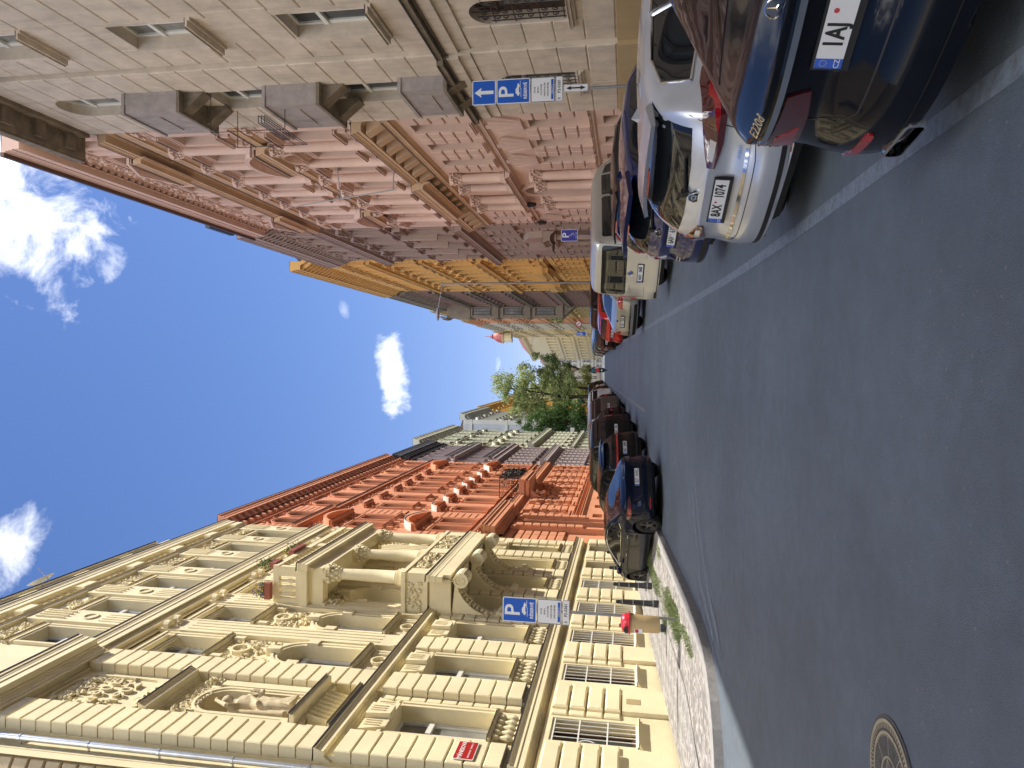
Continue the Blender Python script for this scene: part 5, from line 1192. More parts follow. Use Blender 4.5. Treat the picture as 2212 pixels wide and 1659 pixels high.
def wheel(c, root, x, y, rimm, spokes=5, R=.33, w=.215, dark=False):
    sg = 1 if y > 0 else -1
    X = lambda a, b, c_: (x - c.L / 2 + a, y + b, R + c_)
    b = MB(lambda r, th, k: None); b = MB()
    prof = [(R * .64, -w / 2 + .02), (R * .7, -w / 2), (R * .93, -w / 2), (R, -w / 2 + .03), (R, w / 2 - .03), (R * .93, w / 2), (R * .7, w / 2), (R * .64, w / 2 - .02)]
    n = 28; yc = y - sg * w / 2
    for r, q in prof:
        for i in range(n): b.v.append((x - c.L / 2 + r * math.cos(2 * PI * i / n), yc + q, R + r * math.sin(2 * PI * i / n)))
    for j in range(len(prof) - 1):
        for i in range(n): b.f.append((j * n + i, j * n + (i + 1) % n, (j + 1) * n + (i + 1) % n, (j + 1) * n + i))
    t = b.build('tyre', RUB, None, True)
    wh = empty('wheel', (0, 0, 0)); wh.parent = root; t.parent = wh
    b = MB(); yo = y - sg * .02; Rr = R * .67; cxx = x - c.L / 2
    P = [(Rr, 0), (Rr * .93, 0), (Rr * .9, .03), (Rr * .88, .09)]
    for r, q in P:
        for i in range(n): b.v.append((cxx + r * math.cos(2 * PI * i / n), yo - sg * q, R + r * math.sin(2 * PI * i / n)))
    for j in range(3):
        for i in range(n): b.f.append((j * n + i, j * n + (i + 1) % n, (j + 1) * n + (i + 1) % n, (j + 1) * n + i))
    for k in range(spokes):
        a = 2 * PI * k / spokes + .3; 
        for (w0, w1) in (((.20, .34),) if spokes == 5 else ((.16, .22),)):
            pr = []
            for (rr, ww, q) in ((.02, .3, .0), (Rr * .5, w0, .012), (Rr * .96, w1, .004)):
                for s_ in (-1, 1): 
                    an = a + s_ * (ww * .5 if rr > .05 else 1.2); r2 = rr if rr > .05 else .05
                    pr.append((cxx + r2 * math.cos(an), yo - sg * (.03 - q), R + r2 * math.sin(an)))
            b.add(pr, [(0, 1, 3, 2), (2, 3, 5, 4)])
            b.add([(p[0], p[1] - sg * .03, p[2]) for p in pr] + pr, [(0, 2, 8, 6), (1, 3, 9, 7), (2, 4, 10, 8), (3, 5, 11, 9)])
    b.tube((cxx, yo - sg * .035, R), (cxx, yo - sg * .012, R), .05, n=14)
    b.build('rim', rimm, wh)
    b = MB(); b.tube((cxx, yo - sg * .1, R), (cxx, yo - sg * .085, R), Rr * .9, n=20); b.build('brake_disc', BLK, wh)
def license_plate(c, root, txt, z, frame=True, tilt=0, ax='rear', w=.52, h=.11, y=0, blue=True, sx=.92, upside=False):
    """returns plate standing on the tail; letters read from behind"""
    p = c.hit(y, z, ax, .012)[0]; pt = c.hit(y, z + h / 2, ax, .012)[0]; pb = c.hit(y, z - h / 2, ax, .012)[0]; x = min(p.x, pt.x, pb.x, c.hit(y - w / 2, z, ax, .012)[0].x) - c.L / 2 - .004
    th = R(tilt); n = Vector((-math.cos(th), 0, math.sin(th))); up = Vector((math.sin(th), 0, math.cos(th))); r = up.cross(n)
    M4 = Matrix(((r.x, up.x, n.x, x), (r.y, up.y, n.y, y), (r.z, up.z, n.z, z), (0, 0, 0, 1)))
    b = MB()
    def bx(b, x0, x1, y0, y1, z0, z1): 
        k = MB(); k.box(x0, x1, y0, y1, z0, z1); b.add([tuple(M4 @ Vector(v)) for v in k.v], k.f)
    bx(b, -w / 2, w / 2, -h / 2, h / 2, 0, .003); pl = b.build('license_plate', PLW, root)
    if frame: b = MB(); bx(b, -w / 2 - .012, w / 2 + .012, -h / 2 - .03, h / 2 + .012, -.03, -.001); b.build('plate_frame', PLK, pl)
    if blue:
        b = MB(); bx(b, -w / 2, -w / 2 + .045, -h / 2, h / 2, .003, .004); b.build('country_band', PLB, pl)
        text('CZ', .032, .0004, PLW, pl, M4 @ Matrix.Translation((-w / 2 + .023, -.033, .0046)))
        b = MB(); 
        for k in range(12): a = k * PI / 6; b.tube((-w / 2 + .023 + .014 * math.cos(a), .022 + .014 * math.sin(a), .004), (-w / 2 + .023 + .014 * math.cos(a), .022 + .014 * math.sin(a), .0046), .002, n=5)
        b.v = [tuple(M4 @ Vector(v)) for v in b.v]; b.build('star_ring', mat("band_yellow", (.6, .5, .1), .5), pl)
    a, _, e = txt.partition(' ')
    o = .02 if blue else 0
    if e:
        text(a, .108, .0005, PLK, pl, M4 @ Matrix.Translation((-w * .25 + o, 0, .0045)), sx=.74, bold=.003); text(e, .108, .0005, PLK, pl, M4 @ Matrix.Translation((w * .235 + o * .4, 0, .0045)), sx=.74, bold=.003)
        b = MB(); X0 = -.005; b.tube((X0, .022, .003), (X0, .022, .0046), .011, n=8); b.v = [tuple(M4 @ Vector(v)) for v in b.v]; b.build('sticker', mat("red_sticker", (.5, .04, .05), .5), pl)
    else: text(a, .108, .0005, PLK, pl, M4 @ Matrix.Translation((o, 0, .0045)), sx=.74, bold=.003)
    return pl, M4
def mirr(p): return [(-a, b) for a, b in reversed(p)]
def rrect(a0, a1, b0, b1, r=.03):
    out = []
    for cx, cy, t in ((a1 - r, b1 - r, 0), (a0 + r, b1 - r, PI / 2), (a0 + r, b0 + r, PI), (a1 - r, b0 + r, 1.5 * PI)): out += [(cx + r * math.cos(t + k * PI / 8), cy + r * math.sin(t + k * PI / 8)) for k in range(5)]
    return out
def emblem_ring(c, root, z, r, y=0, name='emblem', ax='rear', kind='ring'):
    p = c.hit(y, z, ax, .01)[0]; x = p.x - c.L / 2 - .004; b = MB(); n = 24
    for i in range(n):
        a0, a1 = 2 * PI * i / n, 2 * PI * (i + 1) / n; b.tube((x, y + r * math.cos(a0), z + r * math.sin(a0)), (x, y + r * math.cos(a1), z + r * math.sin(a1)), r * .11, n=5, cap=False)
    if kind == 'star':
        for k in range(3): a = PI / 2 + k * 2 * PI / 3; b.tube((x, y, z), (x, y + r * math.cos(a), z + r * math.sin(a)), r * .13, r * .03, 6)
    elif kind == 'ovals':
        for (rx, rz, oz) in ((r * .62, r * .3, r * .32), (r * .3, r * .78, -r * .05)):
            for i in range(n): a0, a1 = 2 * PI * i / n, 2 * PI * (i + 1) / n; b.tube((x, y + rx * math.cos(a0), z + oz + rz * math.sin(a0)), (x, y + rx * math.cos(a1), z + oz + rz * math.sin(a1)), r * .09, n=4, cap=False)
    elif kind == 'stars':
        for k in range(6): a = k * 1.05; b.blob((x, y + (-.45 if k == 0 else .15 + .35 * math.cos(a)) * r, z + (0 if k == 0 else .45 * math.sin(a)) * r), (.006, r * (.2 if k == 0 else .1), r * (.2 if k == 0 else .1)), .1)
    o = b.build(name, CHR, root, True)
    if kind in ('ovals', 'stars', 'disc'):
        b = MB(); b.tube((x - .002, y, z), (x + .02, y, z), r * .98, n=24); b.build('emblem_ground', BLK if kind != 'disc' else mat("blue_badge", (.04, .07, .25), .2), o)
    return o
def make_car(name, label, cat, spec, rear, heading, paintm, plate=None, lamps=(), rglass=None, sglass=None, group=None, rimm=None, spokes=5, extra=None, wind=None, dz=0, seams=True, frame=None, lower=True, track=.0):
    c = spec; M4 = place(c.L, rear, R(heading), dz); root = empty(name, (0, 0, 0), 0, label, cat, group); root.matrix_world = M4
    me = c.me.copy(); me.materials.clear(); me.materials.append(paintm); me.transform(Matrix.Translation((-c.L / 2, 0, 0))); body = link('body', me, root)
    b = MB(); hw = c.W / 2
    b.box(-c.L / 2 + .35, c.L / 2 - .3, -hw * .62, hw * .62, .17, .6); b.build('underbody', BLK, root)
    for xw in c.wheels:
        for sg in (-1, 1): wheel(c, root, xw, sg * (hw - .015 - track), rimm or ALU, spokes, c.R)
    if rglass: c.patch(rglass[1], rglass[0], CGL, 'rear_window', root, .004, .09)
    if wind: c.patch(wind, 'top', CGL, 'windshield', root, .004, .12)
    for o in (sglass or ()):
        for ax in ('left', 'right'):
            w = c.patch(o, ax, CGL, 'side_window', root, .004, .12)
            if frame:
                b = MB(); pts = [c.hit(*q, ax, .01)[0] - Vector((c.L / 2, 0, 0)) for q in o + [o[0]]]
                for p, q in zip(pts, pts[1:]): b.tube(tuple(p), tuple(q), .011, n=5, cap=False)
                b.build('window_trim', frame, w)
    for (nm, ax, o, m, *r) in lamps: c.patch(o, ax, m, nm, root, *(r or (.009,)), step=.05)
    if lower:
        z1 = .4; b = MB()
        c.patch([(-hw * .86, c.zb + .09), (hw * .86, c.zb + .09), (hw * .8, .4), (-hw * .8, .4)], 'rear', BLK, 'bumper_skirt', root, .005)
    if plate: license_plate(c, root, *plate[:2], **(plate[2] if len(plate) > 2 else {}))
    if seams:
        b = MB()
        s_ = seams if isinstance(seams, list) else []
        for ax, p, *w in s_: c.seam(p, ax, mb=b, w=(w[0] if w else .007))
        if b.v: b.build('panel_gap', BLK, root)
    if extra: extra(c, root)
    return root
def mirror_part(c, root, x, z, m):
    for sg in (-1, 1):
        b = MB(); y = sg * (c.W / 2 + .02)
        prof = [(0, .0), (.06, .055), (.13, .085), (.2, .08), (.24, .05), (.25, .0)]
        n = 10
        for i, (q, r) in enumerate(prof):
            for k in range(n): a = 2 * PI * k / n; b.v.append((x - c.L / 2 + .09 - r * math.cos(a) * .9, y + sg * (q * .8 - .02), z + r * math.sin(a) * .85))
        for j in range(len(prof) - 1):
            for k in range(n): b.f.append((j * n + k, j * n + (k + 1) % n, (j + 1) * n + (k + 1) % n, (j + 1) * n + k))
        b.build('side_mirror', m, root, True)
def handles(c, root, pts, m, z=None):
    for (x, z) in pts:
        for ax in ('left', 'right'): 
            p = c.hit(x, z, ax, .025)[0]; q = c.hit(x + .19, z, ax, .025)[0]; o_ = Vector((c.L / 2, 0, 0)); b = MB(); b.tube(tuple(p - o_), tuple(q - o_), .013, n=6); b.build('door_handle', m, root, True)
def fin(c, root, x, m, s_=1):
    z = c.top(x); b = MB(); xx = x - c.L / 2
    b.add([(xx - .08 * s_, -.025, z - .01), (xx + .1 * s_, -.02, z - .01), (xx + .1 * s_, .02, z - .01), (xx - .08 * s_, .025, z - .01), (xx - .05 * s_, 0, z + .06 * s_)], [(0, 1, 4), (1, 2, 4), (2, 3, 4), (3, 0, 4)]); b.build('antenna_fin', m, root)
def spoiler(c, root, x0, z, w, m, lamp=True, d=.22, th=.035):
    b = MB(); xx = x0 - c.L / 2; n = 12; pr = [(0, 0), (d, .045), (d + .05, .0), (d, -.02), (.02, -th)]
    for i in range(n + 1):
        t = -1 + 2 * i / n
        for (a, q) in pr: b.v.append((xx + a + .10 * abs(t) ** 3 + (.0), t * w, z + q - .035 * t * t))
    k = len(pr)
    for i in range(n):
        for j in range(k): b.f.append((i * k + j, i * k + (j + 1) % k, (i + 1) * k + (j + 1) % k, (i + 1) * k + j))
    b.f += [tuple(range(k)), tuple(range(n * k, n * k + k))]
    o = b.build('roof_spoiler', m, root, False)
    if lamp: b = MB(); b.box(xx + .012, xx + .05, -.16, .16, z - th - .012, z - th + .004); b.build('brake_light', LRED, o)
def wiper(c, root, z, y0=.0, y1=.38, x=None):
    b = MB(); p = c.hit(y0, z, 'rear', .02)[0]; q = c.hit(y1, z + .03, 'rear', .02)[0]; o_ = Vector((c.L / 2, 0, 0)); b.tube(tuple(p - o_), tuple(q - o_), .018, .009, 6); b.tube(tuple(p - o_ + Vector((.03, 0, 0))), tuple(p - o_ - Vector((.025, 0, 0))), .035, .03, 10); b.build('rear_wiper', BLK, root)
# --- the parked row on the right ---
GRPR = 'cars parked nose in along the right kerb'; GRPL = 'cars parked nose in along the left kerb'
# black saloon, nearest
c1 = Car(4.93, 1.86, [(0, .93), (.06, 1.0), (.2, 1.05), (.5, 1.09), (.7, 1.14), (1.3, 1.40), (1.8, 1.475), (2.6, 1.46), (3.1, 1.41), (3.85, 1.06), (4.4, .95), (4.8, .8), (4.93, .66)],
         [(0, .88), (.6, .96), (1.5, .99), (3.8, .94), (4.6, .8), (4.93, .6)], (1.0, 3.93), .345, roofw=.71, wk=[(0, 1.0), (.35, 1.0), (1.0, 1.0), (3.8, 1.0), (4.5, .95), (4.93, .82)], bulge=.30, rearend=.8, rear=((.15, .08), (.22, .0), (.38, -.03), (.52, .0), (.6, .05), (.66, .12), (.75, .11), (.95, .06), (1.05, .08)))
def ex1(c, root):
    c.patch([(-.8, .885), (.8, .885), (.82, .915), (-.82, .915)], 'rear', CHR, 'chrome_strip', root, .016, .05)
    emblem_ring(c, root, .985, .045, 0, kind='star')
    p = c.hit(.6, .955, 'rear', .008); 
    n = p[1]; up = (Vector((0, 0, 1)) - n * n.z).normalized(); r = up.cross(n); o_ = p[0] - Vector((c.L / 2, 0, 0))
    text('E220d', .07, .003, CHR, root, Matrix(((r.x, up.x, n.x, o_.x), (r.y, up.y, n.y, o_.y), (r.z, up.z, n.z, o_.z), (0, 0, 0, 1))), 'model_letters', 1.15)
    for sg in (-1, 1):
        th = .45; q = c.hit(sg * .70, .36, 'rear', 0)[0]; n = Vector((-math.cos(th), sg * math.sin(th), 0)); up = Vector((0, 0, 1)); r = up.cross(n)
        o_ = Vector((q.x - c.L / 2 + .01, q.y, .275)); X4 = Matrix(((r.x, up.x, n.x, o_.x), (r.y, up.y, n.y, o_.y), (r.z, up.z, n.z, o_.z), (0, 0, 0, 1)))
        b = MB(); A = rrect(-.17, .17, -.05, .05, .035); B = rrect(-.155, .155, -.037, .037, .025); k = len(A)
        b.add([(x, y, z) for P_, z in ((A, -.12), (A, .012), (B, .016), (B, -.1)) for x, y in P_], [(m_ * k + i_, m_ * k + (i_ + 1) % k, (m_ + 1) * k + (i_ + 1) % k, (m_ + 1) * k + i_) for m_ in range(3) for i_ in range(k)])
        b.v = [tuple(X4 @ Vector(v)) for v in b.v]; ex = b.build('exhaust_trim', CHR, root); 
        b = MB(); b.add([(x, y, -.06) for x, y in B], [tuple(range(k))]); b.v = [tuple(X4 @ Vector(v)) for v in b.v]; b.build('exhaust_opening', PLK, ex)
        o = rrect(.62, 1.0, .43, .47, .014); o = o if sg > 0 else mirr(o); c.patch(o, 'wrap', LRED, 'reflector', root, .012, .05)
    fin(c, root, 1.6, PBLK)
PBLK = paint("black_paint", (.006, .008, .014), .2, .12)
tl = [(.40, .76), (.56, .735), (.8, .715), (1.0, .73), (1.12, .78), (1.08, .87), (.7, .875), (.42, .865)]
tl_in = [(.66, .75), (.9, .74), (1.02, .77), (1.0, .83), (.74, .845)]
make_car('parked_car', 'glossy black saloon cut off by the picture corner, with chrome strip and plate 1AJ', 'car', c1, (1.37, 3.02), 56, PBLK, ('1AJ 4735', .735, dict(tilt=8)),
         lamps=[('taillight', 'wrap', tl, LDK, .012), ('taillight', 'wrap', mirr(tl), LDK, .012), ('lamp_segment', 'wrap', tl_in, LRED, .017), ('lamp_segment', 'wrap', mirr(tl_in), LRED, .017)],
         rglass=('top', [(.62, -.70), (.62, .70), (1.0, .66), (1.5, .58), (1.58, 0), (1.5, -.58), (1.0, -.66)]), wind=[(3.15, -.52), (3.75, -.66), (3.8, .66), (3.15, .52)],
         sglass=[[(1.1, 1.04), (2.2, 1.03), (2.2, 1.37), (1.75, 1.35)], [(2.27, 1.03), (3.5, 1.0), (2.95, 1.34), (2.27, 1.38)]], frame=CHR, lower=False, extra=ex1,
         seams=[('rear', [(-.62, 1.04), (-.62, .9), (-.60, .6), (-.5, .545), (.5, .545), (.60, .6), (.62, .9), (.62, 1.04)]), ('rear', [(-.88, .335), (.88, .335)]), ('left', [(2.24, .3), (2.24, 1.0)]), ('right', [(2.24, .3), (2.24, 1.0)])])
# silver hatchback
c2 = Car(4.25, 1.79, [(0, .86), (.04, .98), (.16, 1.1), (.42, 1.33), (.62, 1.42), (1.0, 1.465), (1.9, 1.475), (2.5, 1.43), (3.25, 1.07), (3.85, .93), (4.1, .8), (4.25, .6)],
         [(0, .84), (.3, .98), (.8, 1.0), (3.2, .92), (4.0, .78), (4.25, .55)], (.82, 3.42), .32, roofw=.68, zb=.27, bulge=.3, rearend=.7, rear=((.15, .1), (.3, .02), (.42, 0), (.56, 0), (.62, .05), (.75, .08), (1.0, .06), (1.4, .02)))
PSIL = paint("silver_blue_paint", (.56, .60, .68), .5, .28)
def ex2(c, root):
    spoiler(c, root, .26, 1.42, .56, PSIL); emblem_ring(c, root, .985, .058, kind='ovals'); wiper(c, root, 1.06, 0, -.36); fin(c, root, 1.1, PSIL)
    mirror_part(c, root, 2.95, .98, PSIL); handles(c, root, [(1.15, .86), (2.05, .85)], PSIL)
    for sg in (-1, 1): o = rrect(.5, .8, .30, .33, .012); o = o if sg > 0 else mirr(o); c.patch(o, 'rear', LRED, 'reflector', root, .012, .05)
    c.patch([(-.6, .63), (.6, .63), (.6, .655), (-.6, .655)], 'rear', CHR, 'chrome_strip', root, .01, .06)
    c.patch([(-.7, .285), (.7, .285), (.72, .315), (-.72, .315)], 'rear', PSIL, 'bumper_lip', root, .03)
    p, n = c.hit(-.5, .70, 'rear', .012); up = (Vector((0, 0, 1)) - n * n.z).normalized(); r = up.cross(n); o_ = p - Vector((c.L / 2, 0, 0)); M_4 = Matrix(((r.x, up.x, n.x, o_.x), (r.y, up.y, n.y, o_.y), (r.z, up.z, n.z, o_.z), (0, 0, 0, 1)))
    text('HYBRID', .035, .002, CHR, root, M_4, 'model_letters')
    p, n = c.hit(.55, .60, 'rear', .012); up = (Vector((0, 0, 1)) - n * n.z).normalized(); r = up.cross(n); o_ = p - Vector((c.L / 2, 0, 0)); text('AURIS', .035, .002, CHR, root, Matrix(((r.x, up.x, n.x, o_.x), (r.y, up.y, n.y, o_.y), (r.z, up.z, n.z, o_.z), (0, 0, 0, 1))), 'model_letters')
tl = [(.36, .88), (.56, .835), (.8, .82), (1.02, .85), (1.28, .94), (1.26, 1.0), (1.0, 1.02), (.7, 1.0), (.5, .965), (.36, .93)]; tl2 = [(.62, .885), (.8, .87), (.98, .90), (1.0, .95), (.88, .96), (.84, .92), (.7, .91)]; tl3 = [(.42, .905), (.58, .89), (.6, .93), (.44, .925)]
make_car('parked_car', 'pale silver hatchback with roof spoiler and plate 8AX 1074, next to the black saloon', 'car', c2, (1.34, 6.22), 62, PSIL, ('8AX 1074', .80, dict(tilt=6)),
         lamps=[('taillight', 'wrap', tl, LDK, .014), ('taillight', 'wrap', mirr(tl), LDK, .014), ('lamp_segment', 'wrap', tl2, LRED, .018), ('lamp_segment', 'wrap', mirr(tl2), LRED, .018), ('lamp_segment', 'wrap', tl3, LCL, .018), ('lamp_segment', 'wrap', mirr(tl3), LCL, .018)],
         rglass=('rear', [(-.62, 1.07), (-.3, 1.05), (.3, 1.05), (.62, 1.07), (.55, 1.37), (.3, 1.39), (-.3, 1.39), (-.55, 1.37)]), wind=[(2.5, -.5), (3.15, -.64), (3.2, .64), (2.5, .5)],
         sglass=[[(.62, 1.08), (1.0, 1.02), (1.6, 1.01), (1.6, 1.36), (1.05, 1.37), (.75, 1.3)], [(1.66, 1.01), (2.9, .98), (2.35, 1.33), (1.66, 1.37)]], frame=CHR, extra=ex2,
         seams=[('rear', [(-.70, 1.1), (-.69, .84), (-.62, .6), (-.45, .58), (.45, .58), (.62, .6), (.69, .84), (.70, 1.1)]), ('right', [(1.63, .3), (1.63, 1.0)]), ('left', [(1.63, .3), (1.63, 1.0)]), ('right', [(2.7, .3), (2.72, .95)]), ('right', [(.85, 1.0), (.75, .8)])])
# dark blue hatchback
PBLU = paint("deep_blue_paint", (.008, .018, .12), .5, .22)
c3 = Car(4.4, 1.8, [(0, .9), (.04, 1.02), (.18, 1.16), (.4, 1.36), (.62, 1.48), (1.0, 1.53), (1.9, 1.55), (2.6, 1.48), (3.4, 1.12), (4.0, .98), (4.3, .8), (4.4, .6)],
         [(0, .9), (.3, 1.0), (.8, 1.03), (3.3, .97), (4.1, .82), (4.4, .55)], (.86, 3.5), .33, roofw=.68, bulge=.26, rearend=.65, zb=.24, rear=((.15, .1), (.3, .0), (.45, 0), (.58, 0), (.66, .06), (.75, .09), (1.0, .07), (1.5, .02)))
def ex3(c, root):
    spoiler(c, root, .08, 1.5, .66, PBLU, d=.42, th=.06); emblem_ring(c, root, 1.0, .06, kind='stars'); wiper(c, root, 1.09, 0, -.36); fin(c, root, 1.2, PBLU, 1.1); mirror_part(c, root, 3.0, 1.05, PBLU)
    c.patch(rrect(-.32, .32, .93, .955, .01), 'rear', PBLU, 'plate_brow', root, .03)
    for z in (.56, .52): 
        p, n = c.hit(.6, z + .12, 'rear', .012); b = MB(); o_ = p - Vector((c.L / 2, 0, 0)); b.tube(tuple(o_ + Vector((0, .05, 0))), tuple(o_ - Vector((0, .05, 0))), .012, n=6); b.build('model_badge', CHR, root)
tl = [(.60, .84), (.92, .84), (1.08, .98), (1.02, 1.08), (.68, 1.05)]; tl2 = [(.63, .93), (.92, .93), (.94, 1.0), (.66, 1.0)]
make_car('parked_car', 'deep blue hatchback with large spoiler and plate 6AV 6194, between silver hatchback and van', 'car', c3, (1.78, 10.2), 60, PBLU, ('6AV 6194', .83, dict(tilt=5)),
         lamps=[('taillight', 'wrap', tl, LCL, .012), ('taillight', 'wrap', mirr(tl), LCL, .012), ('lamp_segment', 'wrap', tl2, LRED, .016), ('lamp_segment', 'wrap', mirr(tl2), LRED, .016)],
         rglass=('rear', [(-.64, 1.12), (.64, 1.12), (.56, 1.44), (-.56, 1.44)]), wind=[(2.6, -.5), (3.3, -.64), (3.35, .64), (2.6, .5)],
         sglass=[[(.66, 1.14), (1.0, 1.06), (1.65, 1.06), (1.65, 1.43), (1.05, 1.44), (.75, 1.36)], [(1.71, 1.06), (3.0, 1.03), (2.45, 1.40), (1.71, 1.43)]], extra=ex3,
         seams=[('rear', [(-.66, 1.1), (-.62, .62), (.62, .62), (.66, 1.1)]), ('right', [(1.68, .3), (1.68, 1.0)])])
# black hatchback mostly hidden
PBK2 = paint("brownish_black_paint", (.014, .012, .014), .3, .18)
def ex4(c, root): fin(c, root, 1.2, PBK2); mirror_part(c, root, 3.0, 1.05, PBK2); spoiler(c, root, .22, 1.49, .58, PBK2, lamp=False); b = MB(); b.box(.2 - c.L / 2, .24 - c.L / 2, -.14, .14, 1.445, 1.462); b.build('brake_light', LOR, root)
make_car('parked_car', 'black hatchback almost hidden between the deep blue hatchback and the grey van', 'car', c3, (2.5, 13.9), 56, PBK2, ('5AC 2208', .83, {}),
         lamps=[('taillight', 'rear', tl, LRED, .012), ('taillight', 'rear', mirr(tl), LRED, .012)], rglass=('rear', [(-.64, 1.12), (.64, 1.12), (.56, 1.44), (-.56, 1.44)]), wind=[(2.6, -.5), (3.3, -.64), (3.35, .64), (2.6, .5)],
         sglass=[[(.66, 1.14), (1.0, 1.06), (1.65, 1.06), (1.65, 1.43), (1.05, 1.44), (.75, 1.36)], [(1.71, 1.06), (3.0, 1.03), (2.45, 1.40), (1.71, 1.43)]], extra=ex4)
# passenger van
PVAN = paint("light_grey_van_paint", (.50, .49, .46), .4, .3)
c5 = Car(4.75, 1.9, [(0, 1.72), (.03, 1.84), (.15, 1.9), (.5, 1.93), (2.8, 1.93), (3.3, 1.84), (3.9, 1.38), (4.15, 1.2), (4.55, 1.05), (4.75, .75)],
         [(0, 1.05), (3.6, 1.02), (4.4, .95), (4.75, .65)], (.95, 3.85), .33, roofw=.8, bulge=.1, rearend=.4, zb=.25, rear=((.15, .08), (.3, -.04), (.6, -.04), (.66, .02), (.8, .02), (1.0, .02), (1.9, .1)), wk=[(0, .96), (.2, 1.0), (3.6, 1.0), (4.4, .92), (4.75, .8)])
def ex5(c, root):
    emblem_ring(c, root, .985, .06, kind='disc'); wiper(c, root, 1.12, .05, -.45); mirror_part(c, root, 3.5, 1.15, BLK)
    c.patch(rrect(-.42, .42, .62, .90, .04), 'rear', PVAN, 'plate_recess', root, .003); c.patch(rrect(-.55, .55, .36, .60, .04), 'rear', PVAN, 'bumper_panel', root, .02)
    for sg in (-1, 1): o = rrect(.78, .86, .30, .345, .012); o = o if sg > 0 else mirr(o); c.patch(o, 'rear', LRED, 'reflector', root, .014, .05)
    p, n = c.hit(.5, .99, 'rear', .008); o_ = p - Vector((c.L / 2, 0, 0)); text('SCUDO', .07, .002, ALU, root, Matrix(((0, 0, -1, o_.x), (-1, 0, 0, o_.y), (0, 1, 0, o_.z), (0, 0, 0, 1))), 'model_letters', 1.1)
c5.piv = .8; tl = [(.79, .80), (1.0, .80), (1.0, 1.34), (.84, 1.34), (.80, 1.2)]; tl2 = [(.82, .92), (.93, .92), (.93, 1.16), (.87, 1.22), (.83, 1.12)]
make_car('parked_van', 'light grey passenger van with upright tail and plate 4AH 0685', 'van', c5, (2.15, 16.9), 47, PVAN, ('4AH 0685', .76, {}),
         lamps=[('taillight', 'wrap', tl, LRED, .012), ('taillight', 'wrap', mirr(tl), LRED, .012), ('lamp_segment', 'wrap', tl2, LCL, .02), ('lamp_segment', 'wrap', mirr(tl2), LCL, .02)],
         rglass=('rear', rrect(-.72, .72, 1.08, 1.66, .07)), wind=[(3.3, -.62), (3.95, -.72), (4.0, .72), (3.3, .62)],
         sglass=[rrect(.35, 1.95, 1.1, 1.66, .08), [(2.05, 1.1), (2.95, 1.08), (2.9, 1.66), (2.05, 1.66)], [(3.02, 1.08), (3.75, 1.06), (3.35, 1.55), (3.0, 1.64)]], extra=ex5,
         seams=[('rear', [(-.76, 1.72), (-.77, .64), (.77, .64), (.76, 1.72)]), ('right', [(2.0, .35), (2.0, 1.75)]), ('right', [(2.98, .35), (2.98, 1.75)])])
# silver saloon
PSL2 = paint("champagne_silver_paint", (.44, .43, .39), .6, .28)
c6 = Car(4.4, 1.76, [(0, .92), (.05, 1.0), (.25, 1.05), (.5, 1.1), (1.2, 1.38), (1.7, 1.45), (2.4, 1.44), (3.3, 1.04), (3.9, .92), (4.3, .75), (4.4, .6)],
         [(0, .88), (.4, .95), (3.3, .92), (4.1, .76), (4.4, .55)], (.85, 3.45), .31, roofw=.66, bulge=.18, rearend=.5)
tl = [(.5, .78), (.84, .78), (.85, .9), (.72, .96), (.56, .9)]
def ex6(c, root): emblem_ring(c, root, .92, .04, kind='disc'); c.patch([(-.86, .5), (.86, .5), (.86, .53), (-.86, .53)], 'rear', CHR, 'bumper_strip', root, .01); mirror_part(c, root, 3.0, .98, PSL2)
SG6 = [[(.95, 1.03), (1.75, 1.01), (1.75, 1.35), (1.4, 1.33)], [(1.8, 1.01), (3.0, .98), (2.5, 1.33), (1.8, 1.36)]]
make_car('parked_car', 'champagne silver saloon with pale rear window, plate reading 1J6 5226, right behind the van', 'car', c6, (1.45, 24.4), 48, PSL2, ('1J6 5226', .76, {}),
         lamps=[('taillight', 'rear', tl, LRED, .012), ('taillight', 'rear', mirr(tl), LRED, .012)], rglass=('top', [(.55, -.55), (.55, .55), (1.2, .48), (1.2, -.48)]), wind=[(2.45, -.5), (3.2, -.62), (3.2, .62), (2.45, .5)], sglass=SG6, extra=ex6)
PRED = paint("red_paint", (.45, .012, .012), .2, .25)
make_car('parked_car', 'bright red hatchback in front of the champagne saloon', 'car', c2, (1.35, 31.5), 50, PRED, ('2AK 7713', .82, {}),
         lamps=[('taillight', 'rear', mirr([(.6, .86), (.84, .88), (.84, 1.0), (.62, .97)]), LRED, .012), ('taillight', 'rear', [(.6, .86), (.84, .88), (.84, 1.0), (.62, .97)], LRED, .012)], rglass=('rear', [(-.62, 1.07), (.62, 1.07), (.53, 1.37), (-.53, 1.37)]), wind=[(2.5, -.5), (3.15, -.64), (3.2, .64), (2.5, .5)],
         sglass=[[(.62, 1.08), (1.6, 1.01), (1.6, 1.36), (.75, 1.3)], [(1.66, 1.01), (2.9, .98), (2.35, 1.33), (1.66, 1.37)]])
c7 = Car(4.7, 1.9, [(0, 1.4), (.04, 1.6), (.2, 1.72), (.6, 1.78), (2.3, 1.79), (2.8, 1.72), (3.4, 1.2), (4.2, 1.08), (4.55, .98), (4.7, .75)],
         [(0, 1.1), (3.4, 1.06), (4.3, .98), (4.7, .7)], (.9, 3.75), .37, roofw=.76, bulge=.14, rearend=.45, zb=.28, rear=((.15, .08), (.35, 0), (.6, 0), (.7, .04), (1.1, .05), (1.8, .18)))
PBK3 = paint("black_brown_paint", (.02, .014, .012), .3, .2); PBK4 = paint("jet_paint", (.008, .008, .009), .2, .2); PWH = paint("white_paint", (.62, .62, .6), .0, .3); PTAN = paint("bronze_grey_paint", (.16, .14, .125), .5, .3)
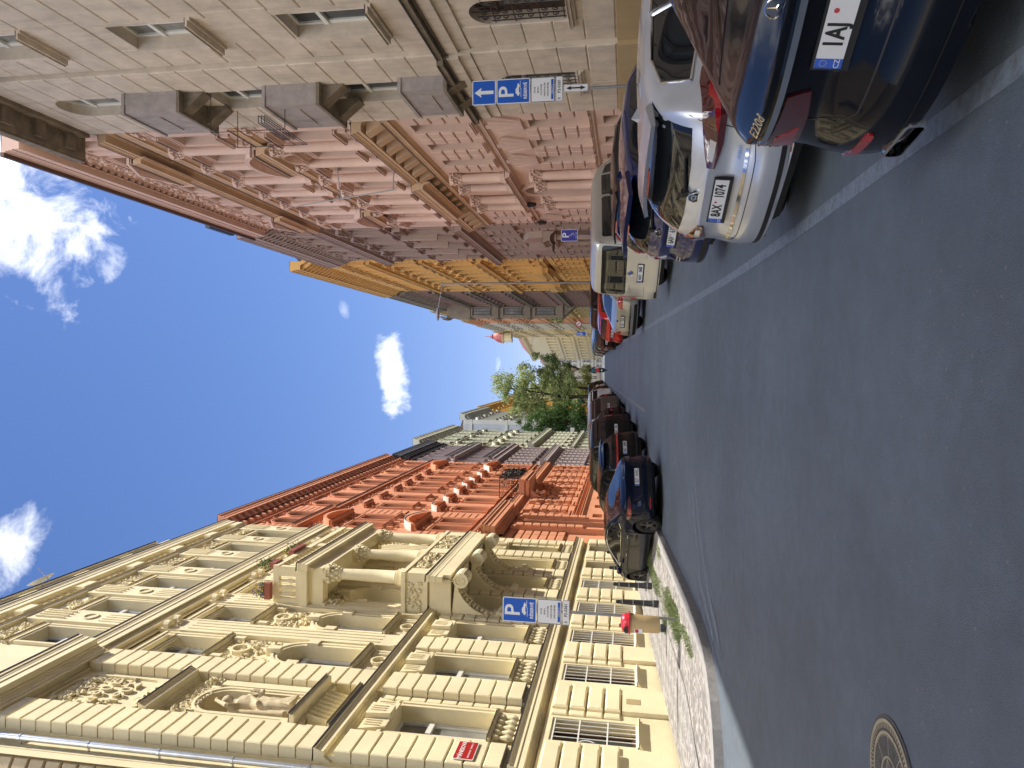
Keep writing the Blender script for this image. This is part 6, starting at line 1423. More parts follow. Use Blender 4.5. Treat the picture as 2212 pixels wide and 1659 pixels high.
SG7 = [[(.35, 1.2), (1.75, 1.16), (1.75, 1.64), (.5, 1.62)], [(1.82, 1.16), (3.1, 1.12), (2.65, 1.6), (1.82, 1.64)]]
def suv(label, rear, hd, pm, pl, cat='car', tlm=LRED, spec=None, dz=0, group=None):
    s7 = spec or c7
    return make_car('parked_car', label, cat, s7, rear, hd, pm, (pl, .82, {}), lamps=[('taillight', 'rear', [(.76, .95), (.9, .95), (.9, 1.25), (.78, 1.25)], tlm, .012), ('taillight', 'rear', mirr([(.76, .95), (.9, .95), (.9, 1.25), (.78, 1.25)]), tlm, .012)],
                    rglass=('rear', [(-.68, 1.2), (.68, 1.2), (.6, 1.62), (-.6, 1.62)]), wind=[(2.8, -.6), (3.3, -.7), (3.3, .7), (2.8, .6)], sglass=SG7, dz=dz, group=group)
suv('tall dark brown family car showing over the red hatchback', (2.1, 35.2), 50, PBK3, '3SB 1187')
make_car('parked_car', 'black hatchback just past the red one', 'car', c3, (1.25, 38.9), 48, PBK4, ('8AB 4402', .83, {}), lamps=[('taillight', 'rear', tl, LRED, .012), ('taillight', 'rear', mirr(tl), LRED, .012)], rglass=('rear', [(-.64, 1.12), (.64, 1.12), (.56, 1.44), (-.56, 1.44)]), sglass=SG6[:0] or [[(.66, 1.14), (1.65, 1.06), (1.65, 1.43), (.75, 1.36)]])
def small(label, spec, rear, hd, pm, gl, sg, lamp=True, group=None):
    return make_car('parked_car', label, 'car', spec, rear, hd, pm, None, lamps=[('taillight', 'rear', tl, LRED, .012), ('taillight', 'rear', mirr(tl), LRED, .012)] if lamp else (), rglass=gl, sglass=sg, seams=False, group=group)
GLH = ('rear', [(-.64, 1.12), (.64, 1.12), (.56, 1.44), (-.56, 1.44)]); SGH = [[(.66, 1.14), (1.65, 1.06), (1.65, 1.43), (.75, 1.36)], [(1.71, 1.06), (3.0, 1.03), (2.45, 1.40), (1.71, 1.43)]]
far = 'small distant cars in the right hand row'
for i, (x, y, pm) in enumerate([(1.3, 43.2, PBK4), (1.35, 47.4, PSL2), (1.3, 51.8, PBK3), (1.35, 56.5, PTAN), (1.3, 61.5, PBK4), (1.3, 67, PSIL), (1.3, 74, PBK4), (1.3, 82, PWH)]):
    small('one of the small dark and silver cars far up the right hand row', c3, (x, y), 50, pm, GLH, SGH, group=far)
# --- the parked row on the left ---
PNV = paint("midnight_blue_paint", (.004, .008, .024), .3, .14)
c8 = Car(4.7, 1.85, [(0, .9), (.04, 1.0), (.15, 1.05), (.4, 1.09), (.8, 1.18), (1.5, 1.38), (2.1, 1.445), (2.6, 1.43), (3.1, 1.3), (3.75, 1.02), (4.3, .86), (4.6, .72), (4.7, .6)],
         [(0, .88), (.5, .97), (1.2, .98), (3.5, .9), (4.3, .76), (4.7, .52)], (.93, 3.8), .335, roofw=.62, bulge=.34, rearend=.75, zb=.19, rear=((.12, .14), (.25, .04), (.4, 0), (.55, .0), (.62, .05), (.72, .10), (.9, .07), (1.05, .05)))
def ex8(c, root):
    p, n = c.hit(0, .97, 'rear', .012); o_ = p - Vector((c.L / 2, 0, 0)); b = MB(); b.box(o_.x - .004, o_.x + .01, -.035, .035, o_.z + .02, o_.z + .032); b.box(o_.x - .004, o_.x + .01, -.006, .006, o_.z - .03, o_.z + .02); b.build('emblem', CHR, root)
    mirror_part(c, root, 3.15, .98, PNV); handles(c, root, [(1.35, .84), (2.35, .82)], CHR)
    for sg in (-1, 1): o = rrect(.55, .8, .33, .36, .012); o = o if sg > 0 else mirr(o); c.patch(o, 'rear', LRED, 'reflector', root, .012, .05)
tl8 = [(.5, .86), (.7, .81), (.95, .80), (1.2, .86), (1.16, .91), (.9, .92), (.6, .905)]; tl9 = [(.72, .83), (1.0, .83), (1.08, .87), (.8, .88)]
SG8 = [[(.98, 1.08), (1.2, 1.02), (2.1, .99), (3.3, .95), (3.05, 1.14), (2.7, 1.29), (2.3, 1.355), (1.8, 1.345), (1.35, 1.25)]]
make_car('parked_car', 'glossy midnight blue fastback saloon with bright window trim and plate EL7 61AC', 'car', c8, (-2.82, 18.35), -42, PNV, ('EL7 61AC', .66, dict(tilt=6)),
         lamps=[('taillight', 'wrap', tl8, LDK, .012), ('taillight', 'wrap', mirr(tl8), LDK, .012), ('lamp_segment', 'wrap', tl9, LRED, .016), ('lamp_segment', 'wrap', mirr(tl9), LRED, .016)],
         rglass=('top', [(.42, -.55), (.42, .55), (1.3, .52), (1.95, .45), (1.95, -.45), (1.3, -.52)]), wind=[(2.65, -.48), (3.5, -.66), (3.55, .66), (2.65, .48)], sglass=SG8, frame=CHR, rimm=ALD, extra=ex8,
         seams=[('rear', [(-.66, 1.0), (-.64, .8), (-.5, .55), (.5, .55), (.64, .8), (.66, 1.0)]), ('left', [(1.15, .95), (1.28, .6), (1.3, .3)]), ('left', [(2.16, .95), (2.18, .3)]), ('left', [(3.2, .9), (3.3, .65), (3.28, .3)]), ('left', [(.2, .5), (.75, .62)]), ('left', [(1.3, .34), (3.3, .32)])])
tlb = [(.0, .93), (.8, .93), (.88, 1.0), (.86, 1.06), (.6, .98), (.0, .975)]
def ex9(c, root): spoiler(c, root, .2, 1.49, .58, PBK4, lamp=False); mirror_part(c, root, 3.0, 1.05, PBK4); wiper(c, root, 1.09, 0, -.36); p, n = c.hit(0, .9, 'rear', .012); o_ = p - Vector((c.L / 2, 0, 0)); text('. . . . .', .12, .002, CHR, root, Matrix(((0, 0, -1, o_.x), (-1, 0, 0, o_.y), (0, 1, 0, o_.z), (0, 0, 0, 1))), 'model_letters', 1.2)
make_car('parked_car', 'black hatchback with a red light bar across its tail, beyond the midnight blue saloon', 'car', c3, (-2.55, 22.6), -45, PBK4, ('6AE 6090', .72, {}),
         lamps=[('taillight', 'rear', tlb, LRED, .012), ('taillight', 'rear', mirr(tlb), LRED, .012)], rglass=GLH, wind=[(2.6, -.5), (3.3, -.64), (3.35, .64), (2.6, .5)], sglass=SGH, extra=ex9)
PSUV = paint("black_suv_paint", (.01, .011, .013), .3, .2)
suv('tall black off-roader with upright tail in the left hand row', (-2.35, 26.6), -46, PSUV, 'EL8 JN6')
small('low black car between off-roader and bronze car', c3, (-2.2, 30.6), -46, PBK4, GLH, SGH)
suv('bronze grey family car further up the left hand row', (-2.0, 34.6), -46, PTAN, '7AD 9021')
fl = 'small distant cars in the left hand row'
for i, (x, y, pm, sp) in enumerate([(-1.95, 39, PBK4, c3), (-1.9, 43.5, PWH, c7), (-1.9, 48, PBK3, c3), (-1.9, 53, PBK4, c3), (-1.9, 58, PSIL, c3), (-1.9, 64, PBK4, c7), (-1.9, 72, PBK3, c3)]):
    small('one of the small cars far up the left hand row', sp, (x, y), -46, pm, GLH if sp is c3 else ('rear', [(-.68, 1.2), (.68, 1.2), (.6, 1.62), (-.6, 1.62)]), SGH if sp is c3 else SG7, lamp=(sp is c3), group=fl)
# ---------------- street furniture, signs, plants, people ----------------
SB_ = mat("sign_blue", (.012, .10, .50), .3); SW_ = mat("sign_white", (.74, .75, .78), .35); SK_ = mat("sign_black", (.01, .01, .015), .45); SGY = mat("sign_back_grey", (.35, .36, .38), .5); STL = mat("galvanised_pole", (.30, .32, .34), .45, metal=.6, var=.15, vscale=8)
def rrpoly(w, h, r): return rrect(-w / 2, w / 2, -h / 2, h / 2, r)
def flat(name, M4, pts, z0, z1, m, par):
    b = MB(); n = len(pts); b.add([(x, y, z0) for x, y in pts] + [(x, y, z1) for x, y in pts], [tuple(range(n)), tuple(range(n, 2 * n))] + [(i, (i + 1) % n, n + (i + 1) % n, n + i) for i in range(n)])
    b.v = [tuple(M4 @ Vector(v)) for v in b.v]; return b.build(name, m, par)
def panel(name, par, M4, w, h, bg, bc, bw=.014, r=.03, out=None):
    o = flat(name, M4, rrpoly(w, h, r), -.012, 0, out or SGY, par)
    flat('border', M4, rrpoly(w - .008, h - .008, r), 0, .0015, bc, o); flat('face', M4, rrpoly(w - .008 - 2 * bw, h - .008 - 2 * bw, max(.008, r - bw)), .0015, .003, bg, o); return o
TM = lambda x, y: Matrix.Translation((x, y, .0034))
def p_panel(par, M4, small=False):
    o = panel('parking_panel', par, M4, .5, .7, SB_, SW_, .016)
    text('P', .44, .0006, SW_, o, M4 @ TM(-.015, .13), 'letter_p', 1.05, .006)
    if not small:
        text('RÉSERVÉ', .088, .0006, SW_, o, M4 @ TM(0, -.255), sx=1.0, bold=.0025)
        car = [(-.13, -.02), (-.125, .01), (-.10, .02), (-.075, .05), (.01, .05), (.045, .02), (.115, .01), (.12, -.02), (.09, -.02), (.08, -.04), (.06, -.04), (.05, -.02), (-.06, -.02), (-.07, -.04), (-.09, -.04), (-.1, -.02)]
        flat('kerb_parking_symbol', M4 @ TM(.03, -.1), car, 0, .0008, SW_, o); flat('kerb_parking_symbol', M4 @ TM(.03, -.1), [(-.16, -.065), (.02, -.065), (.03, -.05), (.17, -.05), (.17, -.042), (.025, -.042), (.015, -.057), (-.16, -.057)], 0, .0008, SW_, o)
    else: text('▪▪▪ ▪▪▪▪', .05, .0006, SW_, o, M4 @ TM(0, -.22)) if small == 1 else None
    return o
def info_panel(par, M4):
    o = panel('hours_panel', par, M4, .5, .5, SW_, SK_, .013, out=SW_)
    for i, t in enumerate(('PO-NE', '08-06 h', 'S PLATNÝM', 'PARKOVACÍM', 'OPRÁVNĚNÍM')): text(t, .047, .0006, SK_, o, M4 @ TM(0, .165 - i * .068), sx=.9, bold=.0008)
    flat('area_band', M4 @ TM(0, -.195), [(-.2, -.025), (.2, -.025), (.2, .025), (-.2, .025)], 0, .0006, SB_, o); text('OBLAST 2', .048, .0004, SW_, o, M4 @ Matrix.Translation((0, -.195, .0044)), sx=.9)
def code_panel(par, M4):
    o = panel('code_panel', par, M4, .5, .15, SW_, SK_, .008, .02, out=SW_); text('P2-0381', .085, .0006, SK_, o, M4 @ TM(.05, 0), sx=.95, bold=.0015); flat('small_crest', M4 @ TM(-.19, 0), rrpoly(.04, .06, .01), 0, .0005, SGY, o)
def FM(x, y, z, yaw=0):
    c, s = math.cos(yaw), math.sin(yaw)
    return Matrix(((c, 0, s, x), (s, 0, -c, y), (0, 1, 0, z), (0, 0, 0, 1)))
def sign_post(label, x, y, ztop, stack, r=.03, yaw=0, cat='sign', zk=KH, group=None, name='parking_sign', th=.0):
    z0 = G(y) + zk; root = empty(name, (x, y, z0), 0, label, cat, group); b = MB(); b.tube((0, 0, -.02), (0, 0, ztop - z0), r, n=12); b.tube((0, 0, ztop - z0), (0, 0, ztop - z0 + .015), r * 1.1, n=12); b.build('pole', STL, root, True)
    z = ztop - z0 - .02
    for kind, h in stack:
        M4 = FM(0, -(r + .02), z - h / 2, yaw)
        if kind == 'P': p_panel(root, M4)
        elif kind == 'p': p_panel(root, M4, 2)
        elif kind == 'info': info_panel(root, M4)
        elif kind == 'code': code_panel(root, M4)
        elif kind == 'up':
            o = panel('arrow_panel', root, M4, .5, .5, SB_, SW_, .016); flat('arrow', M4 @ TM(0, 0), [(-.035, -.2), (.035, -.2), (.035, .07), (.10, .05), (0, .2), (-.10, .05), (-.035, .07)], 0, .0008, SW_, o)
        elif kind == 'range':
            o = panel('range_panel', root, M4, .15, .5, SW_, SK_, .006, .02, out=SW_); flat('arrow', M4 @ TM(0, 0), [(-.015, -.1), (-.045, -.09), (0, -.2), (.045, -.09), (.015, -.1), (.015, .1), (.045, .09), (0, .2), (-.045, .09), (-.015, .1)], 0, .0008, SK_, o)
        elif kind == 'round':
            D_ = lambda r: [(r * math.cos(a * PI / 16), r * math.sin(a * PI / 16)) for a in range(32)]
            o = flat('round_panel', M4, D_(.35), -.01, 0, mat("sign_red", (.5, .02, .03), .3), root); flat('face', M4, D_(.27), 0, .002, SW_, o)
            flat('arrow', M4 @ TM(0, 0), [(-.0, -.18), (.05, -.18), (.05, .02), (-.04, .1), (-.01, .14), (-.14, .14), (-.12, .02), (-.09, .05), (0, -.02)], 0, .001, SK_, o); flat('red_bar', M4 @ Matrix.Translation((0, 0, .0046)) @ Matrix.Rotation(R(-45), 4, 'Z'), [(-.27, -.022), (.27, -.022), (.27, .022), (-.27, .022)], 0, .001, MATS["sign_red"], o)
        elif kind == 'wheel':
            o = panel('parking_panel', root, M4, .5, .7, mat("sign_violet_blue", (.05, .05, .33), .3), SW_, .016); text('P', .4, .0006, SW_, o, M4 @ TM(-.0, .14), 'letter_p', 1.05, .006); text('5AC 1664', .07, .0006, SW_, o, M4 @ TM(0, -.28), sx=.9)
            b = MB(); A = arc(.02, -.14, .06, -2.6, 1.2, 10)
            for p, q in zip(A, A[1:]): b.tube((*p, .0045), (*q, .0045), .007, n=4)
            for p, q in (((.0, -.02), (.01, -.11)), ((.01, -.11), (.07, -.11)), ((.07, -.11), (.1, -.17)), ((.0, -.06), (.06, -.07))): b.tube((*p, .0045), (*q, .0045), .008, n=4)
            b.tube((0, .0, .003), (0, .0, .006), .015, n=8); b.v = [tuple(M4 @ Vector(v)) for v in b.v]; b.build('wheelchair_symbol', SW_, o)
        z -= h + .012
        b = MB(); b.box(-.05, .05, -.04, .03, z + h * .5 + .0, z + h * .5 + .035); b.build('clamp', STL, root)
    return root
sign_post('parking sign post standing in the weeds before the cream house, blue P over white panels', -5.0, 14.25, 2.50, [('P', .7), ('info', .5), ('code', .15)], yaw=R(3))
sign_post('parking sign post by the buff stone house with white up arrow panel on top', 5.62, 14.6, 3.30, [('up', .5), ('P', .7), ('info', .5), ('code', .15), ('range', .5)], yaw=R(-3))
sign_post('violet blue disabled parking sign beyond the black hatchback roofs', 5.45, 30.0, 2.9, [('wheel', .7)])
sign_post('round no left turn sign on a pole before the straw and salmon fronts', 4.65, 80, 5.98, [('round', .7)], name='traffic_sign')
sign_post('small distant blue parking sign with two panels on the right pavement', 4.2, 95, 6.95, [('up', .5), ('p', .7), ('code', .3)])
sign_post('small distant parking sign left of the tree trunk', -4.65, 90, 6.12, [('p', .7), ('code', .3)])
# litter bin on the sign pole
BINY = mat("bin_ochre_plastic", (.50, .37, .19), .45, var=.08, vscale=6); BINR = mat("bin_red_lid", (.52, .02, .04), .3, coat=.3)
bn = empty('litter_bin', (-5.04, 14.0, G(14) + KH + .38), 0, 'ochre litter bin with red domed lid clamped to the sign pole', 'litter bin')
b = MB(); n = 28
def bring(r1, r2, z): return [(r1 * math.cos(2 * PI * i / n) * (1 if math.sin(2 * PI * i / n) < 0 else 1), r2 * math.sin(2 * PI * i / n) - .02, z) for i in range(n)]
rg = [bring(.15, .11, 0), bring(.165, .125, .02), bring(.17, .13, .3), bring(.19, .15, .55), bring(.195, .155, .58)]
b.add([v for r in rg for v in r], [(j * n + i, j * n + (i + 1) % n, (j + 1) * n + (i + 1) % n, (j + 1) * n + i) for j in range(4) for i in range(n)] + [tuple(range(n)), tuple(range(4 * n, 5 * n))]); b.build('bin_body', BINY, bn, True)
b = MB(); rg = [bring(.20, .16, .565), bring(.22, .18, .57), bring(.22, .18, .595), bring(.195, .155, .60), bring(.185, .15, .66), bring(.15, .12, .72), bring(.08, .06, .75)]
b.add([v for r in rg for v in r], [(j * n + i, j * n + (i + 1) % n, (j + 1) * n + (i + 1) % n, (j + 1) * n + i) for j in range(6) for i in range(n)] + [tuple(range(6 * n, 7 * n))]); lid = b.build('lid', BINR, bn, True)
b = MB(); b.add([(-.17, -.125, .61), (-.02, -.178, .61), (-.02, -.172, .665), (-.05, -.155, .69), (-.13, -.125, .69), (-.165, -.12, .665)], [(0, 1, 2, 3, 4, 5)]); b.v = [(x, y - .012, z) for x, y, z in b.v]; b.build('slot', SK_, lid)
b = MB(); b.box(-.145, -.06, -.153, -.145, .33, .49); st = b.build('sticker', SW_, bn); b = MB(); b.box(-.135, -.07, -.156, -.153, .41, .47); b.build('printed_square', BINR, st)
# cast iron bollards
BOL = mat("bollard_black", (.02, .022, .028), .38, var=.2, vscale=9)
def bollard():
    root = empty('bollard'); b = MB(); b.lathe(0, 0, [(.09, -.05), (.09, .12), (.078, .14), (.066, .6), (.058, .9), (.05, .93), (.045, .955), (.052, .985), (.04, 1.03), (.001, 1.045)], 14, cap=False); b.build('post', BOL, root, True)
    b = MB()
    for z, r in ((.14, .088), (.37, .08), (.62, .075), (.88, .072)): b.lathe(0, 0, [(r * .8, z - .014), (r, z - .01), (r, z + .01), (r * .8, z + .014)], 14)
    b.build('ring', STL, root, True); return root
b0 = bollard()
BL = [(-5.8, 17.5, 'black cast iron bollard to the right of the litter bin'), (-5.86, 19.1, 'black cast iron bollard just before the midnight blue saloon nose'), (-5.79, 15.87, 'black cast iron bollard half hidden behind the litter bin'), (-6.25, 22.0, 'black bollard tip behind the front wing of the midnight blue saloon'), (-6.4, 24.4, 'black bollard tip behind the windscreen of the midnight blue saloon')]
for i, (x, y, l) in enumerate(BL):
    o = b0 if i == 0 else copy_tree(b0); o.location = (x, y, G(y) + KH + .02); tag(o, l, 'bollard', 'bollards along the left pavement')
# weeds
def leaves(b, n, fn, g_, s0, s1):
    for i in range(n):
        c = Vector(fn(g_)); nn = Vector((g_.gauss(0, 1), g_.gauss(0, 1), g_.gauss(0, .8))).normalized(); u = nn.orthogonal().normalized(); u.rotate(Matrix.Rotation(g_.uniform(0, 6.28), 3, nn)); w = nn.cross(u); s = g_.uniform(s0, s1)
        b.add([tuple(c - u * s), tuple(c + w * s * .6), tuple(c + u * s), tuple(c - w * s * .6)], [(0, 1, 2, 3)])
GRS = mat("weed_green", (.17, .22, .08), .7, var=.3, vscale=6)
b = MB(); g_ = random.Random(5)
def tuft(cx_, cy_, rx, ry, n, h):
    for i in range(n):
        a = g_.uniform(0, 6.28); q = math.sqrt(g_.random()); x = cx_ + rx * q * math.cos(a); y = cy_ + ry * q * math.sin(a); z = G(y) + KH + .01; hh = h * g_.uniform(.4, 1.2); dx, dy = g_.gauss(0, .05), g_.gauss(0, .05); w = .006
        b.add([(x - w, y, z), (x + w, y, z), (x + dx, y + dy, z + hh)], [(0, 1, 2)])
for a in ((-5.1, 14.5, .32, .9, 1100, .09), (-5.15, 15.5, .35, .7, 600, .08), (-5.35, 16.9, .25, 1.1, 380, .06), (-5.5, 18.6, .25, 1.2, 900, .08), (-4.9, 12.9, .15, .7, 350, .06), (-5.75, 16.0, .2, .25, 300, .1), (-5.2, 20.1, .4, .5, 500, .1), (-4.6, 17.8, .15, .5, 150, .05)): tuft(*a)
tag(b.build('weeds', GRS), 'patchy green weeds growing between the setts round the sign pole', 'weeds', kind='stuff')
# manhole cover
MHL = mat("worn_iron_bright", (.42, .39, .33), .4, metal=.55, var=.15, vscale=20); MHD = mat("manhole_dark", (.10, .10, .105), .6, metal=.3, var=.2, vscale=20)
mh = empty('manhole_cover', (-2.42, 4.38, G(4.4)), 0, 'round ornamental manhole cover in the lower corner of the road', 'manhole cover')
def ringm(b, r0, r1, z0, z1, n=64, a0=0, a1=2 * PI):
    for i in range(n):
        p, q = a0 + (a1 - a0) * i / n, a0 + (a1 - a0) * (i + 1) / n
        b.add([(r0 * math.cos(p), r0 * math.sin(p), z1), (r1 * math.cos(p), r1 * math.sin(p), z1), (r1 * math.cos(q), r1 * math.sin(q), z1), (r0 * math.cos(q), r0 * math.sin(q), z1), (r0 * math.cos(p), r0 * math.sin(p), z0), (r1 * math.cos(p), r1 * math.sin(p), z0), (r1 * math.cos(q), r1 * math.sin(q), z0), (r0 * math.cos(q), r0 * math.sin(q), z0)], [(0, 1, 2, 3), (4, 0, 3, 7), (1, 5, 6, 2)])
b = MB(); ringm(b, .0, .345, .002, .006); b.build('cover', MHD, mh)
b = MB(); ringm(b, .325, .345, .006, .011); ringm(b, .262, .278, .006, .011); ringm(b, .13, .142, .006, .011)
for k in range(72):
    a = 2 * PI * k / 72; ringm(b, .295, .325, .006, .0105, 1, a, a + .045)
for k in range(80):
    a = 2 * PI * k / 80; ringm(b, .25, .262, .006, .0105, 1, a, a + .035)
for k in range(8): a = 2 * PI * k / 8 + .2; ringm(b, .142, .255, .006, .0105, 1, a, a + .03)
for k in range(3):
    a = 2 * PI * k / 3 + .4
    for j in range(12): p = a + 2 * PI / 3 * j / 12; x0, y0 = .125 * math.cos(a), .125 * math.sin(a); 
    x1, y1 = .125 * math.cos(a + 2 * PI / 3), .125 * math.sin(a + 2 * PI / 3); d_ = Vector((x1 - x0, y1 - y0)).normalized(); nn = Vector((-d_.y, d_.x)) * .005
    b.add([(x0 - nn.x, y0 - nn.y, .0105), (x1 - nn.x, y1 - nn.y, .0105), (x1 + nn.x, y1 + nn.y, .0105), (x0 + nn.x, y0 + nn.y, .0105)], [(0, 1, 2, 3)])
b.build('raised_pattern', MHL, mh)
b = MB()
for k in range(8): a = 2 * PI * (k + .5) / 8 + .2; ringm(b, .165, .195, .006, .0072, 2, a - .08, a + .08)
b.build('vent_slot', SK_, mh)
b = MB(); ringm(b, .345, .37, .0, .0045); b.build('frame', MHD, mh)
# street lamps
def lamp(label, x, y, zt, xh, r=.075):
    root = empty('street_lamp', (x, y, G(y) + KH), 0, label, 'street lamp', 'grey street lamps on the right pavement'); h = zt - G(y) - KH
    b = MB(); b.tube((0, 0, -.1), (0, 0, 1.6), r * 1.35, r * 1.3, 12); b.tube((0, 0, 1.6), (0, 0, h), r, r * .8, 12); b.build('pole', STL, root, True)
    b = MB(); b.tube((0, 0, h), (xh - x + .35, 0, h + .3), r * .55, r * .45, 8); b.tube((0, 0, h - .1), (0, 0, h + .12), r * 1.1, n=10); b.build('arm', STL, root, True)
    b = MB(); n = 10; dx = xh - x
    for j, (q, rr) in enumerate(((.42, .04), (.3, .1), (.05, .15), (-.3, .13), (-.45, .05))):
        for i in range(n): b.v.append((dx + q, rr * 1.0 * math.cos(2 * PI * i / n), h + .33 + rr * .75 * math.sin(2 * PI * i / n)))
    b.f = [(j * n + i, j * n + (i + 1) % n, (j + 1) * n + (i + 1) % n, (j + 1) * n + i) for j in range(4) for i in range(n)]; b.build('lamp_head', SGY, root, True)
lamp('tall street lamp standing before the ochre yellow house', 5.45, 47, 12.55, 3.4)
lamp('second street lamp from the camera, before the olive yellow house', 6.0, 102, 16.45, 3.6)
lamp('third and farthest street lamp on the right', 6.0, 138, 18.5, 3.6)
# statue in the niche
def fuse(name, mb_, m, parent, vox=.018, sm=3):
    o = mb_.build(name, m); md = o.modifiers.new('r', 'REMESH'); md.mode = 'VOXEL'; md.voxel_size = vox; md.use_smooth_shade = True
    s_ = o.modifiers.new('s', 'SMOOTH'); s_.iterations = sm; s_.factor = .5
    bpy.context.view_layer.update(); me = bpy.data.meshes.new_from_object(o.evaluated_get(bpy.context.evaluated_depsgraph_get())); bpy.data.objects.remove(o); me.name = name
    for p in me.polygons: p.use_smooth = True
    return link(name, me, parent)
sx, sy, sz = -7.6 + .02, 14.36, 6.8
stt = empty('statue', (sx, sy, sz), 0, 'cream stone figure of a draped woman with raised arm in the niche', 'statue')
b = MB(); n = 40
def ringb(cx_, cy_, z, rx, ry, fl, ph): return [(cx_ + rx * math.cos(2 * PI * i / n) * (1 + fl * math.sin(9 * 2 * PI * i / n + ph)), cy_ + ry * math.sin(2 * PI * i / n) * (1 + fl * math.sin(7 * 2 * PI * i / n + ph * 1.3)), z) for i in range(n)]
R_ = [ringb(.02, .0, .12, .17, .27, .13, 0), ringb(.02, .0, .3, .16, .24, .13, .3), ringb(.04, -.02, .6, .15, .22, .11, .8), ringb(.05, -.03, .85, .16, .21, .08, 1.4), ringb(.03, -.02, 1.08, .155, .2, .05, 2), ringb(.03, .0, 1.28, .12, .155, .03, 2.4), ringb(.04, .02, 1.45, .14, .18, .02, 3), ringb(.04, .02, 1.6, .12, .2, .01, 3), ringb(.03, .02, 1.68, .06, .08, 0, 3), ringb(.04, .02, 1.78, .055, .06, 0, 3)]
b.add([v for r in R_ for v in r], [(j * n + i, j * n + (i + 1) % n, (j + 1) * n + (i + 1) % n, (j + 1) * n + i) for j in range(len(R_) - 1) for i in range(n)] + [tuple(range(n)), tuple(range(9 * n, 10 * n))])
def ball(b, c, r, n=12):
    pr = [(r[0] * math.sin(PI * j / 8) + 1e-4, -math.cos(PI * j / 8)) for j in range(9)]
    base = len(b.v)
    b.add([(c[0] + q * math.cos(2 * PI * i / n), c[1] + q * r[1] / r[0] * math.sin(2 * PI * i / n), c[2] + r[2] * t) for q, t in pr for i in range(n)], [(j * n + i, j * n + (i + 1) % n, (j + 1) * n + (i + 1) % n, (j + 1) * n + i) for j in range(8) for i in range(n)])
ball(b, (.06, .03, 1.9), (.1, .085, .13)); ball(b, (.0, .03, 1.94), (.12, .11, .12)); ball(b, (.155, .03, 1.89), (.02, .016, .03))
b.tube((.04, -.17, 1.58), (.12, -.33, 1.72), .07, .055, 10); b.tube((.12, -.33, 1.72), (.06, -.05, 2.12), .055, .04, 10); ball(b, (.05, .0, 2.15), (.06, .07, .05))   # raised arm over the head
b.tube((.04, .2, 1.56), (.12, .31, 1.25), .065, .05, 10); b.tube((.12, .31, 1.25), (.24, .18, 1.12), .05, .038, 10); ball(b, (.26, .15, 1.12), (.05, .05, .045))
for k in range(5): b.tube((.24, .1 + k * .03, 1.16), (.3 - k * .01, .04 + k * .05, 1.4), .014, .02, 6)
for k in range(7): b.tube((.17 - k * .01, .12 - k * .06, 1.2 - k * .02), (.2, -.2 + k * .07, .3), .03, .035, 6)      # folds of the cloak
b.tube((.1, .22, 1.5), (.16, -.2, 1.05), .05, .06, 8); b.tube((-.02, -.3, 1.7), (.0, -.28, .4), .05, .08, 8)
b.box(-.2, .3, -.33, .33, .0, .12)
fuse('figure', b, mat("weathered_cream_stone", (.56, .47, .30), .85, var=.22, vscale=5, bump=.3, bscale=40), stt, .02, 2)
# satellite dish, flagpole, wall lanterns
ds = empty('satellite_dish', (-7.5, 20.9, 19.45), 0, 'white satellite dish on the attic of the cream house', 'satellite dish')
b = MB(); b.lathe(0, 0, [(.001, 0), (.15, .012), (.3, .05), (.42, .11), (.425, .115), (.3, .07), (.001, .03)], 20); b.v = [tuple(Matrix.Rotation(R(60), 3, 'Y') @ Vector(v)) for v in b.v]; b.build('dish', SW_, ds, True)
b = MB(); b.path([(-.4, 0, 0), (-.05, 0, 0)], .02); b.path([(.05, 0, -.3), (.5, 0, .15)], .012); b.build('arm', SGY, ds)
fp = empty('flagpole', (8.2, 28.4, 9.6), 0, 'thin grey flagpole leaning off the pink house', 'flagpole')
b = MB(); b.tube((-1.0, 0, 0), (-1.55, 0, 4.3), .03, .022, 8); b.build('pole', SGY, fp); b = MB(); b.path([(.1, 0, .1), (-1.0, 0, .12)], .025); b.path([(.1, 0, 2.6), (-1.3, 0, 2.4), (-1.3, 0, 2.0)], .02); b.build('bracket', SGY, fp)
for s_, l in ((35.35, 'black wall lantern left of the red brown doorway'), (39.84, 'black wall lantern farther along the pink house')):
    wlm = empty('wall_lantern', (8.0, s_, 4.9), 0, l, 'lantern', 'black lanterns on the pink house'); b = MB(); b.path([(.3, 0, .35), (0, 0, .45), (0, 0, .25)], .02); b.lathe(0, 0, [(.04, -.25), (.1, -.2), (.13, .1), (.16, .12), (.05, .25), (.01, .3)], 6); b.build('lantern', IRON, wlm)
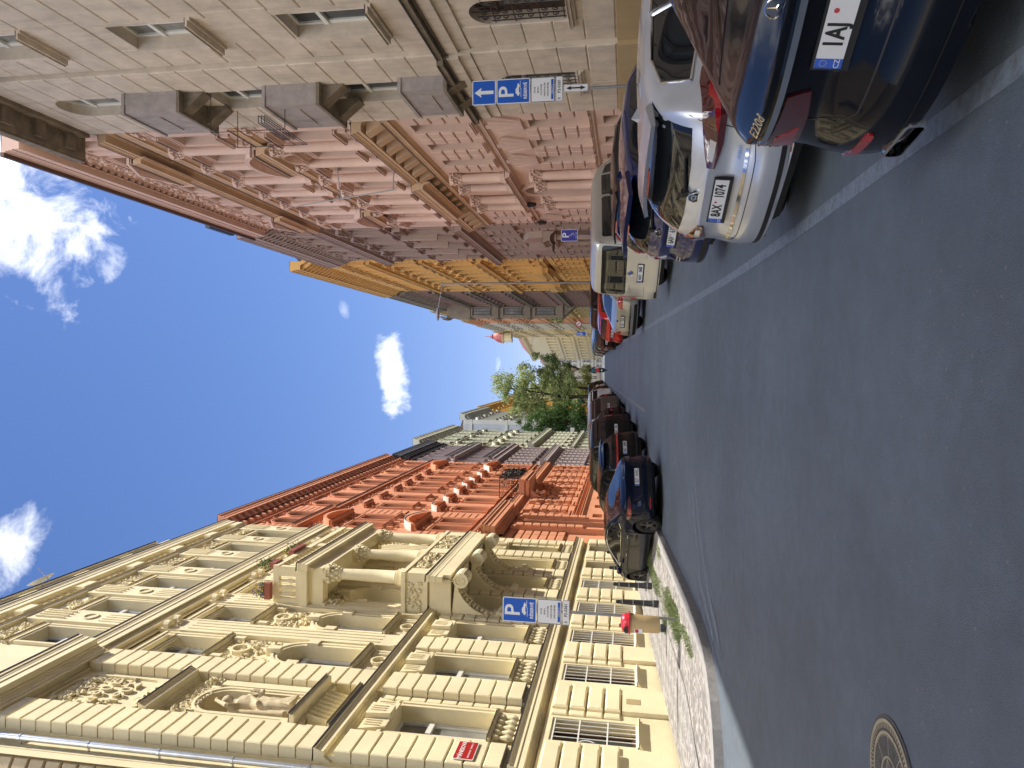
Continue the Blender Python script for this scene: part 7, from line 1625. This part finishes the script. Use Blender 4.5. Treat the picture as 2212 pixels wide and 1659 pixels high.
# flowers on the loggia
FG = mat("balcony_plant_green", (.10, .17, .05), .7, var=.3, vscale=9); FY = mat("yellow_blossom", (.75, .50, .03), .6); FV = mat("violet_blossom", (.22, .13, .45), .6); TER = mat("terracotta_box", (.30, .09, .06), .6)
for (x, y, w, l, col, gr) in ((-7.05, 20.25, .5, 'terracotta flower box with yellow and violet flowers on the near end of the loggia rail', (FY, FV), 1), (-6.35, 20.75, .45, 'green balcony shrub at the near corner of the loggia', (), 2), (-6.28, 22.2, .9, 'trailing green and yellow balcony plants on the loggia front', (FY,), 1)):
    pr = empty('flower_box', (x, y, 10.82), 0, l, 'flower box', 'planted boxes on the loggia'); al = y < 20.5; g_ = random.Random(int(y * 10))
    b = MB(); b.box(-w / 2 if al else -.09, w / 2 if al else .09, -.09 if al else -w / 2, .09 if al else w / 2, -.02, .16); b.build('box', TER, pr)
    b = MB(); f_ = lambda g: (g.uniform(-w / 2, w / 2) if al else g.gauss(0, .08), g.gauss(0, .08) if al else g.uniform(-w / 2, w / 2), .16 + abs(g.gauss(0, .14 * gr)))
    leaves(b, 260, f_, g_, .02, .045); b.build('foliage', FG, pr)
    for m in col: b = MB(); leaves(b, 60, lambda g: tuple(a + c for a, c in zip(f_(g), (-.0, -.04, .05))), g_, .02, .035); b.build('blossom', m, pr)
# window emblem on the nearest barred window, small wall boxes
em = link('window_emblem', None); bpy.data.objects.remove(em)
b = F_ = MB(); c_ = Vector((-7.72, 14.25, .75))
for k in range(24):
    a0, a1 = 2 * PI * k / 24, 2 * PI * (k + 1) / 24; b.quad((c_.x, c_.y + .2 * math.cos(a0), c_.z + .2 * math.sin(a0)), (c_.x, c_.y + .23 * math.cos(a0), c_.z + .23 * math.sin(a0)), (c_.x, c_.y + .23 * math.cos(a1), c_.z + .23 * math.sin(a1)), (c_.x, c_.y + .2 * math.cos(a1), c_.z + .2 * math.sin(a1)))
for k in range(5): b.box(c_.x, c_.x + .003, c_.y - .14 + k * .03, c_.y + .14 - (k % 2) * .04, c_.z - .13 + k * .055, c_.z - .105 + k * .055)
o_ = CREAMF.root.location; b.v = [(x - o_.x, y - o_.y, z - o_.z) for x, y, z in b.v]; b.build('window_emblem', SW_, CREAMF.root)
for y in (15.55, 18.25, 20.6):
    b = CREAMF.mb(); b.box(y - .12, y + .12, .25 if y < 16 else .15, .262 if y < 16 else .16, -.35, -.05); b.build('meter_cover', mat("meter_cover_ochre", (.42, .33, .17), .7), CREAMF.root)
sgn = empty('hanging_sign', (-7.3, 79.9, G(79.9) + 3.4), 0, 'small white box sign sticking out from the pale green corner', 'sign'); b = MB(); b.box(-.25, .25, -.06, .06, 0, .45); b.box(-.4, -.25, -.02, .02, .2, .25); b.build('box', SW_, sgn)
# trees
BARK = mat("dark_bark", (.045, .036, .03), .9, var=.3, vscale=4)
def tree(name, label, x, y, trunk, clumps, leafm, n, s0, s1, seed, cat='tree', branches=True):
    g_ = random.Random(seed); z0 = G(y); root = empty(name, (x, y, z0), 0, label, cat)
    b = MB()
    for p, q in zip(trunk, trunk[1:]): b.tube(p[:3], q[:3], p[3], q[3], 9)
    if branches:
        for c in clumps:
            t = trunk[min(len(trunk) - 1, 1 + int(g_.random() * (len(trunk) - 1)))]
            m_ = ((t[0] + c[0]) / 2 + g_.uniform(-.3, .3), (t[1] + c[1]) / 2, (t[2] + c[2]) / 2 - .3); b.tube(t[:3], m_, .11, .07, 6); b.tube(m_, c[:3], .07, .03, 6)
            for _ in range(3): b.tube(c[:3], (c[0] + g_.gauss(0, c[3] * .5), c[1] + g_.gauss(0, c[3] * .5), c[2] + g_.gauss(0, c[5] * .5)), .03, .01, 4)
    b.build('trunk', BARK, root)
    b = MB(); tot = sum(c[3] * c[4] * c[5] for c in clumps); sub = []
    for c in clumps:
        k = max(4, int(46 * (c[3] * c[4] * c[5]) / tot * len(clumps) ** .5))
        for _ in range(k):
            a, e, q = g_.uniform(0, 2 * PI), g_.gauss(0, .6), g_.uniform(.45, 1.05); sub.append((c[0] + c[3] * q * math.cos(a) * math.cos(e), c[1] + c[4] * q * math.sin(a) * math.cos(e), c[2] + c[5] * q * math.sin(e), min(c[3], c[5]) * g_.uniform(.16, .34)))
    def fn(g):
        s_ = sub[int(g.random() * len(sub))]; return (s_[0] + g.gauss(0, s_[3]), s_[1] + g.gauss(0, s_[3]), s_[2] + g.gauss(0, s_[3] * .8))
    leaves(b, n, fn, g_, s0, s1); b.build('crown', leafm, root); return root
LG = mat("light_leaf", (.38, .44, .19), .6, var=.35, vscale=1.2); DG = mat("dark_leaf", (.08, .15, .035), .6, var=.4, vscale=1.5); MG = mat("mid_leaf", (.10, .17, .045), .6, var=.35)
for m in (LG, DG, MG): 
    nt = m.node_tree; p = nt.nodes["Principled BSDF"]; tr = nt.nodes.new("ShaderNodeBsdfTranslucent"); ms = nt.nodes.new("ShaderNodeMixShader"); ms.inputs[0].default_value = .42
    nt.links.new(p.inputs['Base Color'].links[0].from_socket, tr.inputs[0]); nt.links.new(p.outputs[0], ms.inputs[1]); nt.links.new(tr.outputs[0], ms.inputs[2]); nt.links.new(ms.outputs[0], nt.nodes["Material Output"].inputs[0])
tree('deciduous_tree', 'tall airy light green tree where the trees close the left side of the street', -4.5, 100, [(0, 0, 0, .34), (.1, 0, 3.2, .26), (-.1, 0, 5.5, .2), (.5, 0, 8.5, .15), (.9, 0, 12, .09), (1.2, 0, 15, .04)],
     [(1.2, 0, 14.0, 1.9, 1.9, 1.7), (.2, .5, 11.6, 2.3, 2.2, 1.6), (2.6, -.4, 11.0, 1.9, 1.8, 1.5), (-1.4, 0, 9.6, 1.9, 2, 1.8), (1.6, .6, 8.0, 2.1, 2.2, 1.7), (3.0, 0, 7.2, 1.8, 1.8, 1.5), (0, -.5, 6.2, 2.0, 2, 1.3), (2.4, 0, 4.8, 1.8, 1.8, 1.2), (-1.8, .4, 12.4, 1.5, 1.5, 1.2), (3.7, 0, 9.3, .9, 1, .8)], LG, 15000, .10, .2, 11)
tree('deciduous_tree', 'second light green tree leaning right behind the first', -3.9, 112, [(0, 0, 0, .25), (.4, 0, 4, .18), (1.0, 0, 8, .08)], [(.8, 0, 8.5, 2.0, 2, 1.6), (2.0, 0, 6.3, 1.6, 1.6, 1.4), (-.4, 0, 6.0, 1.9, 1.9, 1.5), (.8, 0, 11.2, 1.3, 1.3, 1.2)], LG, 6000, .11, .2, 12)
tree('evergreen_tree', 'dense dark green conical tree at the corner of the side street', -6.9, 86.5, [(0, 0, 0, .3), (0, 0, 6, .15)],
     [(0, 0, 3.0, 2.4, 2.3, 1.6), (.2, 0, 4.8, 2.3, 2.2, 1.6), (.1, 0, 6.6, 1.9, 1.9, 1.6), (-.3, 0, 8.3, 1.4, 1.4, 1.4), (-.7, 0, 9.8, .8, .8, 1.1), (1.3, 0, 5.4, 1.2, 1.3, 1.1), (-1.5, 0, 6.4, 1.3, 1.3, 1.3)], DG, 15000, .07, .15, 13, branches=False)
tree('deciduous_tree', 'dark thin tree far up the street before the warm grey house', -1.2, 150, [(0, 0, 0, .22), (.4, 0, 5, .15), (1.4, 0, 10, .06)], [(1.8, 0, 10.5, 1.6, 1.5, 1.5), (.6, 0, 7.8, 1.5, 1.5, 1.2), (-.9, 0, 9.0, 1.3, 1.3, 1.3), (3.4, 0, 14.5, .9, .9, 1.0), (2.6, 0, 12.4, 1.1, 1.1, 1.0)], MG, 3800, .1, .2, 14)
tree('shrub', 'ivy like green plant spilling from the olive yellow house front', 7.2, 103, [(0, 0, 5.5, .05), (0, 0, 7.5, .03)], [(-.3, 0, 6.6, .9, .7, .9), (-.2, 1, 7.6, .6, .7, .8)], LG, 1400, .06, .12, 15, 'plant', False)
tree('shrub', 'low green hedge trees at the left kerb far up the street', -3.2, 124, [(0, 0, 0, .2), (0, 0, 3, .1)], [(0, 0, 3.4, 2.6, 2, 1.3), (2.2, 0, 3.0, 1.5, 1.5, 1.0), (-2.0, 0, 4.5, 2, 2, 1.4)], LG, 4200, .1, .2, 16, 'hedge', False)
# motorcyclist riding away
rd = empty('motor_scooter', (-.46, 70, G(70)), 0, 'dark motor scooter with a red box riding away up the road', 'scooter')
def tyre_o(par, y, r=.25): b = MB(); b.lathe(0, 0, [(r * .6, -.05), (r, -.05), (r, .05), (r * .6, .05)], 16); b.v = [(z, y + x, y_ + r) for x, y_, z in b.v]; b.build('wheel', RUB, par, True)
tyre_o(rd, -.6); tyre_o(rd, .65)
b = MB(); b.box(-.13, .13, -.75, .1, .32, .68); b.box(-.16, .16, .0, .5, .25, .33); b.box(-.2, .2, .42, .52, .3, .85); b.tube((0, .66, .25), (0, .42, 1.0), .035, n=8); b.tube((-.32, .4, 1.02), (.32, .4, 1.02), .02, n=6); b.build('frame', SK_, rd)
b = MB(); b.box(-.2, .2, -.95, -.6, .72, 1.0); b.build('top_box', BINR, rd); b = MB(); b.box(-.09, .09, -.82, -.8, .42, .55); b.build('license_plate', SW_, rd)
rp = empty('person', (-.46, 69.85, G(70)), 0, 'rider in a teal jacket and dark helmet on the motor scooter', 'person')
me = bpy.data.meshes.new('body'); V_ = [(0, -.1, .78), (0, -.12, 1.0), (0, -.08, 1.28), (0, -.04, 1.42), (0, -.02, 1.52), (-.2, -.05, 1.38), (-.3, .12, 1.2), (-.28, .42, 1.08), (.2, -.05, 1.38), (.3, .12, 1.2), (.28, .42, 1.08), (-.14, 0, .78), (-.19, .32, .72), (-.16, .34, .36), (.14, 0, .78), (.19, .32, .72), (.16, .34, .36), (-.16, .44, .36), (.16, .44, .36)]
E_ = [(0, 1), (1, 2), (2, 3), (3, 4), (3, 5), (5, 6), (6, 7), (3, 8), (8, 9), (9, 10), (0, 11), (11, 12), (12, 13), (0, 14), (14, 15), (15, 16), (13, 17), (16, 18)]
me.from_pydata(V_, E_, []); o = bpy.data.objects.new('body', me); COL.objects.link(o); md = o.modifiers.new('s', 'SKIN')
for i, r in enumerate((.15, .16, .19, .12, .06, .09, .055, .04, .09, .055, .04, .1, .075, .05, .1, .075, .05, .045, .045)): me.skin_vertices[0].data[i].radius = (r, r)
me.skin_vertices[0].data[0].use_root = True; o.modifiers.new('q', 'SUBSURF').levels = 1; me.materials.append(mat("teal_jacket", (.03, .12, .15), .8)); o.parent = rp
b = MB(); ball(b, (0, 0, 1.64), (.125, .14, .14), 14); b.build('helmet', SK_, rp, True)
# sunlit road at the crest, its light put into pale colour and raised shape
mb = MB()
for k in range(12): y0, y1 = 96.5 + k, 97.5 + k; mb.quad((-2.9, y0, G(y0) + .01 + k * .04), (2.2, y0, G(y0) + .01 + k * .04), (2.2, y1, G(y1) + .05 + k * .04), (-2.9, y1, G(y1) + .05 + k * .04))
tag(mb.build('sunlit_road_band', mat("sunlit_road_colour", (.78, .77, .74), .6)), kind='structure')
